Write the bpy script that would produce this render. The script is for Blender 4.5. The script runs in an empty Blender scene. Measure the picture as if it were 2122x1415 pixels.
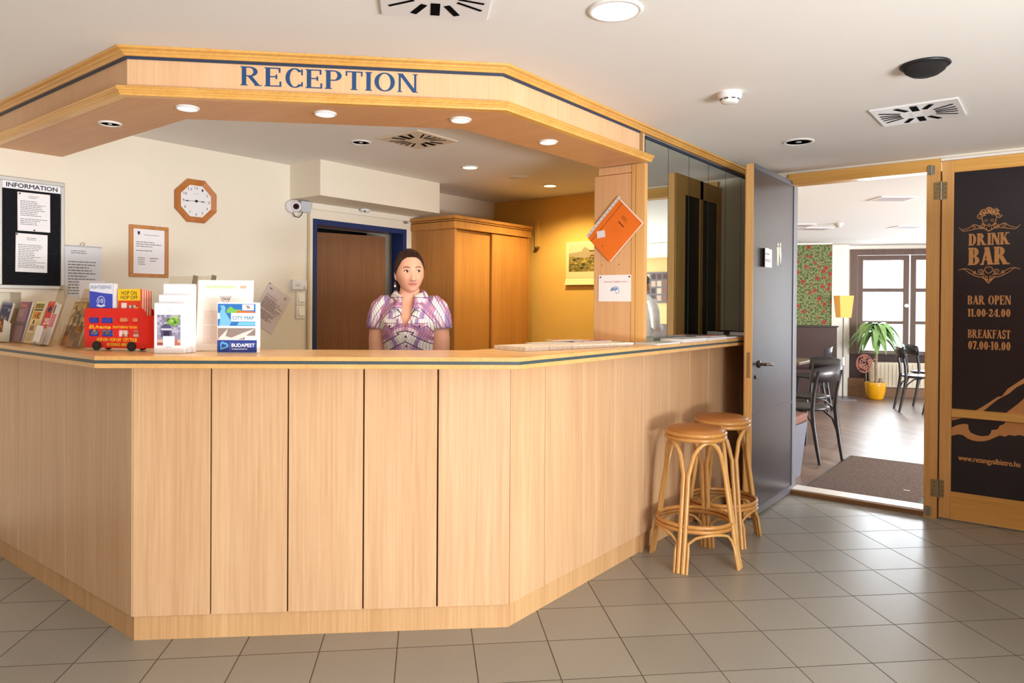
import bpy, math, random
from mathutils import Vector, Matrix
random.seed(7)
SC = bpy.context.scene
COL = SC.collection
PI = math.pi

# ------------------------------------------------------------------ camera
cam_d = bpy.data.cameras.new('camera')
cam = bpy.data.objects.new('camera', cam_d)
COL.objects.link(cam)
SC.camera = cam
cam_d.sensor_fit = 'HORIZONTAL'
cam_d.sensor_width = 36.0
cam_d.lens = 36.0 * 1476.6 / 2122.0
cam_d.shift_x = 0.003617
cam_d.shift_y = -0.030238
cam_d.clip_start = 0.05
cam_d.clip_end = 100
_yaw, _pitch, _roll = math.radians(37.9256), 0.00743, 0.0065
_fw = Vector((-math.sin(_yaw) * math.cos(_pitch), math.cos(_yaw) * math.cos(_pitch), -math.sin(_pitch)))
_rt0 = Vector((math.cos(_yaw), math.sin(_yaw), 0))
_up0 = _rt0.cross(_fw)
_rt = _rt0 * math.cos(_roll) + _up0 * math.sin(_roll)
_up = _up0 * math.cos(_roll) - _rt0 * math.sin(_roll)
cam.matrix_world = Matrix(((_rt.x, _up.x, -_fw.x, 0.013), (_rt.y, _up.y, -_fw.y, -0.028), (_rt.z, _up.z, -_fw.z, 1.349), (0, 0, 0, 1)))

# ------------------------------------------------------------------ world, light, exposure
SC.view_settings.view_transform = 'Standard'
SC.view_settings.look = 'None'
SC.view_settings.gamma = 1.0
SC.view_settings.use_curve_mapping = False
SC.view_settings.exposure = 0.62
w = bpy.data.worlds.new('daylight')
SC.world = w
w.use_nodes = True
w.node_tree.nodes['Background'].inputs[0].default_value = (0.90, 0.95, 1.0, 1)
w.node_tree.nodes['Background'].inputs[1].default_value = 1.5

def area(name, loc, aim, sx, sy, power, col=(1, 1, 1), spread=180):
    l = bpy.data.lights.new(name, 'AREA')
    l.shape = 'RECTANGLE'; l.size = sx; l.size_y = sy; l.energy = power; l.color = col
    l.spread = math.radians(spread)
    o = bpy.data.objects.new(name, l)
    COL.objects.link(o)
    o.location = loc
    o.rotation_euler = (Vector(aim) - Vector(loc)).to_track_quat('-Z', 'Y').to_euler()
    return o

area('window_daylight', (3.7, 0.4, 1.35), (-2.3, 1.4, 1.2), 2.6, 1.7, 35, (0.91, 0.965, 1.0), 130)
area('ceiling_fill', (3.25, 0.7, 0.52), (-0.6, 1.4, 2.3), 3.0, 0.5, 215, (0.95, 0.97, 1.0))  # fill added low at the window, aimed up to brighten the ceiling
area('bar_daylight', (-2.2, 13.6, 1.7), (-0.9, 6.0, 0.2), 2.4, 2.0, 230, (0.95, 0.98, 1.0))
area('bar_side_fill', (3.2, 8.6, 1.4), (-1.6, 9.0, 1.0), 4.0, 1.8, 430, (0.97, 0.99, 1.0))  # fill added at the bar's unseen open side to brighten the room

# ------------------------------------------------------------------ materials
_M = {}
def _new(name):
    m = bpy.data.materials.new(name)
    m.use_nodes = True
    nt = m.node_tree
    return m, nt, nt.nodes['Principled BSDF']

def lin(c):
    return tuple(((x / 255.0 / 12.92) if x / 255.0 <= 0.04045 else ((x / 255.0 + 0.055) / 1.055) ** 2.4) for x in c)

def setin(b, **k):
    for n, v in k.items():
        n = n.replace('_', ' ')
        if n in b.inputs: b.inputs[n].default_value = v

def plain(name, rgb, rough=0.6, metal=0.0, spec=0.5, emit=0.0, bump=0.0, bscale=200.0, var=0.0, vscale=6.0):
    """procedural paint or plastic: rgb in 0-255, slight noise variation and bump"""
    if name in _M: return _M[name]
    m, nt, b = _new(name)
    c = lin(rgb)
    setin(b, Base_Color=(*c, 1), Roughness=rough, Metallic=metal, Specular_IOR_Level=spec)
    if emit: setin(b, Emission_Color=(*c, 1), Emission_Strength=emit)
    tc = nt.nodes.new('ShaderNodeTexCoord')
    if var > 0:
        n = nt.nodes.new('ShaderNodeTexNoise'); n.inputs['Scale'].default_value = vscale; n.inputs['Detail'].default_value = 4
        nt.links.new(tc.outputs['Object'], n.inputs['Vector'])
        r = nt.nodes.new('ShaderNodeValToRGB')
        r.color_ramp.elements[0].position = 0.3; r.color_ramp.elements[1].position = 0.7
        r.color_ramp.elements[0].color = (*[x * (1 - var) for x in c], 1)
        r.color_ramp.elements[1].color = (*[min(1, x * (1 + var)) for x in c], 1)
        nt.links.new(n.outputs['Fac'], r.inputs['Fac']); nt.links.new(r.outputs['Color'], b.inputs['Base Color'])
    if bump > 0:
        n = nt.nodes.new('ShaderNodeTexNoise'); n.inputs['Scale'].default_value = bscale; n.inputs['Detail'].default_value = 3
        nt.links.new(tc.outputs['Object'], n.inputs['Vector'])
        bp = nt.nodes.new('ShaderNodeBump'); bp.inputs['Strength'].default_value = bump; bp.inputs['Distance'].default_value = 0.01
        nt.links.new(n.outputs['Fac'], bp.inputs['Height']); nt.links.new(bp.outputs['Normal'], b.inputs['Normal'])
    _M[name] = m
    return m

def wood(name, c1, c2, axis='Z', rough=0.4, scale=1.0, spec=0.4):
    """fine straight grain running along one axis"""
    if name in _M: return _M[name]
    m, nt, b = _new(name)
    setin(b, Roughness=rough, Specular_IOR_Level=spec)
    tc = nt.nodes.new('ShaderNodeTexCoord')
    mp = nt.nodes.new('ShaderNodeMapping')
    s = [90 * scale] * 3; s['XYZ'.index(axis)] = 2.2 * scale
    mp.inputs['Scale'].default_value = s
    nt.links.new(tc.outputs['Object'], mp.inputs['Vector'])
    n = nt.nodes.new('ShaderNodeTexNoise'); n.inputs['Scale'].default_value = 1.0; n.inputs['Detail'].default_value = 6; n.inputs['Roughness'].default_value = 0.65
    nt.links.new(mp.outputs['Vector'], n.inputs['Vector'])
    mp2 = nt.nodes.new('ShaderNodeMapping')
    s2 = [9 * scale] * 3; s2['XYZ'.index(axis)] = 0.5 * scale
    mp2.inputs['Scale'].default_value = s2
    nt.links.new(tc.outputs['Object'], mp2.inputs['Vector'])
    n2 = nt.nodes.new('ShaderNodeTexNoise'); n2.inputs['Scale'].default_value = 1.0; n2.inputs['Detail'].default_value = 3
    nt.links.new(mp2.outputs['Vector'], n2.inputs['Vector'])
    ma = nt.nodes.new('ShaderNodeMath'); ma.operation = 'MULTIPLY_ADD'; ma.inputs[1].default_value = 0.6
    ma2 = nt.nodes.new('ShaderNodeMath'); ma2.operation = 'MULTIPLY'; ma2.inputs[1].default_value = 0.4
    nt.links.new(n2.outputs['Fac'], ma2.inputs[0]); nt.links.new(n.outputs['Fac'], ma.inputs[0]); nt.links.new(ma2.outputs[0], ma.inputs[2])
    r = nt.nodes.new('ShaderNodeValToRGB')
    r.color_ramp.elements[0].position = 0.36; r.color_ramp.elements[1].position = 0.64
    r.color_ramp.elements[0].color = (*lin(c1), 1); r.color_ramp.elements[1].color = (*lin(c2), 1)
    nt.links.new(ma.outputs[0], r.inputs['Fac']); nt.links.new(r.outputs['Color'], b.inputs['Base Color'])
    bp = nt.nodes.new('ShaderNodeBump'); bp.inputs['Strength'].default_value = 0.06; bp.inputs['Distance'].default_value = 0.003
    nt.links.new(n.outputs['Fac'], bp.inputs['Height']); nt.links.new(bp.outputs['Normal'], b.inputs['Normal'])
    _M[name] = m
    return m

def clear(name, tint=(255, 255, 255), gloss=0.12):
    """thin clear acrylic or pane glass"""
    if name in _M: return _M[name]
    m, nt, b = _new(name)
    nt.nodes.remove(b)
    out = nt.nodes['Material Output']
    t = nt.nodes.new('ShaderNodeBsdfTransparent'); t.inputs[0].default_value = (*lin(tint), 1)
    g = nt.nodes.new('ShaderNodeBsdfGlossy'); g.inputs['Roughness'].default_value = 0.03
    mx = nt.nodes.new('ShaderNodeMixShader'); mx.inputs[0].default_value = gloss
    nt.links.new(t.outputs[0], mx.inputs[1]); nt.links.new(g.outputs[0], mx.inputs[2]); nt.links.new(mx.outputs[0], out.inputs[0])
    _M[name] = m
    return m

def ink(rgb):
    """printing ink or paper of one colour"""
    return plain('ink_%02x%02x%02x' % tuple(rgb), rgb, 0.65, spec=0.25)

# ------------------------------------------------------------------ mesh building
class Frame:
    """a local frame: origin, x along ex, y along ez, out along n = ex x ez"""
    def __init__(s, o, ex, ez):
        s.o = Vector(o); s.ex = Vector(ex).normalized(); s.ez = Vector(ez).normalized(); s.n = s.ex.cross(s.ez).normalized()
    def p(s, a, b, c=0.0):
        return s.o + s.ex * a + s.ez * b + s.n * c

def subframe(F, a, b, c=0.0, rot=0.0):
    ex = F.ex * math.cos(rot) + F.ez * math.sin(rot); ez = F.ez * math.cos(rot) - F.ex * math.sin(rot)
    return Frame(F.p(a, b, c), ex, ez)

class MB:
    def __init__(s):
        s.v = []; s.f = []; s.m = []; s.s = []
    def add(s, verts, faces, mat, smooth=False):
        k = len(s.v)
        s.v += [Vector(v) for v in verts]
        for f in faces:
            s.f.append([i + k for i in f]); s.m.append(mat); s.s.append(smooth)
        return s
    def box(s, x0, y0, z0, x1, y1, z1, mat):
        v = [(x0, y0, z0), (x1, y0, z0), (x1, y1, z0), (x0, y1, z0), (x0, y0, z1), (x1, y0, z1), (x1, y1, z1), (x0, y1, z1)]
        return s.add(v, [(3, 2, 1, 0), (4, 5, 6, 7), (0, 1, 5, 4), (1, 2, 6, 5), (2, 3, 7, 6), (3, 0, 4, 7)], mat)
    def fbox(s, F, a0, a1, b0, b1, c0, c1, mat):
        v = [F.p(a, b, c) for c in (c0, c1) for (a, b) in ((a0, b0), (a1, b0), (a1, b1), (a0, b1))]
        return s.add(v, [(3, 2, 1, 0), (4, 5, 6, 7), (0, 1, 5, 4), (1, 2, 6, 5), (2, 3, 7, 6), (3, 0, 4, 7)], mat)
    def quad(s, F, a0, a1, b0, b1, c, mat):
        return s.add([F.p(a0, b0, c), F.p(a1, b0, c), F.p(a1, b1, c), F.p(a0, b1, c)], [(0, 1, 2, 3)], mat)
    def poly(s, F, pts, c, mat):
        return s.add([F.p(a, b, c) for a, b in pts], [tuple(range(len(pts)))], mat)
    def prism(s, F, pts, c0, c1, mat, cap=None, smooth=False):
        n = len(pts)
        v = [F.p(a, b, c0) for a, b in pts] + [F.p(a, b, c1) for a, b in pts]
        s.add(v, [tuple(range(n - 1, -1, -1)), tuple(range(n, 2 * n))], cap or mat)
        return s.add(v, [(i, (i + 1) % n, n + (i + 1) % n, n + i) for i in range(n)], mat, smooth)
    def disc(s, F, a, b, r, c0, c1, mat, n=20):
        return s.prism(F, [(a + r * math.cos(2 * PI * i / n), b + r * math.sin(2 * PI * i / n)) for i in range(n)], c0, c1, mat)
    def tube(s, pts, r, mat, n=8, closed=False):
        pts = [Vector(p) for p in pts]; N = len(pts)
        rr = r if isinstance(r, (list, tuple)) else [r] * N
        tg = []
        for i in range(N):
            a = pts[(i - 1) % N] if (closed or i > 0) else pts[i]
            b = pts[(i + 1) % N] if (closed or i < N - 1) else pts[i]
            tg.append((b - a).normalized())
        up = Vector((0, 0, 1)) if abs(tg[0].z) < 0.9 else Vector((1, 0, 0))
        x = tg[0].cross(up).normalized()
        rings = []
        for i in range(N):
            x = (x - tg[i] * x.dot(tg[i])).normalized()
            y = tg[i].cross(x)
            rings.append([pts[i] + (x * math.cos(2 * PI * k / n) + y * math.sin(2 * PI * k / n)) * rr[i] for k in range(n)])
        v = [p for q in rings for p in q]
        fs = []
        for i in range(N if closed else N - 1):
            j = (i + 1) % N
            for k in range(n):
                fs.append((i * n + k, i * n + (k + 1) % n, j * n + (k + 1) % n, j * n + k))
        s.add(v, fs, mat, True)
        if not closed:
            s.add(rings[0], [tuple(range(n - 1, -1, -1))], mat); s.add(rings[-1], [tuple(range(n))], mat)
        return s
    def lathe(s, prof, c, mat, n=28, F=None, smooth=True):
        """profile of (radius, height) turned about the vertical through c (or about the frame's outward axis)"""
        v = []
        for r, h in prof:
            for k in range(n):
                a = 2 * PI * k / n
                if F: v.append(F.p(r * math.cos(a), r * math.sin(a), h))
                else: v.append(Vector((c[0] + r * math.cos(a), c[1] + r * math.sin(a), c[2] + h)))
        fs = []
        for i in range(len(prof) - 1):
            for k in range(n):
                fs.append((i * n + k, i * n + (k + 1) % n, (i + 1) * n + (k + 1) % n, (i + 1) * n + k))
        s.add(v, fs, mat, smooth)
        if prof[0][0] > 1e-5: s.add(v[:n], [tuple(range(n - 1, -1, -1))], mat)
        if prof[-1][0] > 1e-5: s.add(v[-n:], [tuple(range(n))], mat)
        return s
    def ball(s, c, r, mat, nu=16, nv=10):
        if not isinstance(r, (tuple, list)): r = (r, r, r)
        v = []; fs = []
        for i in range(nv + 1):
            t = PI * i / nv
            for k in range(nu):
                a = 2 * PI * k / nu
                v.append((c[0] + r[0] * math.sin(t) * math.cos(a), c[1] + r[1] * math.sin(t) * math.sin(a), c[2] + r[2] * math.cos(t)))
        for i in range(nv):
            for k in range(nu):
                fs.append((i * nu + k, (i + 1) * nu + k, (i + 1) * nu + (k + 1) % nu, i * nu + (k + 1) % nu))
        return s.add(v, fs, mat, True)
    def loft(s, rings, mat, smooth=True, cap=True):
        n = len(rings[0])
        v = [p for q in rings for p in q]
        fs = []
        for i in range(len(rings) - 1):
            for k in range(n):
                fs.append((i * n + k, i * n + (k + 1) % n, (i + 1) * n + (k + 1) % n, (i + 1) * n + k))
        s.add(v, fs, mat, smooth)
        if cap:
            s.add(rings[0], [tuple(range(n - 1, -1, -1))], mat); s.add(rings[-1], [tuple(range(n))], mat)
        return s
    def mesh(s, name, org=Vector((0, 0, 0))):
        me = bpy.data.meshes.new(name)
        me.from_pydata([v - org for v in s.v], [], s.f)
        mats = []
        for m in s.m:
            if m not in mats: mats.append(m)
        for m in mats: me.materials.append(m)
        idx = {m: i for i, m in enumerate(mats)}
        for p, m, sm in zip(me.polygons, s.m, s.s):
            p.material_index = idx[m]; p.use_smooth = sm
        me.update()
        return me
    def build(s, name, parent=None, loc=None):
        org = Vector((0, 0, 0))
        if parent is not None:
            q = parent
            while q is not None: org = org + q.location; q = q.parent
        elif loc is not None: org = Vector(loc)
        o = bpy.data.objects.new(name, s.mesh(name, org))
        COL.objects.link(o)
        if parent is not None: o.parent = parent
        else: o.location = org
        return o

def bevel(o, w=0.003, seg=2):
    m = o.modifiers.new('bevel', 'BEVEL'); m.width = w; m.segments = seg; m.limit_method = 'ANGLE'; m.angle_limit = math.radians(40)
    return o
def tag(o, label=None, cat=None, group=None, kind=None):
    if label: o['label'] = label
    if cat: o['category'] = cat
    if group: o['group'] = group
    if kind: o['kind'] = kind
    return o
def thing(name, label, cat, loc=(0, 0, 0), group=None, kind=None, rz=0.0):
    o = bpy.data.objects.new(name, None)
    o.empty_display_size = 0.05
    COL.objects.link(o)
    o.location = loc; o.rotation_euler = (0, 0, rz)
    return tag(o, label, cat, group, kind)
def dup(root, loc=None, rz=None, label=None, group=None):
    """a copy of a thing with copies of its parts and sub-parts"""
    r = root.copy(); COL.objects.link(r)
    if loc is not None: r.location = loc
    if rz is not None: r.rotation_euler = (0, 0, rz)
    if label: r['label'] = label
    if group: r['group'] = group
    for ch in list(root.children):
        c = ch.copy(); COL.objects.link(c); c.parent = r
        for g in list(ch.children):
            d = g.copy(); COL.objects.link(d); d.parent = c
    return r

# ------------------------------------------------------------------ writing
_TX = {}
def _font_geo(txt):
    if txt in _TX: return _TX[txt]
    cu = bpy.data.curves.new('t', 'FONT'); cu.body = txt; cu.size = 1.0; cu.resolution_u = 3
    o = bpy.data.objects.new('t', cu)
    me = o.to_mesh()
    v = [(p.co.x, p.co.y) for p in me.vertices]; f = [tuple(p.vertices) for p in me.polygons]
    o.to_mesh_clear()
    bpy.data.objects.remove(o); bpy.data.curves.remove(cu)
    _TX[txt] = (v, f)
    return v, f
def write(mb, F, txt, a0, a1, b0, b1, c, mat, bold=0.0, slant=0.0):
    """sans-serif line of writing stretched to fill the box a0..a1, b0..b1 of the frame"""
    v, f = _font_geo(txt)
    if not v: return
    x0 = min(p[0] for p in v); x1 = max(p[0] for p in v); y0 = min(p[1] for p in v); y1 = max(p[1] for p in v)
    for q_, d in enumerate(((0, 0),) if not bold else ((-bold, 0), (bold, 0), (0, bold), (0, -bold), (0, 0))):
        pts = []
        for x, y in v:
            u = (x - x0) / (x1 - x0); q = (y - y0) / max(1e-6, y1 - y0)
            pts.append(F.p(a0 + (a1 - a0) * u + slant * (b1 - b0) * (q - 0.5) + d[0], b0 + (b1 - b0) * q + d[1], c + q_ * 0.00004))
        mb.add(pts, f, mat)
def lines(mb, F, a0, a1, b0, b1, n, c, mat, seed=1, th=0.35):
    """rows of unreadably small print"""
    R = random.Random(seed)
    st = (b1 - b0) / n
    for i in range(n):
        b = b1 - (i + 0.5) * st
        if R.random() < 0.12: continue
        e = a0 + (a1 - a0) * (0.55 + 0.45 * R.random()); x = a0
        while x < e:
            l = (a1 - a0) * (0.05 + 0.10 * R.random())
            mb.quad(F, x, min(x + l, e), b - st * th / 2, b + st * th / 2, c, mat); x += l + (a1 - a0) * 0.02

class Serif:
    """upright serif capitals and figures drawn from stems, bars and bowls; unit height"""
    def __init__(s, st=0.13, th=0.05, sf=0.07, w=1.0, slab=None):
        s.st, s.th, s.sf, s.w = st, th, sf, w; s.sl = slab or th * 0.8
    def stem(s, x, y0=0.0, y1=1.0, foot=True, head=True, w=None):
        t = w or s.st; o = [[(x, y0), (x + t, y0), (x + t, y1), (x, y1)]]
        if foot: o.append([(x - s.sf, y0), (x + t + s.sf, y0), (x + t + s.sf, y0 + s.sl), (x - s.sf, y0 + s.sl)])
        if head: o.append([(x - s.sf, y1 - s.sl), (x + t + s.sf, y1 - s.sl), (x + t + s.sf, y1), (x - s.sf, y1)])
        return o
    def rect(s, x0, y0, x1, y1): return [[(x0, y0), (x1, y0), (x1, y1), (x0, y1)]]
    def arc(s, cx, cy, rx, ry, a0, a1, tx=None, ty=None, n=14):
        tx = tx or s.st; ty = ty or s.th; o = []
        for i in range(n):
            p = []
            for k in (i, i + 1):
                a = math.radians(a0 + (a1 - a0) * k / n)
                p.append(((cx + rx * math.cos(a), cy + ry * math.sin(a)), (cx + (rx - tx) * math.cos(a), cy + (ry - ty) * math.sin(a))))
            o.append([p[0][0], p[1][0], p[1][1], p[0][1]])
        return o
    def diag(s, x0, y0, x1, y1, t):
        return [[(x0, y0), (x0 + t, y0), (x1 + t, y1), (x1, y1)]]
    def stroke(s, pts, t):
        o = []
        for (x0, y0), (x1, y1) in zip(pts, pts[1:]):
            d = math.hypot(x1 - x0, y1 - y0); nx, ny = -(y1 - y0) / d * t / 2, (x1 - x0) / d * t / 2
            o.append([(x0 - nx, y0 - ny), (x1 - nx, y1 - ny), (x1 + nx, y1 + ny), (x0 + nx, y0 + ny)])
        return o
    def glyph(s, ch):
        st, th, w, sf, sl = s.st, s.th, s.w, s.sf, s.sl
        if ch == 'E' or ch == 'F':
            W = 0.56 * w
            o = s.stem(0) + s.rect(0, 1 - th, W, 1) + s.rect(W - th * 1.1, 0.74, W, 1) + s.rect(0, 0.52 - th / 2, W * 0.78, 0.52 + th / 2) + s.rect(W * 0.78 - th, 0.40, W * 0.78, 0.64)
            if ch == 'E': o += s.rect(0, 0, W * 1.06, th) + s.rect(W * 1.06 - th * 1.1, 0, W * 1.06, 0.28)
            return o, W * 1.06
        if ch in 'PRB':
            W = 0.60 * w; o = s.stem(0); rx = W - st * 0.5
            b = 0.44 if ch == 'P' else 0.48
            o += s.rect(st * 0.5, 1 - th, W * 0.5, 1) + s.rect(st * 0.5, b, W * 0.5, b + th) + s.arc(W * 0.5, (1 + b) / 2, W * 0.5, (1 - b) / 2, -90, 90)
            if ch == 'R': o += s.diag(W * 0.88, 0, W * 0.36, 0.5, st * 1.05) + s.rect(W * 0.80, 0, W * 0.88 + st * 1.35, sl); return o, W * 0.9 + st * 1.3
            if ch == 'B': o += s.rect(st * 0.5, 0, W * 0.5, th) + s.arc(W * 0.5, 0.26, W * 0.58, 0.26, -90, 90); return o, W * 1.08
            return o, W
        if ch == 'C':
            W = 0.72 * w
            return s.arc(W * 0.5, 0.5, W * 0.5, 0.52, 42, 318, n=26) + s.rect(W * 0.84, 0.66, W * 0.84 + th, 0.98) + s.rect(W * 0.84, 0.06, W * 0.84 + th, 0.30), W * 0.93
        if ch in 'O0':
            W = (0.80 if ch == 'O' else 0.56) * w
            return s.arc(W * 0.5, 0.5, W * 0.5, 0.51, 0, 360, n=32), W
        if ch == 'D':
            W = 0.70 * w
            return s.stem(0) + s.rect(st * 0.5, 1 - th, W * 0.4, 1) + s.rect(st * 0.5, 0, W * 0.4, th) + s.arc(W * 0.4, 0.5, W * 0.6, 0.5, -90, 90, n=20), W
        if ch == 'T':
            W = 0.66 * w
            return s.stem(W / 2 - st / 2, head=False) + s.rect(0, 1 - th, W, 1) + s.rect(0, 0.74, th, 1) + s.rect(W - th, 0.74, W, 1), W
        if ch == 'I': return s.stem(0), st
        if ch == 'N':
            W = 0.70 * w; t2 = max(th, st * 0.5)
            return s.stem(0, w=t2) + s.stem(W - t2, w=t2) + s.diag(W - t2 * 1.0 - st * 0.35, 0, -sf * 0.3, 1, st * 1.05), W
        if ch == 'K':
            W = 0.66 * w
            return s.stem(0) + s.diag(st * 0.6, 0.40, W * 0.82, 1, max(th, st * 0.5)) + s.diag(W * 0.75, 0, W * 0.26, 0.60, st * 1.1) + s.rect(W * 0.68, 0, W * 0.75 + st * 1.4, sl) + s.rect(W * 0.70, 1 - sl, W * 0.82 + st * 1.0, 1), W * 0.85 + st
        if ch == 'A':
            W = 0.70 * w; t2 = max(th, st * 0.45)
            return s.diag(0.02, 0, W * 0.5 - t2 * 0.6, 1, t2) + s.diag(W - st * 1.05, 0, W * 0.5 - st * 0.62, 1, st * 1.1) + s.rect(W * 0.2, 0.27, W * 0.72, 0.27 + th) + s.rect(-sf, 0, t2 + sf, sl) + s.rect(W - st - sf, 0, W + sf, sl), W
        if ch == 'S':
            W = 0.52 * w
            p = [(W * 0.92, 0.80), (W * 0.75, 0.93), (W * 0.45, 0.96), (W * 0.18, 0.86), (W * 0.13, 0.70), (W * 0.30, 0.58), (W * 0.62, 0.47), (W * 0.87, 0.34), (W * 0.85, 0.15), (W * 0.60, 0.04), (W * 0.30, 0.05), (W * 0.06, 0.20)]
            return s.stroke(p, st * 0.85) + s.rect(W * 0.86, 0.70, W * 0.86 + th, 0.98) + s.rect(0.0, 0.02, th, 0.32), W
        if ch == '1': return s.stem(0.06) + [[(-0.04, 0.78), (0.08, 0.84), (0.08, 1.0), (0.05, 1.0)]], st + 0.10
        if ch == '2':
            W = 0.54 * w
            return s.arc(W * 0.5, 0.72, W * 0.48, 0.29, -20, 175, tx=st * 0.95) + s.stroke([(W * 0.80, 0.64), (W * 0.12, 0.10)], st * 0.7) + s.rect(0, 0, W, 0.17) + s.rect(W - th, 0, W, 0.30), W
        if ch == '4':
            W = 0.58 * w
            return s.rect(W * 0.55, 0, W * 0.55 + st, 1) + s.stroke([(W * 0.62, 0.97), (W * 0.03, 0.32)], th * 1.2) + s.rect(-0.02, 0.22, W, 0.22 + th * 1.3) + s.rect(W * 0.42, 0, W * 0.68 + st, sl), W
        if ch == '7':
            W = 0.50 * w
            return s.rect(0, 0.83, W, 1) + s.rect(0, 0.68, th, 1) + s.stroke([(W * 0.92, 0.90), (W * 0.40, 0.0)], st * 0.9), W
        if ch == '.': return s.rect(0, 0, st * 0.9, st * 0.9), st * 0.9
        if ch == '-': return s.rect(0, 0.36, 0.2, 0.36 + th * 1.6), 0.2
        return [], 0.22 * w
    def line(s, mb, F, txt, a0, a1, b0, b1, c, mat, gap=0.12):
        X = 0.0; L = []
        for ch in txt:
            g, adv = s.glyph(ch)
            L += [[(x + X, y) for x, y in p] for p in g]; X += adv + gap + s.sf
        X -= gap + s.sf
        for i, p in enumerate(L):
            mb.add([F.p(a0 + (a1 - a0) * x / X, b0 + (b1 - b0) * y, c + (i % 40) * 0.00003) for x, y in p], [tuple(range(len(p)))], mat)
# ------------------------------------------------------------------ palette
CREAM = plain('cream_paint', (238, 229, 210), 0.85, spec=0.2, bump=0.12, bscale=260, var=0.02, vscale=1.5)
CEIL = plain('ceiling_paint', (238, 234, 229), 0.9, spec=0.15, bump=0.08, bscale=220, var=0.015, vscale=1.2)
YELLOW = plain('ochre_paint', (232, 188, 98), 0.85, spec=0.2, bump=0.12, bscale=260, var=0.02)
BEECH = wood('beech_panel', (198, 154, 112), (218, 180, 138), 'Z', 0.42)
BEECH_X = wood('beech_edge_x', (210, 156, 92), (228, 180, 116), 'X', 0.35)
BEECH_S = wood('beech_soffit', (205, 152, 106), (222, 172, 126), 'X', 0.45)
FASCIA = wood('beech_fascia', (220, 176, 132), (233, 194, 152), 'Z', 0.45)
TOPWOOD = wood('beech_worktop', (220, 170, 112), (236, 192, 136), 'X', 0.25, spec=0.5)
HONEY = wood('honey_moulding', (214, 156, 76), (236, 184, 104), 'X', 0.3)
HONEY_Z = wood('honey_frame', (214, 156, 90), (234, 184, 116), 'Z', 0.38)
PLINTH = wood('beech_plinth', (190, 144, 96), (214, 172, 122), 'Z', 0.5)
OAK = wood('orange_oak', (182, 122, 56), (206, 146, 74), 'Z', 0.4)
WALNUT = wood('brown_door_wood', (126, 82, 48), (146, 98, 60), 'Z', 0.45)
DARKWOOD = wood('dark_brown_wood', (52, 34, 32), (70, 48, 44), 'Z', 0.5)
BROWNWOOD = wood('window_wood', (88, 66, 58), (108, 84, 74), 'Z', 0.5)
GAP = plain('groove_shadow_gap', (112, 74, 40), 0.9)
NAVY = plain('navy_lacquer', (28, 52, 102), 0.35)
STRIPE = plain('dark_blue_stripe', (44, 58, 82), 0.5)
SLATE = plain('slate_inlay', (64, 80, 84), 0.5)
BLACKP = plain('black_plastic', (26, 26, 30), 0.45)
BLACKPANE = plain('black_glass', (34, 28, 34), 0.25, spec=0.5)
WHITEP = plain('white_plastic', (236, 236, 236), 0.4)
PAPER = plain('white_paper', (244, 242, 244), 0.8, spec=0.2)
STEEL = plain('satin_steel', (176, 172, 160), 0.35, metal=0.9)
BRASSY = plain('aged_brass', (168, 150, 110), 0.4, metal=0.8)
PRINT = ink((120, 120, 128))

ZC = 2.32
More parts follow.
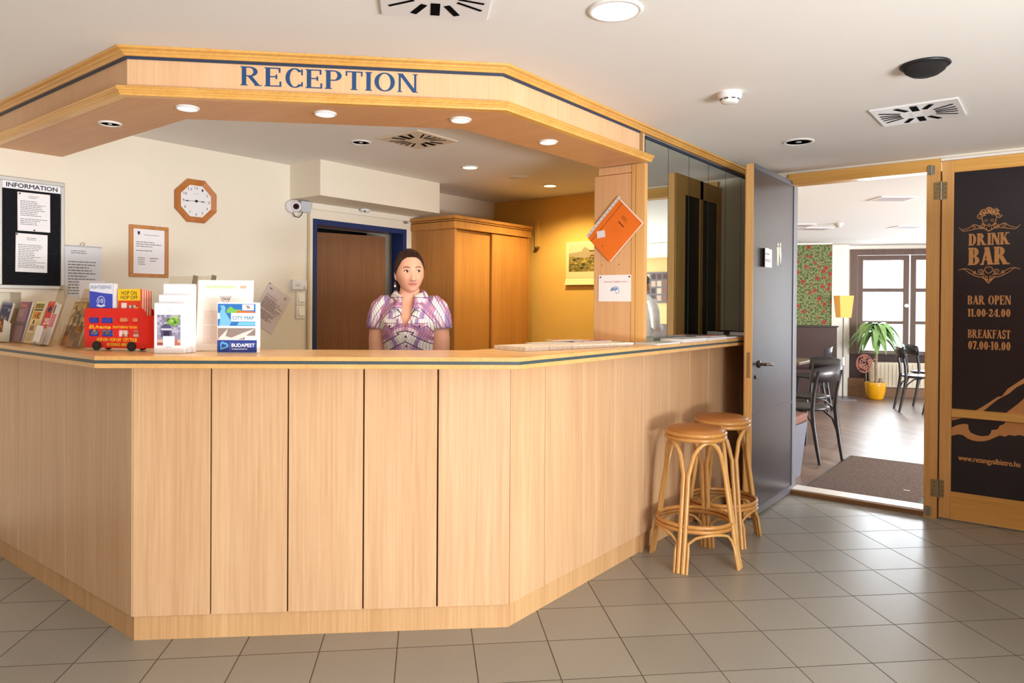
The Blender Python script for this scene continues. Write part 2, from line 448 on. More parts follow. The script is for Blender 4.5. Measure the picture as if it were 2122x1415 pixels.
# ------------------------------------------------------------------ floor with diagonal tiles
def tile_mat():
    m, nt, b = _new('grey_floor_tiles')
    setin(b, Specular_IOR_Level=0.55)
    N = nt.nodes.new; L = nt.links.new
    tc = N('ShaderNodeTexCoord')
    mp = N('ShaderNodeMapping'); mp.vector_type = 'TEXTURE'
    mp.inputs['Location'].default_value = (-2.039, 1.909, 0)
    mp.inputs['Rotation'].default_value = (0, 0, math.radians(44.41))
    mp.inputs['Scale'].default_value = (0.29923, 0.29923, 0.29923)
    L(tc.outputs['Object'], mp.inputs['Vector'])
    sp = N('ShaderNodeSeparateXYZ'); L(mp.outputs['Vector'], sp.inputs[0])
    ds = []
    for ax in 'XY':
        a = N('ShaderNodeMath'); a.operation = 'ADD'; a.inputs[1].default_value = 100.5; L(sp.outputs[ax], a.inputs[0])
        f = N('ShaderNodeMath'); f.operation = 'FRACT'; L(a.outputs[0], f.inputs[0])
        s = N('ShaderNodeMath'); s.operation = 'SUBTRACT'; s.inputs[1].default_value = 0.5; L(f.outputs[0], s.inputs[0])
        q = N('ShaderNodeMath'); q.operation = 'ABSOLUTE'; L(s.outputs[0], q.inputs[0])
        ds.append(q)
    mn = N('ShaderNodeMath'); mn.operation = 'MINIMUM'; L(ds[0].outputs[0], mn.inputs[0]); L(ds[1].outputs[0], mn.inputs[1])
    r = N('ShaderNodeMapRange'); r.inputs[1].default_value = 0.0055; r.inputs[2].default_value = 0.010; L(mn.outputs[0], r.inputs[0])
    # cell tone
    ad = N('ShaderNodeVectorMath'); ad.operation = 'ADD'; ad.inputs[1].default_value = (100.0, 100.0, 0.5); L(mp.outputs['Vector'], ad.inputs[0])
    fl = N('ShaderNodeVectorMath'); fl.operation = 'FLOOR'; L(ad.outputs[0], fl.inputs[0])
    wn = N('ShaderNodeTexWhiteNoise'); wn.noise_dimensions = '2D'; L(fl.outputs[0], wn.inputs['Vector'])
    nz = N('ShaderNodeTexNoise'); nz.inputs['Scale'].default_value = 230; nz.inputs['Detail'].default_value = 3; L(tc.outputs['Object'], nz.inputs['Vector'])
    cr = N('ShaderNodeValToRGB'); cr.color_ramp.elements[0].position = 0.3; cr.color_ramp.elements[1].position = 0.7
    cr.color_ramp.elements[0].color = (*lin((140, 137, 127)), 1); cr.color_ramp.elements[1].color = (*lin((157, 153, 143)), 1)
    L(nz.outputs['Fac'], cr.inputs['Fac'])
    hs = N('ShaderNodeHueSaturation'); L(cr.outputs['Color'], hs.inputs['Color'])
    vr = N('ShaderNodeMapRange'); vr.inputs[3].default_value = 0.95; vr.inputs[4].default_value = 1.05; L(wn.outputs['Value'], vr.inputs[0]); L(vr.outputs[0], hs.inputs['Value'])
    mx = N('ShaderNodeMix'); mx.data_type = 'RGBA'; mx.inputs[6].default_value = (*lin((84, 74, 64)), 1)
    L(r.outputs[0], mx.inputs[0]); L(hs.outputs['Color'], mx.inputs[7]); L(mx.outputs[2], b.inputs['Base Color'])
    rr = N('ShaderNodeMapRange'); rr.inputs[3].default_value = 0.8; rr.inputs[4].default_value = 0.30; L(r.outputs[0], rr.inputs[0]); L(rr.outputs[0], b.inputs['Roughness'])
    bp = N('ShaderNodeBump'); bp.inputs['Strength'].default_value = 0.35; bp.inputs['Distance'].default_value = 0.004; L(r.outputs[0], bp.inputs['Height']); L(bp.outputs['Normal'], b.inputs['Normal'])
    return m
mb = MB(); mb.box(-5.4, -3.2, -0.06, 3.4, 5.30, 0.0, tile_mat())
tag(mb.build('floor', loc=(0, 0, 0)), kind='structure')

def plank_mat():
    m, nt, b = _new('bar_floor_boards')
    setin(b, Roughness=0.36, Specular_IOR_Level=0.5)
    N = nt.nodes.new; L = nt.links.new
    tc = N('ShaderNodeTexCoord'); mp = N('ShaderNodeMapping'); mp.inputs['Rotation'].default_value = (0, 0, math.radians(35)); L(tc.outputs['Object'], mp.inputs['Vector'])
    br = N('ShaderNodeTexBrick'); br.offset = 0.37; br.inputs['Scale'].default_value = 1.0; br.inputs['Mortar Size'].default_value = 0.002
    br.inputs['Brick Width'].default_value = 0.9; br.inputs['Row Height'].default_value = 0.09
    br.inputs['Color1'].default_value = (*lin((136, 112, 98)), 1); br.inputs['Color2'].default_value = (*lin((112, 90, 78)), 1); br.inputs['Mortar'].default_value = (*lin((70, 54, 48)), 1)
    L(mp.outputs['Vector'], br.inputs['Vector']); L(br.outputs['Color'], b.inputs['Base Color'])
    return m
mb = MB(); mb.box(-5.5, 5.40, -0.06, 4.5, 14.0, 0.0, plank_mat())
tag(mb.build('floor_bar', loc=(0, 5.4, 0)), kind='structure')

# ------------------------------------------------------------------ ceilings
mb = MB(); mb.box(-5.4, -3.2, ZC, 3.4, 5.40, ZC + 0.12, CEIL)
tag(mb.build('ceiling'), kind='structure')
mb = MB(); mb.box(-5.5, 5.40, 2.30, 4.5, 14.0, 2.42, plain('bar_ceiling_white', (244, 243, 241), 0.9))
tag(mb.build('ceiling_bar'), kind='structure')

# ------------------------------------------------------------------ walls of the lobby
WX = -4.27
mb = MB()
mb.box(-4.75, 1.42, 0, WX, 3.16, ZC, CREAM)
mb.box(-4.75, 3.16, 1.965, WX, 4.085, ZC, CREAM)
mb.box(-4.75, 4.085, 0, WX, 5.40, ZC, CREAM)
mb.box(-4.75, -3.2, 1.40, WX, 1.42, ZC, CREAM)       # wall above the niche beside the counter
mb.box(-5.4, -3.2, 0, -4.62, 1.42, 1.146, CREAM); mb.box(-5.4, -3.2, 1.146, -4.43, 1.34, 1.40, CREAM); mb.box(-5.4, 1.34, 1.146, WX, 1.42, 1.40, CREAM)
tag(mb.build('wall_west'), kind='structure')
mb = MB(); mb.box(-4.62, -3.0, 0, -4.60, 1.27, 0.10, plain('grey_skirting', (120, 122, 118), 0.6))
tag(mb.build('baseboard_west'), kind='structure')
# room behind the blue door
mb = MB()
mb.box(-6.2, 2.9, 0, -6.15, 4.4, 2.3, plain('back_room_paint', (190, 190, 186), 0.9)); mb.box(-6.2, 2.85, 0, -4.75, 2.9, 2.3, plain('back_room_paint', (190, 190, 186), 0.9))
mb.box(-6.2, 4.4, 0, -4.75, 4.45, 2.3, plain('back_room_paint', (190, 190, 186), 0.9)); mb.box(-6.2, 2.85, 2.25, -4.75, 4.45, 2.3, plain('back_room_paint', (190, 190, 186), 0.9))
mb.box(-6.2, 2.85, -0.05, -4.75, 4.45, 0.0, plain('back_room_paint', (190, 190, 186), 0.9))
tag(mb.build('wall_back_room'), kind='structure')
# bulkhead above the blue door
mb = MB(); mb.box(WX, 2.97, 2.08, -3.93, 4.13, ZC, CREAM)
tag(mb.build('trim_bulkhead'), kind='structure')
# ochre wall behind the counter and the mirrored partition that stands on the counter
mb = MB(); mb.box(WX, 5.24, 0, -2.10, 5.40, ZC, YELLOW)
tag(mb.build('wall_ochre'), kind='structure')
mb = MB(); mb.box(-2.10, 3.545, 1.146, -1.826, 5.26, ZC, CREAM)
tag(mb.build('wall_partition'), kind='structure')
# wall with the doorway to the bar
mb = MB()
mb.box(-2.10, 5.27, 0, -1.56, 5.40, ZC, CREAM)
mb.box(-1.56, 5.27, 2.287, 3.4, 5.40, ZC, CREAM)
mb.box(0.62, 5.27, 0, 3.4, 5.40, 2.287, CREAM)
tag(mb.build('wall_north'), kind='structure')
# walls behind the camera; the east side is a row of big windows
mb = MB(); mb.box(-5.4, -3.3, 0, 3.4, -3.2, ZC, plain('warm_back_wall', (150, 84, 32), 0.85))  # unseen wall; orange picked to warm the light bounced onto the counter's left face
tag(mb.build('wall_south'), kind='structure')
mb = MB(); mb.box(3.3, -3.2, 0, 3.4, -0.9, ZC, CREAM); mb.box(3.3, -0.9, 0, 3.4, 2.3, 0.45, CREAM); mb.box(3.3, -0.9, 2.2, 3.4, 2.3, ZC, CREAM); mb.box(3.3, 2.3, 0, 3.4, 5.27, ZC, CREAM)
tag(mb.build('wall_east'), kind='structure')
mb = MB(); mb.box(0.75, 2.55, 0, 0.87, 5.27, 1.5, plain('tan_paint', (196, 164, 124), 0.85))  # half-height wall added out of view to shade the counter's far right end
tag(mb.build('wall_added_shade'), kind='structure')
mb = MB()
for y in (-0.86, 0.70, 2.26): mb.box(3.31, y - 0.035, 0.45, 3.37, y + 0.035, 2.2, BROWNWOOD)
tag(mb.build('window_2'), kind='structure')

# ------------------------------------------------------------------ walls of the bar
FE = Vector((0.921, 0.390, 0)).normalized(); FN = Vector((-0.390, 0.921, 0)).normalized()
F0 = Vector((-2.31, 12.05, 0))
FW = Frame(F0, FE, (0, 0, 1))          # faces the lobby; out = towards the camera
def barbox(mb, a0, a1, b0, b1, c0, c1, mat): mb.fbox(FW, a0, a1, b0, b1, c0, c1, mat)
BARWHITE = plain('bar_white_paint', (246, 242, 234), 0.85)
mb = MB()
barbox(mb, -3.0, -0.315, 0, 2.30, -0.12, 0.0, BARWHITE)
barbox(mb, -0.315, 2.6, 2.245, 2.30, -0.12, 0.0, BARWHITE)
barbox(mb, -0.315, 2.6, 0.0, 0.655, -0.12, 0.0, DARKWOOD)
tag(mb.build('wall_bar_window', loc=F0), kind='structure')
def paper_mat():
    m, nt, b = _new('rose_wallpaper')
    setin(b, Roughness=0.8)
    N = nt.nodes.new; L = nt.links.new
    tc = N('ShaderNodeTexCoord')
    mp = N('ShaderNodeMapping'); mp.inputs['Rotation'].default_value = (0, 0, math.radians(-23)); L(tc.outputs['Object'], mp.inputs['Vector'])
    mp2 = N('ShaderNodeMapping'); mp2.inputs['Scale'].default_value = (1, 0.0, 1); L(mp.outputs['Vector'], mp2.inputs['Vector'])
    v = N('ShaderNodeTexVoronoi'); v.inputs['Scale'].default_value = 11; v.inputs['Randomness'].default_value = 0.75; L(mp2.outputs['Vector'], v.inputs['Vector'])
    r = N('ShaderNodeValToRGB'); e = r.color_ramp.elements
    e[0].position = 0.0; e[0].color = (*lin((120, 40, 36)), 1); e[1].position = 0.36; e[1].color = (*lin((150, 60, 48)), 1)
    r.color_ramp.interpolation = 'LINEAR'
    L(v.outputs['Distance'], r.inputs['Fac'])
    n = N('ShaderNodeTexNoise'); n.inputs['Scale'].default_value = 34; n.inputs['Detail'].default_value = 2; L(mp2.outputs['Vector'], n.inputs['Vector'])
    g = N('ShaderNodeValToRGB'); q = g.color_ramp.elements
    q[0].position = 0.42; q[0].color = (*lin((62, 80, 44)), 1); q[1].position = 0.56; q[1].color = (*lin((124, 128, 80)), 1)
    L(n.outputs['Fac'], g.inputs['Fac'])
    s = N('ShaderNodeMapRange'); s.inputs[1].default_value = 0.30; s.inputs[2].default_value = 0.40; L(v.outputs['Distance'], s.inputs[0])
    mx = N('ShaderNodeMix'); mx.data_type = 'RGBA'; L(s.outputs[0], mx.inputs[0]); L(r.outputs['Color'], mx.inputs[6]); L(g.outputs['Color'], mx.inputs[7])
    L(mx.outputs[2], b.inputs['Base Color'])
    return m
mb = MB(); barbox(mb, -2.9, -0.674, 1.08, 2.280, 0.50, 0.62, paper_mat()); barbox(mb, -2.9, -0.674, 2.280, 2.30, 0.50, 0.62, BARWHITE)
barbox(mb, -2.9, -0.674, 0, 1.08, 0.50, 0.61, DARKWOOD)
tag(mb.build('wall_bar_wallpaper', loc=F0), kind='structure')
mb = MB(); barbox(mb, -0.674, -0.375, 0, 2.30, 0.0, 0.22, BARWHITE)
tag(mb.build('wall_bar_pier', loc=F0), kind='structure')
mb = MB(); mb.box(-4.6, 5.4, 0, -4.5, 13.0, 2.3, BARWHITE)
tag(mb.build('wall_bar_west'), kind='structure')
# wall at the right of the bar, seen only in the mirror
mb = MB(); mb.box(0.7, 10.0, 0.0, 4.2, 10.1, 1.08, DARKWOOD); mb.box(0.7, 10.0, 1.08, 4.2, 10.1, 2.30, plain('bar_cream', (168, 140, 92), 0.85))
tag(mb.build('wall_bar_east'), kind='structure')
mb = MB(); mb.box(-5.4, 5.40, 2.30, 4.5, 5.41, 2.42, CREAM)

# ------------------------------------------------------------------ bar window
t = thing('window_1', None, None, F0, kind='structure')
mb = MB()
barbox(mb, -0.315, 2.4, 2.155, 2.245, -0.10, 0.03, BROWNWOOD); barbox(mb, -0.315, -0.215, 0.655, 2.155, -0.10, 0.03, BROWNWOOD); barbox(mb, -0.315, 2.4, 0.635, 0.665, -0.10, 0.06, BROWNWOOD)
mb.build('window_frame', t)
for k in range(3):
    s = -0.205 + k * 0.735
    mb = MB()
    a0, a1 = s, s + 0.715
    zz = (0.675, 1.10, 1.145, 1.59, 1.645, 2.075, 2.15)
    barbox(mb, a0, a0 + 0.075, 0.665, 2.15, -0.07, 0.0, BROWNWOOD); barbox(mb, a1 - 0.08, a1, 0.665, 2.15, -0.07, 0.0, BROWNWOOD)
    barbox(mb, a0 + 0.075, a1 - 0.08, 2.075, 2.15, -0.07, 0.0, BROWNWOOD); barbox(mb, a0 + 0.075, a1 - 0.08, 0.665, 0.69, -0.07, 0.0, BROWNWOOD)
    barbox(mb, a0 + 0.075, a1 - 0.08, 1.10, 1.145, -0.07, 0.0, BROWNWOOD); barbox(mb, a0 + 0.075, a1 - 0.08, 1.59, 1.645, -0.07, 0.0, BROWNWOOD)
    sash = mb.build('sash', t)
    mb = MB()
    for b0, b1 in ((0.69, 1.10), (1.145, 1.59), (1.645, 2.075)): barbox(mb, a0 + 0.075, a1 - 0.08, b0, b1, -0.04, -0.036, clear('window_glass', (250, 253, 255), 0.05))
    mb.build('pane', sash)
    if k == 0:
        mb = MB(); mb.lathe([(0.0, 0.0), (0.018, 0.0), (0.014, 0.02), (0.03, 0.03), (0.032, 0.045), (0.02, 0.055), (0, 0.056)], None, WHITEP, 12, F=subframe(FW, a1 - 0.045, 1.38, 0.0))
        mb.build('window_knob', sash)
# ------------------------------------------------------------------ reception counter
Z3 = (0, 0, 1)
def isect(p, d, q, e):
    k = (e[0] * (q[1] - p[1]) - e[1] * (q[0] - p[0])) / (e[0] * d[1] - e[1] * d[0])
    return (p[0] + d[0] * k, p[1] + d[1] * k)
def offpath(pts, o):
    """move a polyline sideways (to its right) by o with mitred corners"""
    seg = []
    for (x0, y0), (x1, y1) in zip(pts, pts[1:]):
        l = math.hypot(x1 - x0, y1 - y0); d = ((x1 - x0) / l, (y1 - y0) / l); n = (d[1], -d[0])
        seg.append(((x0 + n[0] * o, y0 + n[1] * o), d, (x1 + n[0] * o, y1 + n[1] * o)))
    out = [seg[0][0]]
    for a, b in zip(seg, seg[1:]): out.append(isect(a[0], a[1], b[0], b[1]))
    out.append(seg[-1][2])
    return out
def band(mb, pts, o0, o1, z0, z1, mat):
    """a board of constant section following the polyline, between offsets o0 < o1"""
    A = offpath(pts, o0); B = offpath(pts, o1)
    for i in range(len(pts) - 1):
        v = [(A[i][0], A[i][1], z0), (B[i][0], B[i][1], z0), (B[i + 1][0], B[i + 1][1], z0), (A[i + 1][0], A[i + 1][1], z0)]
        v += [(x, y, z1) for x, y, _ in v]
        mb.add(v, [(3, 2, 1, 0), (4, 5, 6, 7), (0, 1, 5, 4), (1, 2, 6, 5), (2, 3, 7, 6), (3, 0, 4, 7)], mat)
def moulding(mb, pts, prof, mat):
    """profile of (offset, z) swept along the polyline"""
    rails = []
    for o, z in prof: rails.append([(x, y, z) for x, y in offpath(pts, o)])
    n = len(prof); m = len(pts)
    for i in range(m - 1):
        v = [rails[k][i] for k in range(n)] + [rails[k][i + 1] for k in range(n)]
        mb.add(v, [(k, (k + 1) % n, n + (k + 1) % n, n + k) for k in range(n)], mat)
        mb.add(v, [tuple(range(n - 1, -1, -1)), tuple(range(n, 2 * n))], mat)

CP = [(-4.60, 1.285), (-2.90, 1.285), (-1.80, 2.32), (-1.80, 5.232)]
CI = [(-4.265, 1.285)] + CP[1:]
counter = thing('reception_counter', 'long beech panelled reception counter with chamfered front corner standing on the grey tiles', 'counter', (-2.35, 1.80, 0))
mb = MB(); band(mb, CI, -0.40, -0.019, 0.0, 1.097, GAP); mb.box(-4.60, 1.305, 0.0, -4.265, 1.41, 1.097, GAP)
mb.build('carcass', counter)
mb = MB(); band(mb, CP, -0.019, -0.012, 0.0, 0.098, PLINTH)
mb.build('plinth', counter)
def panel(p0, p1, z0=0.098, z1=1.0975, g=0.0022):
    d = Vector((p1[0] - p0[0], p1[1] - p0[1], 0)); l = d.length; d.normalize()
    F = Frame((p0[0], p0[1], 0), d, Z3)
    mb = MB(); mb.fbox(F, g, l - g, z0, z1, -0.018, 0.0, BEECH)
    bevel(mb.build('panel', counter), 0.0015, 1)
xs = [-4.60, -4.43, -4.133, -3.838, -3.543, -3.236, -2.90]
for a, b in zip(xs, xs[1:]): panel((a, 1.285), (b, 1.285))
for k in range(5):
    f0, f1 = k / 5, (k + 1) / 5
    panel((-2.90 + 1.10 * f0, 1.285 + 1.035 * f0), (-2.90 + 1.10 * f1, 1.285 + 1.035 * f1), g=0.0030)
ys = [2.32, 2.574, 2.88, 3.19, 3.505, 3.82, 4.12, 4.415, 4.71, 5.0, 5.232]
for a, b in zip(ys, ys[1:]): panel((-1.80, a), (-1.80, b))
mb = MB(); mb.box(-1.812, 3.49, 0.0, -1.797, 3.515, 0.098, PLINTH)
mb.build('plinth_joint', counter)

# worktop: one continuous slab with an inlaid dark stripe round the edge
TP = [(-4.60, 1.165), (-2.90, 1.145), (-1.655, 2.19), (-1.64, 5.235)]
top = thing('worktop', 'continuous pale beech worktop with a dark inlaid stripe along its edge, on the panelled counter', 'worktop', (-2.35, 1.80, 1.098))
mb = MB(); band(mb, [(-4.265, 1.161)] + TP[1:], -0.45, -0.012, 1.099, 1.1445, TOPWOOD); mb.box(-4.60, 1.178, 1.099, -4.265, 1.415, 1.1445, TOPWOOD)
mb.build('slab', top)
mb = MB(); band(mb, TP, -0.012, 0.0, 1.1285, 1.145, BEECH_X)
bevel(mb.build('upper_edge_band', top), 0.002, 2)
mb = MB(); band(mb, TP, -0.012, -0.003, 1.1165, 1.1285, SLATE)
mb.build('edge_inlay', top)
mb = MB(); band(mb, TP, -0.012, 0.0, 1.0985, 1.1165, BEECH_X)
bevel(mb.build('lower_edge_band', top), 0.002, 2)

# ------------------------------------------------------------------ canopy over the counter
PP = [(-4.27, 1.228), (-2.822, 1.228), (-1.80, 2.25), (-1.80, 3.44)]
canopy = thing('reception_canopy', 'beech canopy with honey mouldings and blue RECEPTION lettering, hung from the ceiling above the counter', 'canopy', (-2.31, 1.74, 2.135))
mb = MB(); band(mb, PP, -0.02, 0.0, 2.15, ZC - 0.001, FASCIA)
mb.build('fascia', canopy)
mb = MB(); moulding(mb, PP, [(0, 2.281), (0.006, 2.281), (0.006, 2.2915), (0, 2.2915)], STRIPE)
mb.build('blue_stripe', canopy)
PQ = PP[:3] + [(-1.80, 5.25)]
mb = MB(); moulding(mb, PQ, [(0.0, 2.2915), (0.012, 2.2915), (0.02, 2.300), (0.027, 2.304), (0.029, 2.308), (0.044, 2.312), (0.048, 2.3195), (0, 2.3195)], HONEY)
mb.build('crown_moulding', canopy)
PE = PP[:3] + [(-1.80, 3.52)]
mb = MB(); moulding(mb, PE, [(0.0, 2.1705), (0.040, 2.170), (0.049, 2.1675), (0.052, 2.162), (0.046, 2.157), (0.046, 2.1535), (0.040, 2.1505), (0.040, 2.147), (0.035, 2.143), (0.033, 2.135), (0.0, 2.135)], HONEY)
mb.build('lower_moulding', canopy)
SO = offpath(PP, -0.002)
SI = [(-4.27, 1.53), (-2.95, 1.53), (-2.115, 2.365), (-2.08, 3.50)]
mb = MB()
for i in range(3):
    a, b = SO[i], SO[i + 1]; c, d = SI[i + 1], SI[i]
    if i == 2: b = (b[0], 3.50)
    v = [(*a, 2.1352), (*b, 2.1352), (*c, 2.1352), (*d, 2.1352)]; v += [(x, y, 2.15) for x, y, _ in v]
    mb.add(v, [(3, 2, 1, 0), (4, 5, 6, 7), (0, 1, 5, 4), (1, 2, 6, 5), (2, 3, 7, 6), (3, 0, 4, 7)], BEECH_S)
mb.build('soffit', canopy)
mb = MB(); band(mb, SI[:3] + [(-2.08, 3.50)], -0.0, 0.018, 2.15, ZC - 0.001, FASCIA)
mb.build('inner_fascia', canopy)
mb = MB(); mb.box(-2.06, 3.482, 2.15, -1.80, 3.50, ZC - 0.001, FASCIA); mb.build('end_board', canopy)
mb = MB()
_d = Vector((1.022, 1.022, 0)).normalized()
FL = Frame((-2.822, 1.228, 0), _d, Z3)
BLUEL = plain('blue_vinyl', (24, 70, 118), 0.5)
L0 = (Vector((-2.523, 1.527, 0)) - FL.o).dot(_d); L1 = (Vector((-2.046, 2.004, 0)) - FL.o).dot(_d)
Serif(0.165, 0.062, 0.055, 1.0).line(mb, FL, 'RECEPTION', L0, L1, 2.1995, 2.2735, 0.0012, BLUEL, gap=0.10)
tag(mb.build('lettering', canopy), 'blue RECEPTION lettering')

# ------------------------------------------------------------------ pillar panel at the end of the partition
pil = thing('pillar_panel', 'beech clad pillar panel with honey edge strip, standing on the counter below the canopy end', 'panel', (-1.96, 3.53, 1.145))
PILM = wood('pillar_beech', (214, 162, 112), (230, 182, 132), 'Z', 0.45)
mb = MB(); mb.box(-2.125, 3.515, 1.146, -1.885, 3.545, 2.09, PILM); bevel(mb.build('board', pil), 0.002, 1)
mb = MB(); mb.box(-2.095, 3.513, 2.092, -1.885, 3.545, 2.1345, PILM); mb.build('upper_board', pil)
mb = MB()
mb.box(-1.882, 3.512, 1.146, -1.858, 3.545, 2.1345, HONEY_Z); mb.box(-1.855, 3.510, 1.146, -1.803, 3.545, 2.1345, HONEY_Z)
mb.build('edge_strip', pil)
for a in (-2.07, -1.96):
    mb = MB(); mb.disc(Frame((a, 3.515, 1.582), (1, 0, 0), Z3), 0, 0, 0.003, 0, 0.001, GAP, 8); mb.build('screw_hole', pil)

# ------------------------------------------------------------------ mirrors on the partition
MIR = plain('mirror_silver', (205, 212, 206), 0.015, metal=1.0)
MEDGE = plain('mirror_edge_green', (50, 66, 58), 0.3)
my = [3.548, 3.842, 4.135, 4.437, 4.739, 5.035, 5.25]
nm = ['tall wall mirror strip nearest the beech pillar', 'second tall wall mirror strip from the beech pillar', 'third tall wall mirror strip from the beech pillar',
      'fourth tall wall mirror strip from the beech pillar', 'fifth tall wall mirror strip from the pillar, partly behind the open door', 'last tall wall mirror strip, mostly hidden behind the open black door']
for k in range(6):
    t = thing('mirror', nm[k], 'mirror', (-1.824, (my[k] + my[k + 1]) / 2, 1.147), 'mirror strips above the counter')
    F = Frame((-1.826, my[k], 0), (0, 1, 0), Z3); l = my[k + 1] - my[k]
    mb = MB(); mb.fbox(F, 0.0002, l - 0.0002, 1.148, 2.2755, 0, 0.004, MEDGE); mb.build('backing', t)
    mb = MB(); mb.quad(F, 0.0035, l - 0.0035, 1.150, 2.2735, 0.0046, MIR); mb.build('glass', t)
mb = MB(); mb.box(-1.826, 3.545, 2.2765, -1.815, 5.25, 2.2915, STRIPE)
mb.build('mirror_stripe', canopy)
mb = MB(); mb.box(-1.818, 3.44, 2.172, -1.802, 3.50, 2.2915, wood('dark_joint_wood', (150, 112, 66), (170, 130, 80), 'Z')); mb.build('end_joint', canopy)
# ------------------------------------------------------------------ frame of the bar doorway
mb = MB()
mb.box(-1.56, 5.255, 2.224, -0.615, 5.36, 2.302, HONEY)
tag(mb.build('trim_1'), kind='structure')
mb = MB(); mb.box(-0.690, 5.25, 0.0, -0.615, 5.36, 2.224, HONEY_Z); mb.box(-0.615, 5.268, 0.0, -0.611, 5.35, 2.224, GAP)
tag(mb.build('trim_2'), kind='structure')
mb = MB(); mb.box(-1.56, 5.335, 0.0, -1.532, 5.40, 2.224, plain('grey_jamb', (96, 98, 100), 0.5))
tag(mb.build('trim_3'), kind='structure')
mb = MB(); mb.box(-0.61, 5.31, 0.0, 0.62, 5.42, 0.03, GAP); mb.box(-1.53, 5.27, 0.0, -0.69, 5.295, 0.032, wood('sill_wood', (120, 84, 52), (150, 108, 68), 'X')); mb.box(-1.53, 5.295, 0.0, -0.69, 5.44, 0.036, plain('pale_sill', (226, 220, 210), 0.35))  # dark strip under the black panel is added to stop bar light leaking
tag(mb.build('trim_4'), kind='structure')
mb = MB(); mb.box(-0.612, 5.255, 2.2865, 0.62, 5.30, 2.302, plain('white_bead', (240, 236, 228), 0.6))
tag(mb.build('trim_5'), kind='structure')

# ------------------------------------------------------------------ open black door with the toilet sign
BLKDOOR = plain('black_lacquer_sheet', (56, 51, 56), 0.30, spec=0.6, var=0.14, vscale=5, bump=0.05, bscale=30)
GREYEDGE = plain('grey_door_edging', (104, 106, 116), 0.35, metal=0.3)
door = thing('door_1', None, None, (-1.555, 5.33, 0), kind='structure')
y0, y1, z0, z1 = 4.455, 5.325, 0.014, 2.252
mb = MB(); mb.box(-1.575, y0 + 0.008, z0, -1.537, y1, z1, HONEY_Z); mb.build('core', door)
mb = MB(); mb.box(-1.58, y0, z0, -1.532, y0 + 0.008, z1, HONEY_Z); bevel(mb.build('lock_stile', door), 0.002, 1)
F = Frame((-1.537, y0 + 0.008, 0), (0, 1, 0), Z3)     # black side, seen from the lobby
W = y1 - y0 - 0.008
mb = MB(); mb.fbox(F, 0.0, W, z0, z1, 0, 0.004, BLKDOOR); mb.build('black_sheet', door)
mb = MB()
mb.fbox(F, 0, W, z1 - 0.032, z1, 0.004, 0.009, GREYEDGE); mb.fbox(F, W - 0.028, W, 0.06, z1 - 0.032, 0.004, 0.009, GREYEDGE)
mb.fbox(F, 0, W, z0, 0.06, 0.004, 0.011, plain('door_kick_bar', (88, 84, 92), 0.35)); mb.fbox(F, 0, W, 0.655, 0.672, 0.004, 0.007, BLKDOOR)
mb.build('edging', door)
mb = MB()
for dx, k in ((0.492, 0), (0.545, 1)):           # two standing figures, one wide shouldered, one in a dress
    s = 1 if not k else 0.93; b = 1.632 if not k else 1.645; h = 0.155 * s
    mb.disc(F, dx, b + h * 0.93, 0.0125, 0.0042, 0.0052, ink((226, 214, 190)), 12)
    mb.poly(F, [(dx - 0.028, b + h * 0.80), (dx + 0.024, b + h * 0.82), (dx + 0.022, b + h * 0.45), (dx + 0.012, b), (dx + 0.002, b), (dx - 0.002, b + h * 0.36), (dx - 0.010, b), (dx - 0.022, b), (dx - 0.020, b + h * 0.45)] if not k else
            [(dx - 0.016, b + h * 0.84), (dx + 0.016, b + h * 0.80), (dx + 0.012, b + h * 0.62), (dx + 0.024, b + h * 0.42), (dx + 0.014, b + h * 0.16), (dx + 0.006, b), (dx - 0.004, b + 0.01), (dx - 0.008, b + h * 0.36), (dx - 0.020, b + h * 0.5)], 0.0048, ink((226, 214, 190)))
tag(mb.build('pictogram', door), 'cream pictogram of two figures')
mb = MB(); F2 = subframe(F, 0.12, 0.98, 0.004)
mb.lathe([(0, 0), (0.024, 0), (0.024, 0.008), (0.010, 0.010), (0.010, 0.045), (0, 0.046)], None, plain('dark_bronze', (84, 64, 52), 0.35, metal=0.7), 14, F=F2)
mb.tube([F2.p(0, 0, 0.042), F2.p(0.03, 0.0, 0.05), F2.p(0.09, -0.005, 0.052), F2.p(0.125, -0.012, 0.046)], [0.009, 0.010, 0.009, 0.007], plain('dark_bronze', (84, 64, 52), 0.35, metal=0.7))
mb.build('door_handle', door)
mb = MB(); mb.lathe([(0, 0), (0.012, 0), (0.012, 0.006), (0, 0.007)], None, plain('dark_bronze', (84, 64, 52), 0.35, metal=0.7), 12, F=subframe(F, 0.06, 0.90, 0.004))
mb.build('keyhole_cover', door)
mb = MB(); mb.fbox(Frame((-1.58, y0, 0), (1, 0, 0), Z3), 0.014, 0.036, 0.90, 1.06, 0, 0.0015, BRASSY); mb.build('lock_plate', door)
Fb = Frame((-1.575, y1, 0), (0, -1, 0), Z3)           # glazed side, seen in the mirrors
mb = MB()
for a0, a1 in ((0, 0.13), (W - 0.15, W), (0.405, 0.455)): mb.fbox(Fb, a0, a1, z0, z1, 0, 0.012, HONEY_Z)
for b0, b1 in ((z0, 0.2), (z1 - 0.13, z1), (0.65, 0.72)): mb.fbox(Fb, 0.13, W - 0.15, b0, b1, 0, 0.012, HONEY_Z)
mb.build('back_frame', door)
mb = MB(); mb.fbox(Fb, 0.13, W - 0.15, 0.2, z1 - 0.13, 0, 0.003, BLACKPANE); mb.build('dark_pane', door)
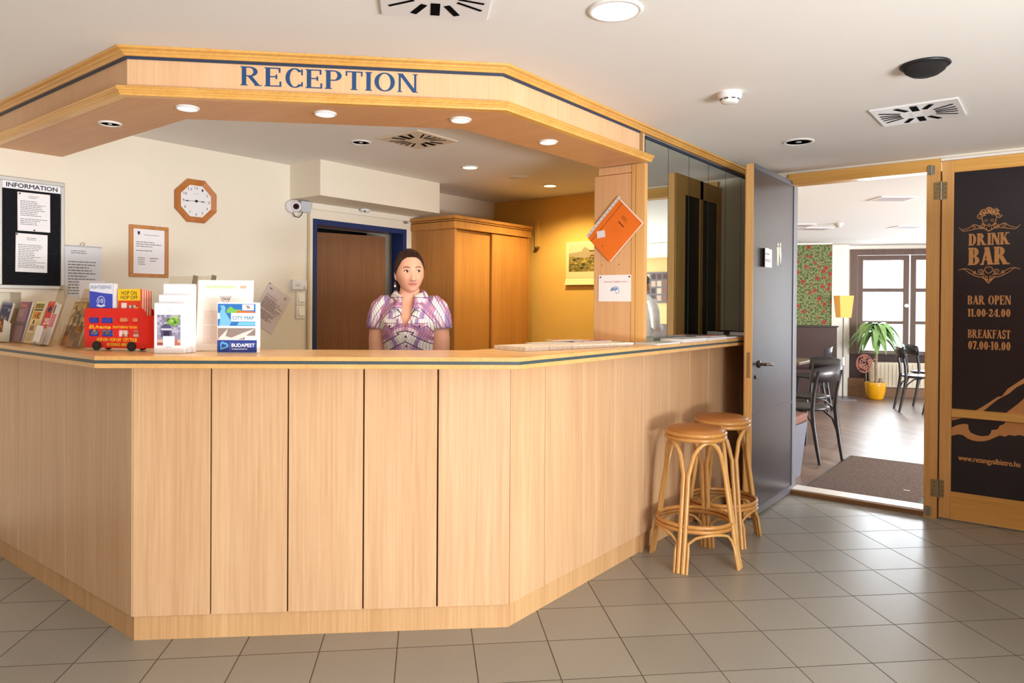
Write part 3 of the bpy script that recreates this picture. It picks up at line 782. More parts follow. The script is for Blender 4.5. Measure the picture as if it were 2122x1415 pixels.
# note taped to the door
note = thing('door_note', 'small curled white paper note taped to the black door beside the toilet pictogram', 'note', F.p(0.17, 1.61, 0.004))
mb = MB(); n = 8
P = [(0.155 + 0.205 * i / n, 0.006 + 0.022 * max(0, 1 - i / 3.0) ** 2) for i in range(n + 1)]
for i in range(n):
    (a, c), (a2, c2) = P[i], P[i + 1]
    w0 = 0.012 * math.sin(i * 1.1); w1 = 0.012 * math.sin((i + 1) * 1.1)
    v = [F.p(a, 1.608 + 0.004 * i / n, c), F.p(a2, 1.608 + 0.004 * (i + 1) / n, c2), F.p(a2, 1.735 - w1 * 0.3, c2), F.p(a, 1.735 - w0 * 0.3, c)]
    mb.add(v + [p - F.n * 0.001 for p in v], [(0, 1, 2, 3), (7, 6, 5, 4), (0, 4, 5, 1), (3, 2, 6, 7), (0, 3, 7, 4), (1, 5, 6, 2)], PAPER, False)
mb.build('sheet', note)
mb = MB(); lines(mb, F, 0.22, 0.33, 1.69, 1.705, 1, 0.0072, PRINT, 3); lines(mb, F, 0.215, 0.34, 1.645, 1.665, 2, 0.0072, PRINT, 5); mb.build('print', note)

# ------------------------------------------------------------------ fixed leaf with the bar's opening hours
d2 = thing('door_2', None, None, (-0.05, 5.30, 0), kind='structure')
F = Frame((0, 5.262, 0), (1, 0, 0), Z3)
X0, X1 = -0.607, 0.60
mb = MB()
mb.fbox(F, X0, -0.541, 0.012, 2.285, -0.045, 0, HONEY_Z); mb.fbox(F, X1 - 0.07, X1, 0.012, 2.285, -0.045, 0, HONEY_Z)
bevel(mb.build('stile', d2), 0.003, 1)
mb = MB()
mb.fbox(F, -0.541, X1 - 0.07, 2.208, 2.285, -0.045, -0.001, HONEY); mb.fbox(F, -0.541, X1 - 0.07, 0.012, 0.185, -0.045, -0.001, HONEY)
mb.build('rail', d2)
mb = MB()
mb.prism(Frame((-0.541, 5.262, 0), (0, 1, 0), Z3), [(-0.006, 0.662), (0.02, 0.655), (0.02, 0.715), (-0.006, 0.705)], 0, X1 - 0.07 + 0.541, HONEY)
mb.build('middle_rail', d2)
mb = MB(); mb.fbox(F, -0.541, X1 - 0.07, 0.185, 2.208, -0.03, -0.012, BLACKPANE)
mb.build('black_pane', d2)
GOLD = plain('copper_vinyl', (206, 144, 84), 0.5)
mb = MB(); c = -0.0112
S = Serif(0.25, 0.075, 0.045, 0.92, slab=0.08); S2 = Serif(0.21, 0.07, 0.04, 0.92, slab=0.08)
S.line(mb, F, 'DRINK', -0.459, -0.251, 1.741, 1.815, c, GOLD, gap=0.06)
S.line(mb, F, 'BAR', -0.459, -0.249, 1.619, 1.728, c, GOLD, gap=0.05)
S2.line(mb, F, 'BAR OPEN', -0.461, -0.242, 1.373, 1.428, c, GOLD, gap=0.07)
S2.line(mb, F, '11.00-24.00', -0.460, -0.242, 1.297, 1.345, c, GOLD, gap=0.06)
S2.line(mb, F, 'BREAKFAST', -0.458, -0.241, 1.164, 1.216, c, GOLD, gap=0.07)
S2.line(mb, F, '07.00-10.00', -0.457, -0.240, 1.093, 1.144, c, GOLD, gap=0.06)
write(mb, F, 'www.rezangyalbistro.hu', -0.502, -0.185, 0.379, 0.421, c, GOLD, bold=0.0013)
tag(mb.build('lettering', d2), 'copper coloured DRINK BAR lettering and opening hours')
mb = MB()
CZ = 0
def curl(pts, r0, r1, n=40):
    """flat ribbon of varying width through the given points (Catmull-Rom)"""
    P = [pts[0]] + list(pts) + [pts[-1]]; out = []
    for i in range(1, len(P) - 2):
        for k in range(n // 4):
            t = k / (n // 4); a, b, cc, d = P[i - 1], P[i], P[i + 1], P[i + 2]
            out.append(tuple(0.5 * ((2 * b[j]) + (-a[j] + cc[j]) * t + (2 * a[j] - 5 * b[j] + 4 * cc[j] - d[j]) * t * t + (-a[j] + 3 * b[j] - 3 * cc[j] + d[j]) * t ** 3) for j in (0, 1)))
    out.append(pts[-1]); global CZ
    for i in range(len(out) - 1):
        (x0, y0), (x1, y1) = out[i], out[i + 1]; l = math.hypot(x1 - x0, y1 - y0) or 1e-6
        f = i / len(out); w = (r0 + (r1 - r0) * f) / 2; nx, ny = -(y1 - y0) / l * w, (x1 - x0) / l * w
        CZ = (CZ + 1) % 60; k_ = c + CZ * 0.00002; mb.add([F.p(x0 - nx, y0 - ny, k_), F.p(x1 - nx, y1 - ny, k_), F.p(x1 + nx, y1 + ny, k_), F.p(x0 + nx, y0 + ny, k_)], [(0, 1, 2, 3)], GOLD)
def spiral(cx, cy, r, a0, turns, s, w0, w1):
    pts = []
    for k in range(14):
        f = k / 13; a = math.radians(a0) + s * turns * 2 * PI * f; rr = r * (1 - 0.8 * f)
        pts.append((cx + rr * math.cos(a), cy + rr * math.sin(a)))
    curl(pts, w0, w1, 8)
cx = -0.355
# curly-haired head between two wings of scrollwork
for k in range(9):
    a = math.radians(20 + k * 17.5); spiral(cx + 0.050 * math.cos(a), 1.905 + 0.052 * math.sin(a), 0.018, 40 * k, 1.3, 1 if k % 2 else -1, 0.005, 0.003)
for k in range(5):
    a = math.radians(45 + k * 22.5); spiral(cx + 0.026 * math.cos(a), 1.918 + 0.026 * math.sin(a), 0.013, 70 * k, 1.2, -1, 0.004, 0.002)
curl([(cx - 0.036, 1.905), (cx - 0.030, 1.878), (cx - 0.010, 1.860), (cx + 0.012, 1.860), (cx + 0.030, 1.878), (cx + 0.036, 1.905)], 0.004, 0.004)
for sx in (-1, 1):
    curl([(cx + sx * 0.006, 1.893), (cx + sx * 0.016, 1.898), (cx + sx * 0.026, 1.894)], 0.003, 0.003)
    curl([(cx + sx * 0.010, 1.888), (cx + sx * 0.016, 1.886), (cx + sx * 0.022, 1.888)], 0.003, 0.003)
    curl([(cx, 1.826), (cx + sx * 0.03, 1.846), (cx + sx * 0.075, 1.870), (cx + sx * 0.105, 1.852), (cx + sx * 0.14, 1.842), (cx + sx * 0.158, 1.858)], 0.006, 0.002)
    curl([(cx + sx * 0.045, 1.848), (cx + sx * 0.08, 1.842), (cx + sx * 0.11, 1.836), (cx + sx * 0.135, 1.834), (cx + sx * 0.158, 1.858)], 0.005, 0.002)
    spiral(cx + sx * 0.040, 1.856, 0.018, 90, 1.4, sx, 0.005, 0.003); spiral(cx + sx * 0.075, 1.858, 0.011, 90, 1.1, -sx, 0.004, 0.002)
    curl([(cx + sx * 0.004, 1.826), (cx + sx * 0.012, 1.838), (cx + sx * 0.014, 1.852)], 0.004, 0.003)
    curl([(cx, 1.505), (cx + sx * 0.030, 1.540), (cx + sx * 0.062, 1.548), (cx + sx * 0.10, 1.570), (cx + sx * 0.13, 1.594), (cx + sx * 0.160, 1.588)], 0.006, 0.002)
    curl([(cx + sx * 0.020, 1.560), (cx + sx * 0.06, 1.562), (cx + sx * 0.09, 1.585), (cx + sx * 0.125, 1.598), (cx + sx * 0.160, 1.588)], 0.005, 0.002)
    spiral(cx + sx * 0.042, 1.578, 0.017, -90, 1.4, -sx, 0.005, 0.003); spiral(cx + sx * 0.075, 1.572, 0.010, 90, 1.2, sx, 0.004, 0.002)
    for q in (0.008, 0.018, 0.028): curl([(cx + sx * 0.002, 1.520), (cx + sx * q * 0.8, 1.535), (cx + sx * q, 1.552)], 0.003, 0.004)
curl([(cx - 0.022, 1.585), (cx - 0.014, 1.602), (cx, 1.606), (cx + 0.014, 1.602), (cx + 0.022, 1.585), (cx, 1.566), (cx - 0.022, 1.585)], 0.004, 0.004)
curl([(cx - 0.008, 1.858), (cx, 1.872), (cx + 0.008, 1.858)], 0.002, 0.002); curl([(cx - 0.006, 1.870), (cx, 1.868), (cx + 0.007, 1.870)], 0.003, 0.003)
tag(mb.build('crest', d2), 'copper coloured scrollwork crest with a curly-haired head')
mb = MB()
up = [(-0.42, 0.700), (-0.385, 0.722), (-0.350, 0.760), (-0.272, 0.822), (-0.255, 0.858), (-0.20, 0.905), (-0.165, 0.935), (-0.16, 0.905), (-0.20, 0.880), (-0.25, 0.838), (-0.262, 0.815), (-0.33, 0.758), (-0.375, 0.715), (-0.38, 0.700)]
mb.poly(F, [(-0.42, 0.706), (-0.375, 0.740), (-0.300, 0.806), (-0.280, 0.812), (-0.252, 0.858), (-0.150, 0.948), (-0.150, 0.912), (-0.205, 0.874), (-0.245, 0.830), (-0.300, 0.790), (-0.340, 0.748), (-0.378, 0.706)], c, GOLD)
mb.poly(F, [(-0.541, 0.635), (-0.50, 0.650), (-0.468, 0.662), (-0.53, 0.662), (-0.541, 0.655)], c, GOLD)
mb.poly(F, [(-0.262, 0.706), (-0.235, 0.735), (-0.20, 0.770), (-0.175, 0.800), (-0.12, 0.90), (-0.05, 0.95), (0.10, 0.97), (0.30, 0.90), (0.40, 0.76), (0.42, 0.706)], c, GOLD)
mb.poly(F, [(-0.541, 0.590), (-0.510, 0.610), (-0.480, 0.620), (-0.452, 0.620), (-0.450, 0.590), (-0.438, 0.570), (-0.41, 0.558), (-0.38, 0.554), (-0.40, 0.520), (-0.43, 0.522), (-0.455, 0.532), (-0.480, 0.550), (-0.505, 0.552), (-0.541, 0.538)], c, GOLD)
mb.poly(F, [(-0.40, 0.520), (-0.38, 0.554), (-0.345, 0.562), (-0.334, 0.580), (-0.330, 0.598), (-0.30, 0.606), (-0.288, 0.630), (-0.268, 0.642), (-0.255, 0.662), (-0.05, 0.662), (-0.05, 0.59), (-0.168, 0.580), (-0.19, 0.584), (-0.215, 0.576), (-0.244, 0.578), (-0.26, 0.566), (-0.288, 0.570), (-0.341, 0.536), (-0.37, 0.524)], c, GOLD)
mb.poly(F, [(-0.05, 0.59), (-0.05, 0.662), (0.42, 0.662), (0.44, 0.60), (0.20, 0.56)], c, GOLD)
tag(mb.build('emblem', d2), 'copper coloured sweeping wing shape')
# hinges between jamb and leaf
for nmz, z in (('upper', 2.097), ('lower', 0.197)):
    t = thing('hinge', 'aged brass butt hinge at the %s end of the joint beside the black bar panel' % nmz, 'hinge', (-0.6105, 5.25, z), 'hinges on the bar door frame')
    mb = MB(); G = Frame((-0.6105, 5.2495, z), (1, 0, 0), Z3); G2 = Frame((-0.6105, 5.2615, z), (1, 0, 0), Z3)
    mb.fbox(G, -0.040, -0.006, -0.055, 0.055, 0, 0.002, BRASSY); mb.fbox(G2, 0.006, 0.034, -0.055, 0.055, 0, 0.002, BRASSY); mb.build('plate', t)
    mb = MB(); mb.tube([(-0.6105, 5.247, z - 0.058), (-0.6105, 5.247, z + 0.058)], 0.0065, STEEL, 10); mb.build('knuckle', t)
    for b in (-0.04, -0.013, 0.013, 0.04):
        mb = MB(); mb.disc(G, -0.028 + 0.008 * (b > 0), b, 0.004, 0.002, 0.003, GAP, 8); mb.build('screw', t)
        mb = MB(); mb.disc(G2, 0.024, b, 0.004, 0.002, 0.003, GAP, 8); mb.build('screw', t)
for nmz, z in (('top', 2.232), ('foot', 0.045)):
    t = thing('flush_bolt', 'small steel bolt at the %s of the wooden jamb left of the black bar panel' % nmz, 'bolt', (-0.665, 5.249, z), 'bolts on the bar door frame')
    mb = MB(); mb.fbox(Frame((-0.665, 5.2495, z), (1, 0, 0), Z3), -0.02, 0.02, -0.028, 0.028, 0, 0.003, STEEL); mb.build('plate', t)
    mb = MB(); mb.tube([(-0.665, 5.243, z - 0.032), (-0.665, 5.243, z + 0.032)], 0.005, STEEL, 8); mb.build('rod', t)

# ------------------------------------------------------------------ blue framed door in the west wall
d3 = thing('door_3', None, None, (WX, 3.62, 0), kind='structure')
mb = MB()
mb.box(WX - 0.12, 3.16, 0, WX + 0.012, 3.195, 1.965, NAVY); mb.box(WX - 0.12, 4.045, 0, WX + 0.012, 4.085, 1.965, NAVY); mb.box(WX - 0.12, 3.195, 1.926, WX + 0.012, 4.045, 1.965, NAVY)
mb.build('door_frame', d3)
a = math.radians(14)          # leaf hinged at the right jamb, ajar into the room behind
Fd = Frame((WX - 0.13, 3.985, 0), (-math.sin(a), -math.cos(a), 0), Z3)
mb = MB(); mb.fbox(Fd, 0.0, 0.83, 0.01, 1.905, 0.0, 0.04, WALNUT); mb.build('leaf', d3)
# ------------------------------------------------------------------ things on the west wall (facing +X)
WF = Frame((WX, 0, 0), (0, 1, 0), Z3)
ALU = plain('silver_frame', (206, 206, 202), 0.4, metal=0.35)
def felt():
    m, nt, b = _new('black_letter_felt')
    setin(b, Roughness=0.9, Base_Color=(*lin((32, 32, 36)), 1), Specular_IOR_Level=0.1)
    tc = nt.nodes.new('ShaderNodeTexCoord'); wv = nt.nodes.new('ShaderNodeTexWave'); wv.bands_direction = 'Z'; wv.inputs['Scale'].default_value = 40
    nt.links.new(tc.outputs['Object'], wv.inputs['Vector'])
    bp = nt.nodes.new('ShaderNodeBump'); bp.inputs['Strength'].default_value = 0.6; bp.inputs['Distance'].default_value = 0.004
    nt.links.new(wv.outputs['Fac'], bp.inputs['Height']); nt.links.new(bp.outputs['Normal'], b.inputs['Normal'])
    return m
ib = thing('information_board', 'black grooved information board with silver frame and white INFORMATION header, on the cream wall', 'notice board', WF.p(1.39, 1.42))
mb = MB()
for a0, a1, b0, b1 in ((1.228, 1.536, 1.970, 1.992), (1.228, 1.536, 1.417, 1.437), (1.228, 1.248, 1.437, 1.970), (1.517, 1.536, 1.437, 1.970)): mb.fbox(WF, a0, a1, b0, b1, 0.001, 0.03, ALU)
bevel(mb.build('frame', ib), 0.004, 2)
mb = MB(); mb.fbox(WF, 1.248, 1.517, 1.437, 1.932, 0.001, 0.016, felt()); mb.build('felt_panel', ib)
mb = MB(); mb.fbox(WF, 1.248, 1.517, 1.932, 1.970, 0.001, 0.018, PAPER); mb.build('header_strip', ib)
mb = MB(); write(mb, WF, 'INFORMATION', 1.268, 1.502, 1.9405, 1.9625, 0.0186, ink((44, 52, 76)), bold=0.0008); mb.build('lettering', ib)
def sheet(name, label, cat, F, w, h, c0, seed, pin=None, n=18, curlz=0.0, group=None):
    t = thing(name, label, cat, F.p(w / 2, 0, c0), group)
    mb = MB(); mb.fbox(F, 0, w, 0, h, c0, c0 + 0.0012, PAPER); mb.build('sheet', t)
    return t
def pin_at(t, F, a, b, c, col=(60, 60, 66)):
    mb = MB(); mb.lathe([(0, 0.006), (0.004, 0.005), (0.004, 0.0), (0.0, 0.0)], None, ink(col), 10, F=subframe(F, a, b, c)); mb.build('pin', t)
F = subframe(WF, 1.318, 1.719, 0.016, math.radians(0.3))
t = sheet('pinned_paper', 'upper white typed sheet pinned on the black information board', 'paper', F, 0.150, 0.2, 0.001, 1)
mb = MB(); lines(mb, F, 0.05, 0.10, 0.17, 0.185, 2, 0.0026, PRINT, 2); lines(mb, F, 0.012, 0.138, 0.03, 0.16, 14, 0.0026, PRINT, 4); mb.build('print', t); pin_at(t, F, 0.01, 0.192, 0.002); pin_at(t, F, 0.075, 0.006, 0.002)
F = subframe(WF, 1.308, 1.506, 0.016, math.radians(-0.5))
t = sheet('pinned_paper', 'lower white typed sheet pinned askew on the black information board', 'paper', F, 0.146, 0.2, 0.001, 1)
mb = MB(); lines(mb, F, 0.05, 0.10, 0.165, 0.182, 2, 0.0026, PRINT, 12); lines(mb, F, 0.012, 0.136, 0.02, 0.155, 15, 0.0026, PRINT, 14); mb.build('print', t); pin_at(t, F, 0.004, 0.194, 0.002)
F = subframe(WF, 1.544, 1.380, 0.0)
t = thing('wall_calendar', 'white printed sheet hanging from a wire hook between information board and framed certificate', 'paper', F.p(0.09, 0))
mb = MB(); mb.fbox(F, 0, 0.188, 0, 0.276, 0.002, 0.0045, plain('greyish_paper', (224, 226, 230), 0.7)); mb.build('sheet', t)
mb = MB(); mb.fbox(F, 0, 0.188, 0.274, 0.282, 0.001, 0.007, ink((190, 190, 194))); mb.build('top_bar', t)
mb = MB(); mb.tube([F.p(0.075, 0.282, 0.005), F.p(0.082, 0.296, 0.005), F.p(0.094, 0.301, 0.005), F.p(0.100, 0.292, 0.005), F.p(0.090, 0.284, 0.005)], 0.0018, STEEL, 6); mb.build('hook', t)
mb = MB(); lines(mb, F, 0.03, 0.15, 0.235, 0.258, 2, 0.005, PRINT, 22); lines(mb, F, 0.015, 0.17, 0.01, 0.20, 12, 0.005, PRINT, 24); mb.build('print', t)
F = subframe(WF, 1.675, 1.372, 0.0)
t = thing('leaning_sheet', 'small white blank card on the wall behind the tall clear brochure holder', 'paper', F.p(0.05, 0))
mb = MB(); mb.fbox(F, -0.06, 0.075, 0.0, 0.10, 0.005, 0.007, PAPER); mb.build('sheet', t)
# certificate
F = subframe(WF, 1.879, 1.500, 0.0, math.radians(0.0))
t = thing('framed_certificate', 'certificate with a small crest in an oak picture frame on the wall below the clock', 'picture', F.p(0.114, 0))
FRM = wood('oak_picture_frame', (182, 118, 62), (206, 144, 84), 'Z', 0.4)
mb = MB()
for a0, a1, b0, b1 in ((0, 0.228, 0.283, 0.304), (0, 0.228, 0, 0.021), (0, 0.022, 0.021, 0.283), (0.206, 0.228, 0.021, 0.283)): mb.fbox(F, a0, a1, b0, b1, 0.001, 0.018, FRM)
bevel(mb.build('frame', t), 0.003, 2)
mb = MB(); mb.fbox(F, 0.022, 0.206, 0.021, 0.283, 0.001, 0.008, PAPER); mb.build('sheet', t)
mb = MB(); G = ink((58, 60, 92))
mb.poly(F, [(0.048, 0.268), (0.062, 0.268), (0.062, 0.255), (0.055, 0.246), (0.048, 0.255)], 0.0084, G)
lines(mb, F, 0.085, 0.19, 0.245, 0.272, 3, 0.0084, PRINT, 31); lines(mb, F, 0.04, 0.19, 0.15, 0.225, 6, 0.0084, PRINT, 32); lines(mb, F, 0.05, 0.10, 0.07, 0.12, 4, 0.0084, PRINT, 33); lines(mb, F, 0.12, 0.18, 0.06, 0.12, 4, 0.0084, PRINT, 34)
mb.build('print', t)
# clock
F = subframe(WF, 2.279, 1.984, 0.0)
t = thing('wall_clock', 'octagonal oak framed wall clock with a white face showing about quarter to three', 'clock', F.p(0, -0.13))
CLK = wood('clock_oak', (176, 104, 50), (202, 132, 72), 'Z', 0.35)
R0, R1 = 0.1435, 0.105
def octo(r): return [(r * math.cos(math.radians(22.5 + 45 * k)), r * math.sin(math.radians(22.5 + 45 * k))) for k in range(8)]
A, B, C_ = octo(R0), octo(R0 - 0.008), octo(R1)
mb = MB()
v = [F.p(a, b, 0.001) for a, b in A] + [F.p(a, b, 0.022) for a, b in A] + [F.p(a, b, 0.030) for a, b in B] + [F.p(a, b, 0.016) for a, b in C_]
fs = []
for r in range(3):
    for k in range(8): fs.append((r * 8 + k, r * 8 + (k + 1) % 8, (r + 1) * 8 + (k + 1) % 8, (r + 1) * 8 + k))
mb.add(v, fs, CLK); mb.build('octagonal_frame', t)
mb = MB(); mb.poly(F, octo(R1 + 0.001), 0.0158, plain('clock_face', (236, 236, 238), 0.4)); mb.build('face', t)
mb = MB(); K = ink((70, 64, 66))
for h in range(1, 13):
    a = math.radians(90 - 30 * h); r = 0.082; x, y = r * math.cos(a), r * math.sin(a); s = str(h); ww = 0.0055 * len(s)
    write(mb, F, s, x - ww, x + ww, y - 0.0075, y + 0.0075, 0.0164, K)
write(mb, F, 'Quartz', -0.016, 0.016, 0.042, 0.047, 0.0164, PRINT)
mb.build('numerals', t)
mb = MB()
def hand(ang, l, w):
    G = subframe(F, 0, 0, 0, math.radians(ang)); mb.poly(G, [(-0.012, -w / 3), (l * 0.55, -w / 4), (l * 0.62, -w), (l * 0.82, -w * 0.3), (l, 0), (l * 0.82, w * 0.3), (l * 0.62, w), (l * 0.55, w / 4), (-0.012, w / 3)], 0.0185, BLACKP)
hand(0, 0.063, 0.0045); hand(183, 0.088, 0.004); mb.disc(F, 0, 0, 0.0085, 0.017, 0.020, BLACKP, 14)
mb.build('hands', t)
# slanting notice
F = Frame(WF.p(2.809, 1.495, 0.002), (0, 0.852, -0.524), (0, 0.524, 0.852))
w_, h_ = 0.205, 0.292
F = subframe(F, 0, -h_, 0)
t = thing('slanting_notice', 'typed sheet hung askew from one pin on the wall right of the white sign', 'paper', F.p(0.1, 0))
mb = MB(); mb.fbox(F, 0, w_, 0, h_, 0, 0.0015, plain('mauve_paper', (222, 208, 206), 0.8)); mb.build('sheet', t)
mb = MB(); D_ = ink((104, 90, 92)); lines(mb, F, 0.02, 0.06, 0.255, 0.27, 1, 0.002, D_, 41, 0.5); lines(mb, F, 0.02, 0.19, 0.05, 0.22, 20, 0.002, D_, 42, 0.5); mb.disc(F, 0.165, 0.262, 0.011, 0.0015, 0.002, ink((170, 158, 160)), 14); mb.build('print', t)
pin_at(t, F, 0.006, h_ - 0.004, 0.0015)
# thermostat and switches
t = thing('thermostat', 'white room thermostat with a small dial, above two light switches beside the blue door', 'thermostat', WF.p(3.037, 1.448))
mb = MB(); mb.fbox(WF, 2.978, 3.097, 1.450, 1.521, 0.001, 0.03, WHITEP); bevel(mb.build('case', t), 0.004, 2)
mb = MB(); mb.lathe([(0.0, 0.006), (0.011, 0.006), (0.012, 0.0), (0.0, 0.0)], None, plain('dial_white', (224, 222, 218), 0.4), 16, F=subframe(WF, 3.078, 1.466, 0.03)); mb.build('dial', t)
mb = MB(); mb.quad(WF, 2.99, 3.05, 1.471, 1.473, 0.0304, PRINT); lines(mb, WF, 3.0, 3.045, 1.476, 1.49, 2, 0.0304, PRINT, 8); mb.disc(WF, 3.084, 1.511, 0.003, 0.03, 0.0306, GAP, 8); mb.build('print', t)
for nm_, b0 in (('upper', 1.341), ('lower', 1.245)):
    t = thing('light_switch', '%s of two white rocker light switches below the thermostat' % nm_, 'switch', WF.p(3.06, b0), 'light switches by the blue door')
    mb = MB(); mb.fbox(WF, 3.022, 3.096, b0, b0 + 0.092, 0.001, 0.009, plain('switch_plate', (246, 243, 236), 0.4)); bevel(mb.build('plate', t), 0.003, 2)
    mb = MB(); mb.add([WF.p(a, b, c) for a, b, c in ((3.038, b0 + 0.022, 0.009), (3.088, b0 + 0.022, 0.009), (3.088, b0 + 0.076, 0.009), (3.038, b0 + 0.076, 0.009), (3.038, b0 + 0.022, 0.018), (3.088, b0 + 0.022, 0.018), (3.088, b0 + 0.076, 0.012), (3.038, b0 + 0.076, 0.012))],
        [(4, 5, 6, 7), (0, 1, 5, 4), (1, 2, 6, 5), (2, 3, 7, 6), (3, 0, 4, 7)], plain('switch_rocker', (252, 250, 244), 0.35)); mb.build('rocker', t)
# cable trunking and door surround boards
t = thing('cable_trunking', 'slim cream cable trunking running down the wall beside the blue door frame', 'trunking', WF.p(3.122, 0.9))
mb = MB(); mb.fbox(WF, 3.113, 3.131, 0.20, 1.995, 0.001, 0.016, plain('trunking_beige', (206, 190, 160), 0.6)); mb.build('channel', t)
mb = MB(); mb.box(WX, 3.135, 0.0, WX + 0.008, 3.159, 1.995, CREAM); mb.box(WX, 3.135, 1.966, WX + 0.010, 4.11, 2.030, CREAM); mb.box(WX, 3.15, 2.034, WX + 0.014, 4.11, 2.078, plain('white_board', (240, 232, 216), 0.7))
tag(mb.build('trim_6', loc=(WX, 3.6, 2.0)), kind='structure')
# security camera
t = thing('security_camera', 'white dome security camera on a grey wall box at the corner of the bulkhead', 'camera', WF.p(3.06, 1.99))
GRY = plain('camera_grey', (196, 202, 210), 0.4)
mb = MB(); mb.fbox(WF, 3.028, 3.110, 1.997, 2.074, 0.001, 0.055, GRY); bevel(mb.build('wall_box', t), 0.004, 2)
cc = WF.p(2.985, 2.028, 0.055)
mb = MB(); mb.lathe([(0.0, 0.0), (0.044, 0.0), (0.046, 0.012), (0.042, 0.03), (0.030, 0.038), (0, 0.040)], None, plain('camera_white', (226, 222, 226), 0.35), 20, F=Frame(cc + Vector((-0.045, -0.01, 0)), (0.45, 0.89, 0), Z3)); mb.build('dome', t)
FC = Frame(cc + Vector((0.004, -0.002, -0.002)), (0.70, 0.714, 0), (0, 0, 1))
mb = MB(); mb.lathe([(0.0, -0.02), (0.036, -0.02), (0.036, 0.012), (0.031, 0.016), (0.022, 0.012), (0, 0.012)], None, plain('camera_white', (226, 222, 226), 0.35), 20, F=FC); mb.build('lens_ring', t)
mb = MB(); mb.disc(FC, 0, 0, 0.021, 0.012, 0.0135, plain('lens_purple_black', (52, 34, 52), 0.2), 16); mb.disc(FC, 0, 0, 0.009, 0.0135, 0.016, plain('lens_core', (14, 12, 20), 0.1), 12); mb.build('lens', t)
mb = MB(); mb.tube([cc + Vector((-0.03, -0.01, -0.04)), cc + Vector((-0.01, -0.005, -0.068)), cc + Vector((0.0, 0.02, -0.075)), cc + Vector((-0.005, 0.045, -0.055)), cc + Vector((-0.01, 0.06, -0.030))], 0.0032, BLACKP, 6); mb.build('cable', t)
# motion sensor and brackets below the bulkhead
t = thing('motion_sensor', 'small white oval sensor under the bulkhead above the blue door', 'sensor', (WX + 0.05, 3.60, 2.065))
mb = MB(); mb.ball((WX + 0.055, 3.61, 2.068), (0.03, 0.05, 0.016), WHITEP, 16, 8); mb.build('case', t)
mb = MB(); mb.ball((WX + 0.075, 3.585, 2.060), (0.008, 0.008, 0.006), BLACKP, 8, 6); mb.build('eye', t)
t = thing('door_closer_bracket', 'small steel bracket on the wall above the right corner of the blue door frame', 'bracket', (WX + 0.02, 4.07, 2.02))
mb = MB(); mb.box(WX + 0.014, 4.045, 2.012, WX + 0.04, 4.075, 2.030, STEEL); mb.build('plate', t)
mb = MB(); mb.tube([(WX + 0.03, 4.06, 2.02), (WX + 0.05, 4.085, 2.025)], 0.006, STEEL, 8); mb.build('pin', t)

# ------------------------------------------------------------------ wardrobe
cab = thing('wardrobe', 'tall honey oak wardrobe with two sliding doors and a stepped cornice, against the ochre wall', 'wardrobe', (-4.02, 4.66, 0))
cx0, cx1, cy0, cy1 = WX + 0.004, -3.785, 4.15, 5.15
mb = MB(); mb.box(cx0, cy0, 0.0, cx1, cy0 + 0.025, 1.955, wood('wardrobe_side', (176, 118, 62), (198, 140, 80), 'Z')); mb.build('side_panel', cab)
mb = MB(); mb.box(cx0, cy1 - 0.025, 0.0, cx1, cy1, 1.955, OAK); mb.build('side_panel', cab)
mb = MB(); mb.box(cx0, cy0 + 0.025, 0, cx0 + 0.012, cy1 - 0.025, 1.955, OAK); mb.build('back', cab)
mb = MB(); mb.box(cx0, cy0 + 0.025, 0, cx1 - 0.02, cy1 - 0.025, 0.08, OAK); mb.build('base', cab)
mb = MB(); mb.box(cx1 - 0.045, cy0 + 0.025, 0.08, cx1 - 0.027, cy0 + 0.50, 1.95, OAK); mb.build('sliding_door', cab)
mb = MB(); mb.box(cx1 - 0.022, cy0 + 0.475, 0.08, cx1 - 0.004, cy1 - 0.025, 1.95, OAK); mb.build('sliding_door', cab)
mb = MB(); mb.box(cx0, cy0 - 0.012, 1.955, cx1 + 0.012, cy1 + 0.012, 2.013, OAK); mb.box(cx0, cy0 - 0.012, 2.018, cx1 + 0.014, cy1 + 0.012, 2.030, OAK); mb.box(cx0, cy0 - 0.022, 2.032, cx1 + 0.024, cy1 + 0.020, 2.058, OAK); mb.box(cx0, cy0, 2.012, cx1, cy1, 2.034, GAP)
bevel(mb.build('cornice', cab), 0.004, 2)
t = thing('wall_duct', 'narrow vertical ochre cable duct on the wall right of the wardrobe', 'duct', (-3.74, 5.22, 1.86))
mb = MB(); mb.box(-3.775, 5.215, 1.88, -3.735, 5.24, 2.14, YELLOW); mb.build('channel', t)
mb = MB(); mb.lathe([(0.0, -0.02), (0.012, -0.016), (0.026, 0.0), (0, 0.0)], (-3.75, 5.215, 1.875), plain('duct_end', (120, 90, 50), 0.6), 12); mb.build('end_cap', t)
# landscape calendar on the ochre wall
F = Frame((-3.445, 5.24, 1.53), (1, 0, 0), Z3)
t = thing('landscape_calendar', 'calendar with a hilly landscape picture on the ochre wall, half hidden by the pillar', 'calendar', F.p(0.17, 0))
CW = plain('calendar_card', (236, 214, 160), 0.7)
mb = MB(); mb.fbox(F, 0, 0.36, 0.06, 0.375, 0.001, 0.008, CW); mb.build('card', t)
mb = MB(); mb.add([F.p(a, b, c) for a, b, c in ((0.0, 0.0, 0.03), (0.36, 0.0, 0.03), (0.36, 0.058, 0.008), (0.0, 0.058, 0.008), (0.0, 0.0, 0.024), (0.36, 0.0, 0.024), (0.36, 0.058, 0.002), (0.0, 0.058, 0.002))], [(0, 1, 2, 3), (7, 6, 5, 4), (0, 4, 5, 1), (3, 2, 6, 7), (0, 3, 7, 4), (1, 5, 6, 2)], CW); mb.build('flap', t)
mb = MB(); c = 0.0085
mb.quad(F, 0.03, 0.33, 0.115, 0.355, c, ink((214, 196, 150)))
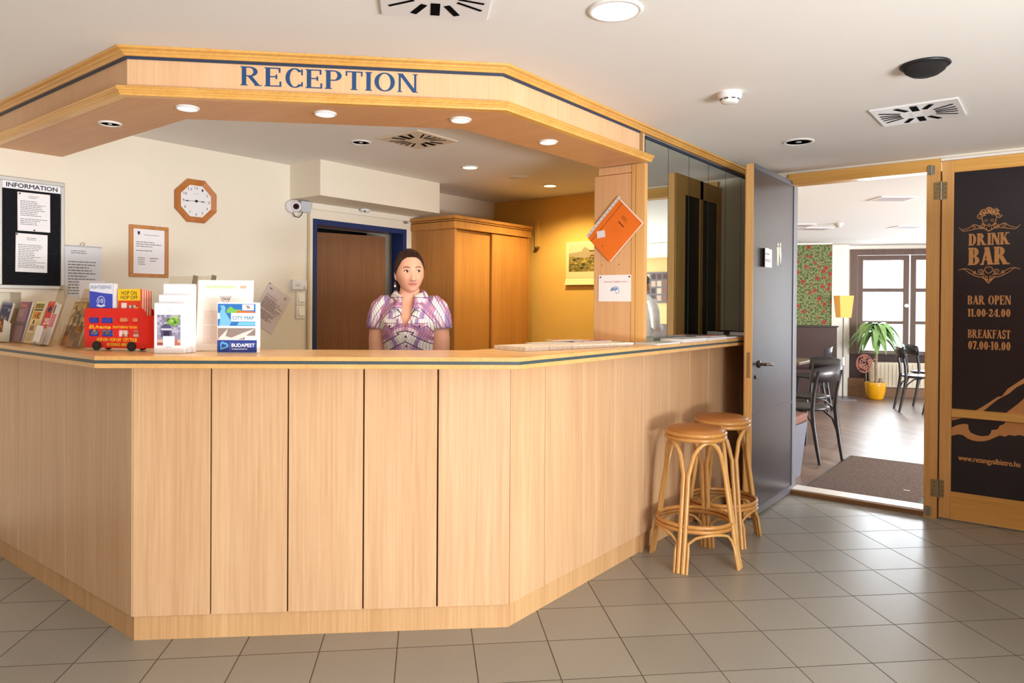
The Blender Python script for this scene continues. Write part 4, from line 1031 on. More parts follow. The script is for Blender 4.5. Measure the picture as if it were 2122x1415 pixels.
mb.poly(F, [(0.03, 0.20), (0.33, 0.20), (0.33, 0.27), (0.26, 0.29), (0.21, 0.32), (0.185, 0.325), (0.16, 0.29), (0.12, 0.285), (0.03, 0.275)], c + 0.0004, ink((168, 150, 112)))
mb.quad(F, 0.03, 0.33, 0.115, 0.235, c + 0.0006, ink((132, 118, 58)))
R = random.Random(4)
for i in range(110):
    a = 0.035 + 0.285 * R.random(); b = 0.12 + 0.12 * R.random(); r = 0.006 + 0.012 * R.random()
    col = R.choice([(96, 92, 40), (124, 108, 44), (150, 128, 60), (72, 70, 36), (190, 162, 84)])
    mb.poly(F, [(min(0.33, max(0.03, a + r * math.cos(k) * 1.4)), max(0.115, b + r * math.sin(k) * 0.7)) for k in (0, 1, 2, 3, 4, 5)], c + 0.0008 + i * 0.000004, ink(col))
for k, (a, b) in enumerate(((0.24, 0.285), (0.25, 0.245), (0.30, 0.26))): mb.quad(F, a, a + 0.06, b, b + 0.012, c + 0.0016, ink((112, 66, 36)))
tag(mb.build('landscape_print', t), 'printed hilly landscape')

# ------------------------------------------------------------------ folder and notice on the pillar
o = F = Frame((-1.948, 3.508, 1.952), (0.7085, 0, -0.7057), (0.7057, 0, 0.7085))
t = thing('orange_folder', 'orange card folder with a punched edge strip pinned diagonally on the beech pillar', 'folder', (-1.96, 3.508, 1.60))
ORG = plain('orange_card', (238, 118, 30), 0.6, var=0.04, vscale=8)
G = subframe(F, 0.0, -0.30, 0.0)
wF, hF = 0.205, 0.290
mb = MB(); mb.fbox(G, 0.004, wF, 0.006, hF + 0.006, 0.0015, 0.0028, PAPER); mb.build('inner_sheets', t)
mb = MB(); mb.fbox(G, 0, wF - 0.004, 0.0, hF, 0.003, 0.005, ORG); bevel(mb.build('cover', t), 0.001, 1)
mb = MB(); mb.fbox(G, -0.020, 0.0, 0.0, hF + 0.012, 0.0015, 0.003, plain('clear_strip', (228, 216, 206), 0.4))
for k in range(11): mb.disc(G, -0.010, 0.02 + k * 0.026, 0.0028, 0.003, 0.0034, GAP, 8)
mb.build('punched_strip', t)
mb = MB(); mb.fbox(G, 0.028, 0.031, 0.0, hF, 0.005, 0.0056, ink((150, 70, 22))); K = ink((130, 62, 24)); lines(mb, G, 0.08, 0.13, 0.225, 0.245, 4, 0.0056, K, 51); lines(mb, G, 0.085, 0.165, 0.195, 0.205, 1, 0.0058, ink((84, 40, 18)), 52, 0.6); write(mb, G, '2', 0.100, 0.108, 0.028, 0.042, 0.0058, ink((84, 40, 18))); mb.build('print', t)
mb = MB(); q = subframe(G, 0.050, 0.075, 0.0057, math.radians(52)); mb.fbox(q, -0.026, 0.026, -0.020, 0.020, 0, 0.0008, plain('label_white', (232, 226, 232), 0.5)); mb.build('sticker', t)
F = Frame((-2.090, 3.5145, 1.374), (1, 0, 0), Z3)
t = thing('surveillance_notice', 'white notice with red print and a small blue drawing, below the orange folder', 'notice', F.p(0.105, 0))
mb = MB(); mb.fbox(F, 0, 0.212, 0, 0.150, 0.0005, 0.002, PAPER); mb.build('sheet', t)
mb = MB(); write(mb, F, 'Kamerával megfigyelt terület', 0.035, 0.185, 0.106, 0.116, 0.0026, ink((202, 96, 84)))
B_ = ink((58, 122, 184)); R = random.Random(9)
for k in range(7): mb.tube([F.p(0.078 + 0.006 * k, 0.058 + 0.008 * R.random(), 0.0026), F.p(0.088 + 0.006 * k, 0.072 + 0.010 * R.random(), 0.0026)], 0.0016, B_, 5)
mb.tube([F.p(0.110, 0.052, 0.0026), F.p(0.122, 0.045, 0.0026), F.p(0.134, 0.055, 0.0026), F.p(0.128, 0.076, 0.0026), F.p(0.115, 0.084, 0.0026), F.p(0.095, 0.080, 0.0026), F.p(0.082, 0.070, 0.0026)], 0.0012, B_, 5)
mb.build('print', t)
for a in (0.014, 0.198): pin_at(t, F, a, 0.138, 0.002)

# ------------------------------------------------------------------ recessed lights
LENS = plain('lit_lamp_glass', (255, 246, 226), 0.4, emit=9.0)
LENSW = plain('lit_warm_lamp_glass', (255, 226, 150), 0.4, emit=9.0)
DISH = plain('lamp_reflector', (112, 112, 120), 0.35, metal=0.4)
RING = plain('lamp_ring_white', (236, 232, 228), 0.4)
def downlight(x, y, z, r, label, lit, group=None, lens=None):
    t = thing('recessed_light', label, 'ceiling light', (x, y, z), group)
    mb = MB(); mb.lathe([(r * 0.79, -0.003), (r * 0.82, -0.008), (r * 0.96, -0.006), (r, -0.001), (r, 0.0), (r * 0.79, 0.0)], (x, y, z), RING if not lens else RING, 32); mb.build('trim_ring', t)
    mb = MB()
    if lit: mb.lathe([(r * 0.81, -0.004), (r * 0.4, -0.006), (0.0001, -0.0065)], (x, y, z), lens or LENS, 32); mb.build('lens', t)
    else: mb.lathe([(r * 0.81, -0.003), (r * 0.5, -0.002), (r * 0.3, -0.0015), (0.0001, -0.001)], (x, y, z), DISH, 32); mb.build('reflector', t); mb = MB(); mb.ball((x, y, z - 0.004), (r * 0.2, r * 0.2, 0.004), plain('unlit_bulb', (196, 196, 204), 0.3), 12, 6); mb.build('bulb', t)
    return t
def spot(name, loc, power, col, size=150, blend=0.6, rad=0.05):
    l = bpy.data.lights.new(name, 'SPOT'); l.energy = power; l.color = col; l.spot_size = math.radians(size); l.spot_blend = blend; l.shadow_soft_size = rad
    o = bpy.data.objects.new(name, l); COL.objects.link(o); o.location = loc
WARM = (1.0, 0.82, 0.58)
GS = 'spotlights in the canopy soffit'
downlight(-3.289, 1.363, 2.1352, 0.048, 'unlit round spotlight in the soffit of the canopy, at its left arm', False, GS)
for x, y, lb in ((-2.772, 1.440, 'lit round spotlight in the canopy soffit below the left end of the RECEPTION board'), (-2.394, 1.826, 'lit round spotlight in the canopy soffit below the middle of the RECEPTION lettering'),
                 (-2.010, 2.231, 'lit round spotlight in the canopy soffit near its right front corner'), (-1.945, 2.788, 'lit round spotlight in the right arm of the canopy soffit near the pillar')):
    downlight(x, y, 2.1352, 0.046, lb, True, GS); spot('soffit_lamp', (x, y, 2.118), 6, WARM)
downlight(-3.313, 2.795, ZC, 0.062, 'unlit round lamp in the ceiling behind the canopy, left of the air vent', False)
downlight(-3.293, 3.765, ZC, 0.062, 'lit round lamp in the ceiling over the desk, nearer the bulkhead', True, 'lit lamps over the desk', LENSW); spot('desk_lamp', (-3.293, 3.765, 2.30), 20, (1.0, 0.78, 0.44))
downlight(-3.271, 4.726, ZC, 0.062, 'lit round lamp in the ceiling near the ochre wall', True, 'lit lamps over the desk', LENSW); spot('desk_lamp', (-3.271, 4.726, 2.30), 42, (1.0, 0.80, 0.44))
t = thing('ceiling_cover', 'faint round blanking cover on the ceiling between the two lit lamps over the desk', 'cover', (-3.254, 4.283, ZC))
mb = MB(); mb.lathe([(0.075, -0.0), (0.074, -0.004), (0.0001, -0.005)], (-3.254, 4.283, ZC), CEIL, 28); mb.build('disc', t)
downlight(-1.156, 2.032, ZC, 0.092, 'large lit round lamp in the white ceiling at the top edge of the view', True); spot('lobby_lamp', (-1.156, 2.032, 2.30), 2.5, (1.0, 0.92, 0.80), rad=0.08)
downlight(-1.222, 4.315, ZC, 0.088, 'unlit round lamp in the ceiling in front of the doorway', False)

# ------------------------------------------------------------------ vents, detector, speaker
VW = plain('vent_white', (232, 230, 230), 0.45)
def vent(x, y, s, rz, label, col=None):
    t = thing('ceiling_vent', label, 'vent', (x, y, ZC), 'swirl air vents in the ceiling')
    t.rotation_euler = (0, 0, rz)
    m = col or VW
    mb = MB(); mb.box(-s, -s, -0.009, s, s, 0.0, m); p = MB()
    o = mb; me = o.mesh('plate'); ob = bpy.data.objects.new('plate', me); COL.objects.link(ob); ob.parent = t; bevel(ob, 0.005, 2)
    sl = MB(); Fv = Frame((0, 0, -0.0095), (1, 0, 0), (0, -1, 0))
    for side in range(4):
        for a, r0, r1, w in ((0, 0.34, 0.86, 0.085), (26, 0.46, 0.92, 0.060), (-26, 0.46, 0.92, 0.060)) if side % 2 == 0 else ((0, 0.40, 0.88, 0.032), (16, 0.42, 0.90, 0.030), (-16, 0.42, 0.90, 0.030), (33, 0.46, 1.00, 0.030), (-33, 0.46, 1.00, 0.030)):
            G = subframe(Fv, 0, 0, 0, math.radians(side * 90 + 90 + a)); sl.fbox(G, r0 * s, r1 * s, -w * s, w * s, 0.0, 0.0012, plain('vent_slot_black', (8, 8, 10), 0.9, spec=0.05))
    for k in (-1, 1):
        for q in (-1, 1): sl.fbox(Fv, (k * 0.16 - 0.03) * s, (k * 0.16 + 0.03) * s, (q * 0.12 - 0.02) * s, (q * 0.12 + 0.02) * s, 0, 0.0012, plain('vent_dot', (196, 190, 186), 0.6))
    ob = bpy.data.objects.new('slots', sl.mesh('slots')); COL.objects.link(ob); ob.parent = t
    return t
vent(-0.565, 4.010, 0.188, 0.0, 'white square swirl vent in the ceiling in front of the bar doorway')
vent(-1.535, 1.583, 0.178, math.radians(45), 'white square swirl vent cut off by the top edge of the view')
vent(-2.985, 2.945, 0.168, 0.0, 'beige square swirl vent in the ceiling behind the canopy', plain('vent_beige', (226, 208, 184), 0.6))
t = thing('smoke_detector', 'round white smoke detector on the ceiling between the canopy and the doorway vent', 'smoke detector', (-1.192, 3.143, ZC))
mb = MB(); mb.lathe([(0.0535, 0.0), (0.0535, -0.020), (0.049, -0.028), (0.0001, -0.028)], (-1.192, 3.143, ZC), plain('detector_white', (240, 236, 232), 0.5), 28); mb.build('base', t)
mb = MB(); mb.lathe([(0.038, -0.028), (0.041, -0.036), (0.036, -0.046), (0.02, -0.050), (0.0001, -0.050)], (-1.192, 3.143, ZC), plain('detector_white', (240, 236, 232), 0.5), 28)
mb.build('chamber', t)
mb = MB()
for k in range(8):
    a = k * PI / 4; mb.tube([(-1.192 + 0.0405 * math.cos(a + d), 3.143 + 0.0405 * math.sin(a + d), ZC - 0.033) for d in (-0.22, -0.1, 0.1, 0.22)], 0.003, BLACKP, 6)
mb.build('intake', t)
t = thing('ceiling_speaker', 'black dome speaker on the white ceiling above the bar doorway', 'speaker', (-0.432, 3.235, ZC))
mb = MB(); mb.lathe([(0.088, 0.0), (0.091, -0.006), (0.084, -0.012), (0.0001, -0.012)], (-0.432, 3.235, ZC), BLACKP, 32); mb.build('rim', t)
mb = MB(); mb.lathe([(0.079, -0.012), (0.07, -0.028), (0.05, -0.042), (0.025, -0.050), (0.0001, -0.052)], (-0.432, 3.235, ZC), plain('speaker_mesh', (34, 32, 32), 0.7, bump=0.8, bscale=900), 32); mb.build('grille', t)
# ------------------------------------------------------------------ things on the worktop
ZT = 1.1452
CLR = clear('clear_acrylic', (252, 251, 249), 0.035)
BKS = clear('clear_acrylic_back', (240, 232, 220), 0.07)
def cframe(x, y, deg, z=ZT): a = math.radians(deg); return Frame((x, y, z), (math.cos(a), math.sin(a), 0), Z3)
def leanframe(F, a, c, lean):
    """frame standing on F's ground line at a, set back by -c, leaning backwards"""
    l = math.radians(lean); return Frame(F.p(a, 0, c), F.ex, F.ez * math.cos(l) - F.n * math.sin(l))
# clear racks along the left arm of the worktop, leaflets facing the lobby
LF = Frame((0, 1.285, ZT), (1, 0, 0), Z3)
def rack(x0, x1, h, label, y=1.285, lean=14, lip=0.10, depth=0.075, name='brochure_rack', mat=None):
    F = Frame((0, y, ZT + 0.002), (1, 0, 0), Z3)
    t = thing(name, label, 'brochure holder', F.p((x0 + x1) / 2, 0, -0.03), 'clear brochure holders on the worktop')
    L_ = leanframe(F, 0, 0, lean)
    mb = MB(); mb.fbox(L_, x0, x1, 0.004, h, -0.028, -0.025, mat or BKS); mb.build('back_sheet', t)
    mb = MB(); mb.fbox(L_, x0, x1, 0.004, lip, 0.003, 0.006, mat or CLR); mb.fbox(L_, x0, x1, 0.0, 0.004, -0.028, 0.006, mat or CLR); mb.build('pocket', t)
    G = Frame(F.p(0, 0, -0.045), (1, 0, 0), Z3)
    mb = MB(); mb.add([F.p(x1, 0, 0.0), F.p(x1, 0, -depth), F.p(x1, h * 0.55, -0.035 - h * 0.12), F.p(x1 - 0.003, 0, 0.0), F.p(x1 - 0.003, 0, -depth), F.p(x1 - 0.003, h * 0.55, -0.035 - h * 0.12)], [(0, 1, 2), (5, 4, 3), (0, 3, 4, 1), (1, 4, 5, 2), (2, 5, 3, 0)], mat or CLR); mb.build('side_foot', t)
    return t, L_
def leaflet(L_, x0, w, h, label, paint, n=1, step=0.0025, side=(240, 232, 214), c=0.0):
    t = thing('brochure', label, 'brochure', L_.p(x0 + w / 2, 0.005, c - 0.01), 'brochures on the left arm of the worktop')
    mb = MB()
    for k in range(n): mb.fbox(L_, x0 + k * 0.0006, x0 + w + k * 0.0006, 0.005, h - k * 0.0015, c - 0.0018 - k * step, c - k * step - 0.0006, ink(side))
    mb.build('pages', t)
    mb = MB(); paint(mb, subframe(L_, x0, 0.005, c - 0.0004), w, h - 0.005); mb.build('cover_print', t)
    return t
def mosaic(mb, F, a0, a1, b0, b1, c, cols, seed, nx=6, ny=6):
    R = random.Random(seed)
    for i in range(nx):
        for j in range(ny):
            mb.quad(F, a0 + (a1 - a0) * i / nx, a0 + (a1 - a0) * (i + 1) / nx, b0 + (b1 - b0) * j / ny, b0 + (b1 - b0) * (j + 1) / ny, c, ink(R.choice(cols)))
def blobs(mb, F, a0, a1, b0, b1, c, cols, seed, n=24, r=0.010):
    R = random.Random(seed)
    for i in range(n):
        rr = r * (0.5 + R.random()); a = a0 + rr + (a1 - a0 - 2 * rr) * R.random(); b = b0 + rr + (b1 - b0 - 2 * rr) * R.random()
        mb.poly(F, [(a + rr * math.cos(k * 1.0472), b + rr * math.sin(k * 1.0472) * 0.9) for k in range(6)], c + i * 0.000006, ink(R.choice(cols)))
BRN = [(92, 60, 40), (60, 44, 36), (130, 92, 56), (166, 126, 70), (188, 160, 120)]
def p_orange(mb, F, w, h):
    mb.quad(F, 0, w, 0, h, 0, ink((58, 40, 36))); mb.quad(F, 0, w, h * 0.80, h * 0.92, 0.0003, ink((224, 96, 44))); blobs(mb, F, 0, w, 0, h * 0.75, 0.0004, BRN + [(180, 70, 40)], 3, 30, 0.014); mb.quad(F, 0, w, h * 0.48, h * 0.54, 0.0008, ink((206, 92, 48)))
def p_purple(mb, F, w, h):
    mb.quad(F, 0, w, 0, h, 0, ink((78, 76, 108))); mb.quad(F, 0, w, h * 0.94, h, 0.0003, ink((150, 160, 190))); write(mb, F, 'TRAVEL', w * 0.1, w * 0.7, h * 0.83, h * 0.90, 0.0004, ink((140, 150, 190))); write(mb, F, 'GO', w * 0.72, w * 0.92, h * 0.77, h * 0.84, 0.0004, ink((226, 226, 236)), bold=0.001)
    blobs(mb, F, 0.004, w - 0.004, h * 0.30, h * 0.68, 0.0004, [(110, 130, 70), (70, 96, 60), (150, 110, 130), (96, 84, 90), (190, 170, 150)], 5, 44, 0.013); blobs(mb, F, w * 0.1, w * 0.8, h * 0.2, h * 0.40, 0.0008, [(210, 200, 190), (120, 110, 110), (80, 70, 76)], 6, 18, 0.013)
def p_small(mb, F, w, h):
    mb.quad(F, 0, w, 0, h, 0, ink((232, 214, 176))); mb.quad(F, 0, w, h * 0.42, h, 0.0003, ink((96, 54, 28))); blobs(mb, F, 0, w, h * 0.44, h * 0.98, 0.0004, [(196, 116, 36), (150, 80, 30), (66, 36, 22), (226, 160, 70)], 8, 30, 0.011); mb.disc(F, w * 0.5, h * 0.30, 0.009, 0.0, 0.0008, ink((110, 70, 50)), 14); lines(mb, F, w * 0.15, w * 0.85, h * 0.04, h * 0.2, 4, 0.0008, PRINT, 3)
def p_mauve(mb, F, w, h):
    mb.quad(F, 0, w, 0, h, 0, ink((158, 118, 124))); mb.quad(F, w * 0.8, w, 0, h, 0.0003, ink((112, 84, 118))); mb.quad(F, w * 0.06, w * 0.78, h * 0.86, h * 0.96, 0.0004, ink((180, 92, 96))); write(mb, F, 'Guest', w * 0.12, w * 0.6, h * 0.88, h * 0.94, 0.0006, ink((230, 206, 200))); lines(mb, F, w * 0.1, w * 0.76, h * 0.62, h * 0.80, 4, 0.0006, ink((196, 168, 160)), 9, 0.5); mb.quad(F, 0, w * 0.8, h * 0.4, h * 0.5, 0.0005, ink((122, 92, 96)))
def p_cream(mb, F, w, h):
    mb.quad(F, 0, w, 0, h, 0, ink((236, 216, 160))); mb.quad(F, w * 0.1, w * 0.95, h * 0.84, h * 0.95, 0.0003, ink((70, 58, 26))); write(mb, F, 'GUIDE', w * 0.14, w * 0.90, h * 0.855, h * 0.93, 0.0005, ink((206, 172, 60)), bold=0.001); mb.quad(F, w * 0.1, w * 0.95, h * 0.78, h * 0.82, 0.0003, ink((90, 74, 30)))
    mb.quad(F, w * 0.08, w * 0.9, h * 0.58, h * 0.76, 0.0003, ink((214, 150, 50))); blobs(mb, F, w * 0.1, w * 0.88, h * 0.58, h * 0.74, 0.0005, [(150, 80, 30), (110, 50, 26), (230, 170, 70)], 4, 14, 0.012); mb.disc(F, w * 0.4, h * 0.50, 0.012, 0, 0.0006, ink((130, 70, 60)), 12); mb.quad(F, w * 0.2, w * 0.62, h * 0.30, h * 0.42, 0.0004, ink((160, 90, 70))); mb.quad(F, w * 0.7, w * 0.96, h * 0.24, h * 0.54, 0.0004, ink((228, 196, 90))); lines(mb, F, w * 0.08, w * 0.9, h * 0.04, h * 0.24, 7, 0.0006, ink((170, 140, 100)), 6, 0.4)
def p_red(mb, F, w, h):
    mb.quad(F, 0, w, 0, h, 0, ink((232, 210, 200))); mb.quad(F, 0, w * 0.94, h * 0.36, h, 0.0003, ink((220, 66, 40))); write(mb, F, 'VISIT', w * 0.12, w * 0.86, h * 0.93, h * 0.98, 0.0005, ink((240, 170, 140))); mb.poly(F, [(w * 0.5, h * 0.90), (w * 0.86, h * 0.81), (w * 0.5, h * 0.72), (w * 0.14, h * 0.81)], 0.0005, ink((54, 52, 78))); write(mb, F, '25%', w * 0.24, w * 0.92, h * 0.46, h * 0.60, 0.0005, ink((250, 236, 226)), bold=0.0016); lines(mb, F, w * 0.1, w * 0.9, h * 0.05, h * 0.30, 6, 0.0005, ink((190, 160, 150)), 6)
def p_pink(mb, F, w, h):
    mb.quad(F, 0, w, 0, h, 0, ink((232, 222, 214))); mb.quad(F, 0, w, h * 0.42, h * 0.74, 0.0003, ink((226, 130, 140))); mb.quad(F, 0, w * 0.3, h * 0.76, h * 0.96, 0.0003, ink((90, 96, 96)))
LX = [(-4.62, 'clear rack at the left edge of the view holding the orange and black brochure'), (-4.395, 'clear rack holding the violet travel brochure'), (-4.17, 'clear rack holding the mauve brochure'), (-3.975, 'clear rack holding the cream and gold guide'), (-3.80, 'clear rack holding the red discount brochure')]
t, L_ = rack(-4.59, -4.41, 0.17, LX[0][1], y=1.245); leaflet(L_, -4.58, 0.15, 0.19, 'dark brochure with an orange band at the left edge of the view', p_orange, 4)
t, L_ = rack(-4.395, -4.225, 0.18, LX[1][1], y=1.245); leaflet(L_, -4.385, 0.148, 0.205, 'violet travel brochure with a food photograph, second from the left edge', p_purple, 4)
leaflet(leanframe(Frame((0, 1.225, ZT), (1, 0, 0), Z3), 0, 0, 5), -4.262, 0.085, 0.118, 'small cream leaflet with a dark food photo in front of the violet and mauve brochures', p_small, 14, 0.0022)
t, L_ = rack(-4.185, -4.035, 0.19, LX[2][1], y=1.262); leaflet(L_, -4.18, 0.15, 0.21, 'mauve brochure with a dark pink title band, left of the cream guide', p_mauve, 3)
t, L_ = rack(-4.01, -3.88, 0.19, LX[3][1], y=1.262, lean=16); leaflet(L_, -4.005, 0.125, 0.212, 'cream and gold guide brochure between the mauve and the red one', p_cream, 3)
t, L_ = rack(-3.86, -3.74, 0.30, LX[4][1], y=1.262, lean=17); leaflet(L_, -3.855, 0.085, 0.215, 'red discount brochure with a dark diamond and the figure 25%', p_red, 8)
leaflet(L_, -3.765, 0.055, 0.205, 'pale leaflet with a pink block just right of the red brochure', p_pink, 3)
t = thing('card', 'blank white card in a small clear stand in front of the red brochure', 'card', (-3.72, 1.235, ZT))
G = leanframe(Frame((0, 1.225, ZT), (1, 0, 0), Z3), 0, 0, 14)
mb = MB(); mb.fbox(G, -3.790, -3.715, 0.022, 0.098, -0.004, -0.0025, plain('bright_white_card', (252, 250, 255), 0.4)); mb.build('sheet', t)
mb = MB(); mb.fbox(G, -3.800, -3.690, 0.002, 0.10, -0.002, 0.0, CLR); mb.fbox(Frame((0, 1.225, ZT), (1, 0, 0), Z3), -3.80, -3.66, 0.0003, 0.003, -0.06, 0.002, CLR); mb.build('stand', t)
t, L_ = rack(-3.625, -3.42, 0.285, 'tall clear rack with brown and yellow leaflets left of the red bus', y=1.285, lean=17, mat=clear('smoky_acrylic', (240, 228, 210), 0.05))
def p_brown(mb, F, w, h):
    mb.quad(F, 0, w, 0, h, 0, ink((164, 136, 100))); blobs(mb, F, 0, w, 0, h, 0.0003, [(140, 112, 78), (190, 156, 104), (206, 164, 84), (112, 92, 70), (206, 178, 126)], 17, 90, 0.014); mb.quad(F, w * 0.7, w, 0.0, 0.03, 0.001, ink((130, 118, 132))); mb.quad(F, w * 0.3, w * 0.7, 0.0, 0.028, 0.001, ink((206, 158, 50)))
leaflet(L_, -3.615, 0.185, 0.215, 'brown and yellow patterned leaflet in the tall rack left of the red bus', p_brown, 5)
F = cframe(-3.27, 1.56, 12)
t = thing('acrylic_sheet_stand', 'tall empty clear acrylic stand behind the red bus', 'brochure holder', F.p(0.14, 0), 'clear brochure holders on the worktop')
G = leanframe(F, 0, 0, 12)
mb = MB(); mb.fbox(G, 0.0, 0.30, 0.003, 0.335, -0.003, 0.0, clear('clear_acrylic_grey', (246, 243, 238), 0.06)); mb.build('back_sheet', t)
mb = MB(); mb.fbox(G, 0.0, 0.30, 0.003, 0.20, 0.022, 0.025, CLR); mb.fbox(G, 0, 0.30, 0.0, 0.003, -0.003, 0.025, CLR); mb.build('pocket', t)
mb = MB(); mb.fbox(G, 0.18, 0.183, 0.003, 0.335, -0.003, 0.022, clear('acrylic_divider', (214, 206, 196), 0.12)); mb.fbox(G, 0.297, 0.30, 0.003, 0.335, -0.003, 0.022, clear('acrylic_divider', (214, 206, 196), 0.12)); mb.build('divider', t)

# red double-decker bus holder
RED = plain('bus_red', (222, 34, 24), 0.35)
YEL = plain('bus_yellow_print', (250, 196, 40), 0.5)
BA = 24.0
F = cframe(-3.292, 1.262, BA); F.ex = F.ex * 1.07
bus = thing('bus_brochure_holder', 'red double-decker bus shaped brochure holder with yellow lettering and black wheels', 'brochure holder', F.p(0.16, 0, -0.03))
BW, BH, b0 = 0.288, 0.180, 0.012
def bus_panel(mb, c0, c1, win, mat):
    """outline with rounded corners and window holes, built from strips between window rows"""
    rows = [(b0, 0.060), (0.060, 0.088), (0.088, 0.117), (0.117, 0.140), (0.140, BH)]
    wins = {1: [(0.020, 0.070), (0.082, 0.138), (0.160, 0.211), (0.228, 0.262)], 3: [(0.020, 0.070), (0.080, 0.138), (0.155, 0.211), (0.226, 0.258)]}
    for i, (q0, q1) in enumerate(rows):
        if i in wins and win:
            x = 0.0
            for w0, w1 in wins[i] + [(BW, BW)]:
                mb.fbox(F, x, w0, q0, q1, c0, c1, mat); x = w1
            for w0, w1 in wins[i]:      # rounded window corners
                for sx, ox in ((1, w0), (-1, w1)):
                    for sb, ob in ((1, q0), (-1, q1)):
                        mb.prism(F, [(ox, ob), (ox + sx * 0.006, ob), (ox + sx * 0.0017, ob + sb * 0.0017), (ox, ob + sb * 0.006)][::sx * sb], c0, c1, mat)
        elif i == 4:
            r = 0.016; pts = [(0, q0), (BW, q0), (BW, q1 - 0.022)] + [(BW - 0.022 + 0.022 * math.cos(a), q1 - 0.022 + 0.022 * math.sin(a)) for a in (0.4, 0.8, 1.2)] + [(BW - 0.022, q1), (r, q1)] + [(r - r * math.sin(a), q1 - r + r * math.cos(a)) for a in (0.4, 0.8, 1.2)] + [(0, q1 - r)]
            mb.prism(F, pts, c0, c1, mat)
        elif i == 0:
            mb.prism(F, [(0.010, q0), (BW - 0.008, q0), (BW, q0 + 0.01), (BW, q1), (0, q1), (0.002, q0 + 0.014)], c0, c1, mat)
        else: mb.fbox(F, 0, BW, q0, q1, c0, c1, mat)
mb = MB(); bus_panel(mb, -0.004, 0.0, True, RED); mb.build('front_panel', bus)
mb = MB(); bus_panel(mb, -0.058, -0.054, False, RED); mb.fbox(F, BW - 0.004, BW, b0, 0.15, -0.054, -0.004, RED); mb.fbox(F, 0, 0.004, b0, 0.15, -0.054, -0.004, RED); mb.fbox(F, 0.004, BW - 0.004, b0, b0 + 0.004, -0.054, -0.004, RED); mb.fbox(F, 0.146, 0.150, b0, 0.12, -0.054, -0.004, RED); mb.build('body', bus)
for a in (0.062, 0.226):
    for c0, c1 in ((0.0, 0.005), (-0.063, -0.058)):
        mb = MB(); mb.disc(F, a, 0.0202, 0.020, c0, c1, BLACKP, 24); mb.disc(F, a, 0.0202, 0.006, c1, c1 + 0.0004, plain('hub_grey', (52, 46, 46), 0.5), 12); mb.build('wheel', bus)
mb = MB(); c = 0.0008
write(mb, F, 'EUrama', 0.026, 0.128, 0.094, 0.107, c, YEL, bold=0.0010, slant=0.3); write(mb, F, 'SIGHTSEEING TOURS', 0.136, 0.250, 0.096, 0.1055, c, YEL, bold=0.0004)
write(mb, F, 'HOP-ON • HOP-OFF', 0.062, 0.176, 0.040, 0.054, c, YEL, bold=0.0006); write(mb, F, 'CITY TOUR', 0.186, 0.250, 0.040, 0.055, c, YEL, bold=0.0006); write(mb, F, 'BOOKING HERE', 0.110, 0.206, 0.021, 0.033, c, YEL, bold=0.0006)
tag(mb.build('lettering', bus), 'yellow lettering on the bus')
def bro(a0, w, h, c0, n, label, paint, side, step=0.003):
    t = thing('brochure', label, 'brochure', F.p(a0 + w / 2, b0 + 0.005, c0), 'brochures in the red bus')
    mb = MB()
    for k in range(n): mb.fbox(F, a0 + k * 0.0022, a0 + w + k * 0.0022, b0 + 0.005, h - k * 0.001, c0 - k * step - 0.0022, c0 - k * step - 0.0004, ink(side if k % 2 == 0 else (244, 222, 200)))
    mb.build('pages', t)
    mb = MB(); paint(mb, subframe(F, a0, b0 + 0.005, c0), w, h - b0 - 0.005); mb.build('cover_print', t)
def p_sight(mb, F, w, h):
    mb.quad(F, 0, w, 0, h, 0, ink((238, 240, 250))); mb.poly(F, [(0, 0), (w, 0), (w, h * 0.83), (w * 0.6, h * 0.845), (0, h * 0.88)], 0.0003, ink((68, 82, 190))); write(mb, F, 'SIGHTSEEING', w * 0.04, w * 0.94, h * 0.915, h * 0.965, 0.0004, ink((70, 96, 150)), slant=0.12)
    W_ = ink((226, 230, 250)); 
    for k in range(20):
        a = k * PI / 10; mb.quad(subframe(F, w * 0.5, h * 0.72, 0, a), 0.018, 0.021, -0.0026, 0.0026, 0.0006, W_)
    write(mb, F, '10', w * 0.40, w * 0.60, h * 0.69, h * 0.755, 0.0007, W_, bold=0.0006); mb.poly(F, [(w * 0.30, h * 0.655), (w * 0.34, h * 0.635), (w * 0.5, h * 0.622), (w * 0.66, h * 0.635), (w * 0.70, h * 0.655), (w * 0.66, h * 0.662), (w * 0.5, h * 0.648), (w * 0.34, h * 0.662)], 0.0008, W_)
    mosaic(mb, F, w * 0.08, w * 0.9, h * 0.19, h * 0.33, 0.0005, [(160, 176, 220), (120, 110, 104), (210, 190, 160), (110, 130, 190), (90, 86, 90)], 3, 9, 3); mb.quad(F, w * 0.2, w * 0.55, h * 0.50, h * 0.54, 0.0005, W_)
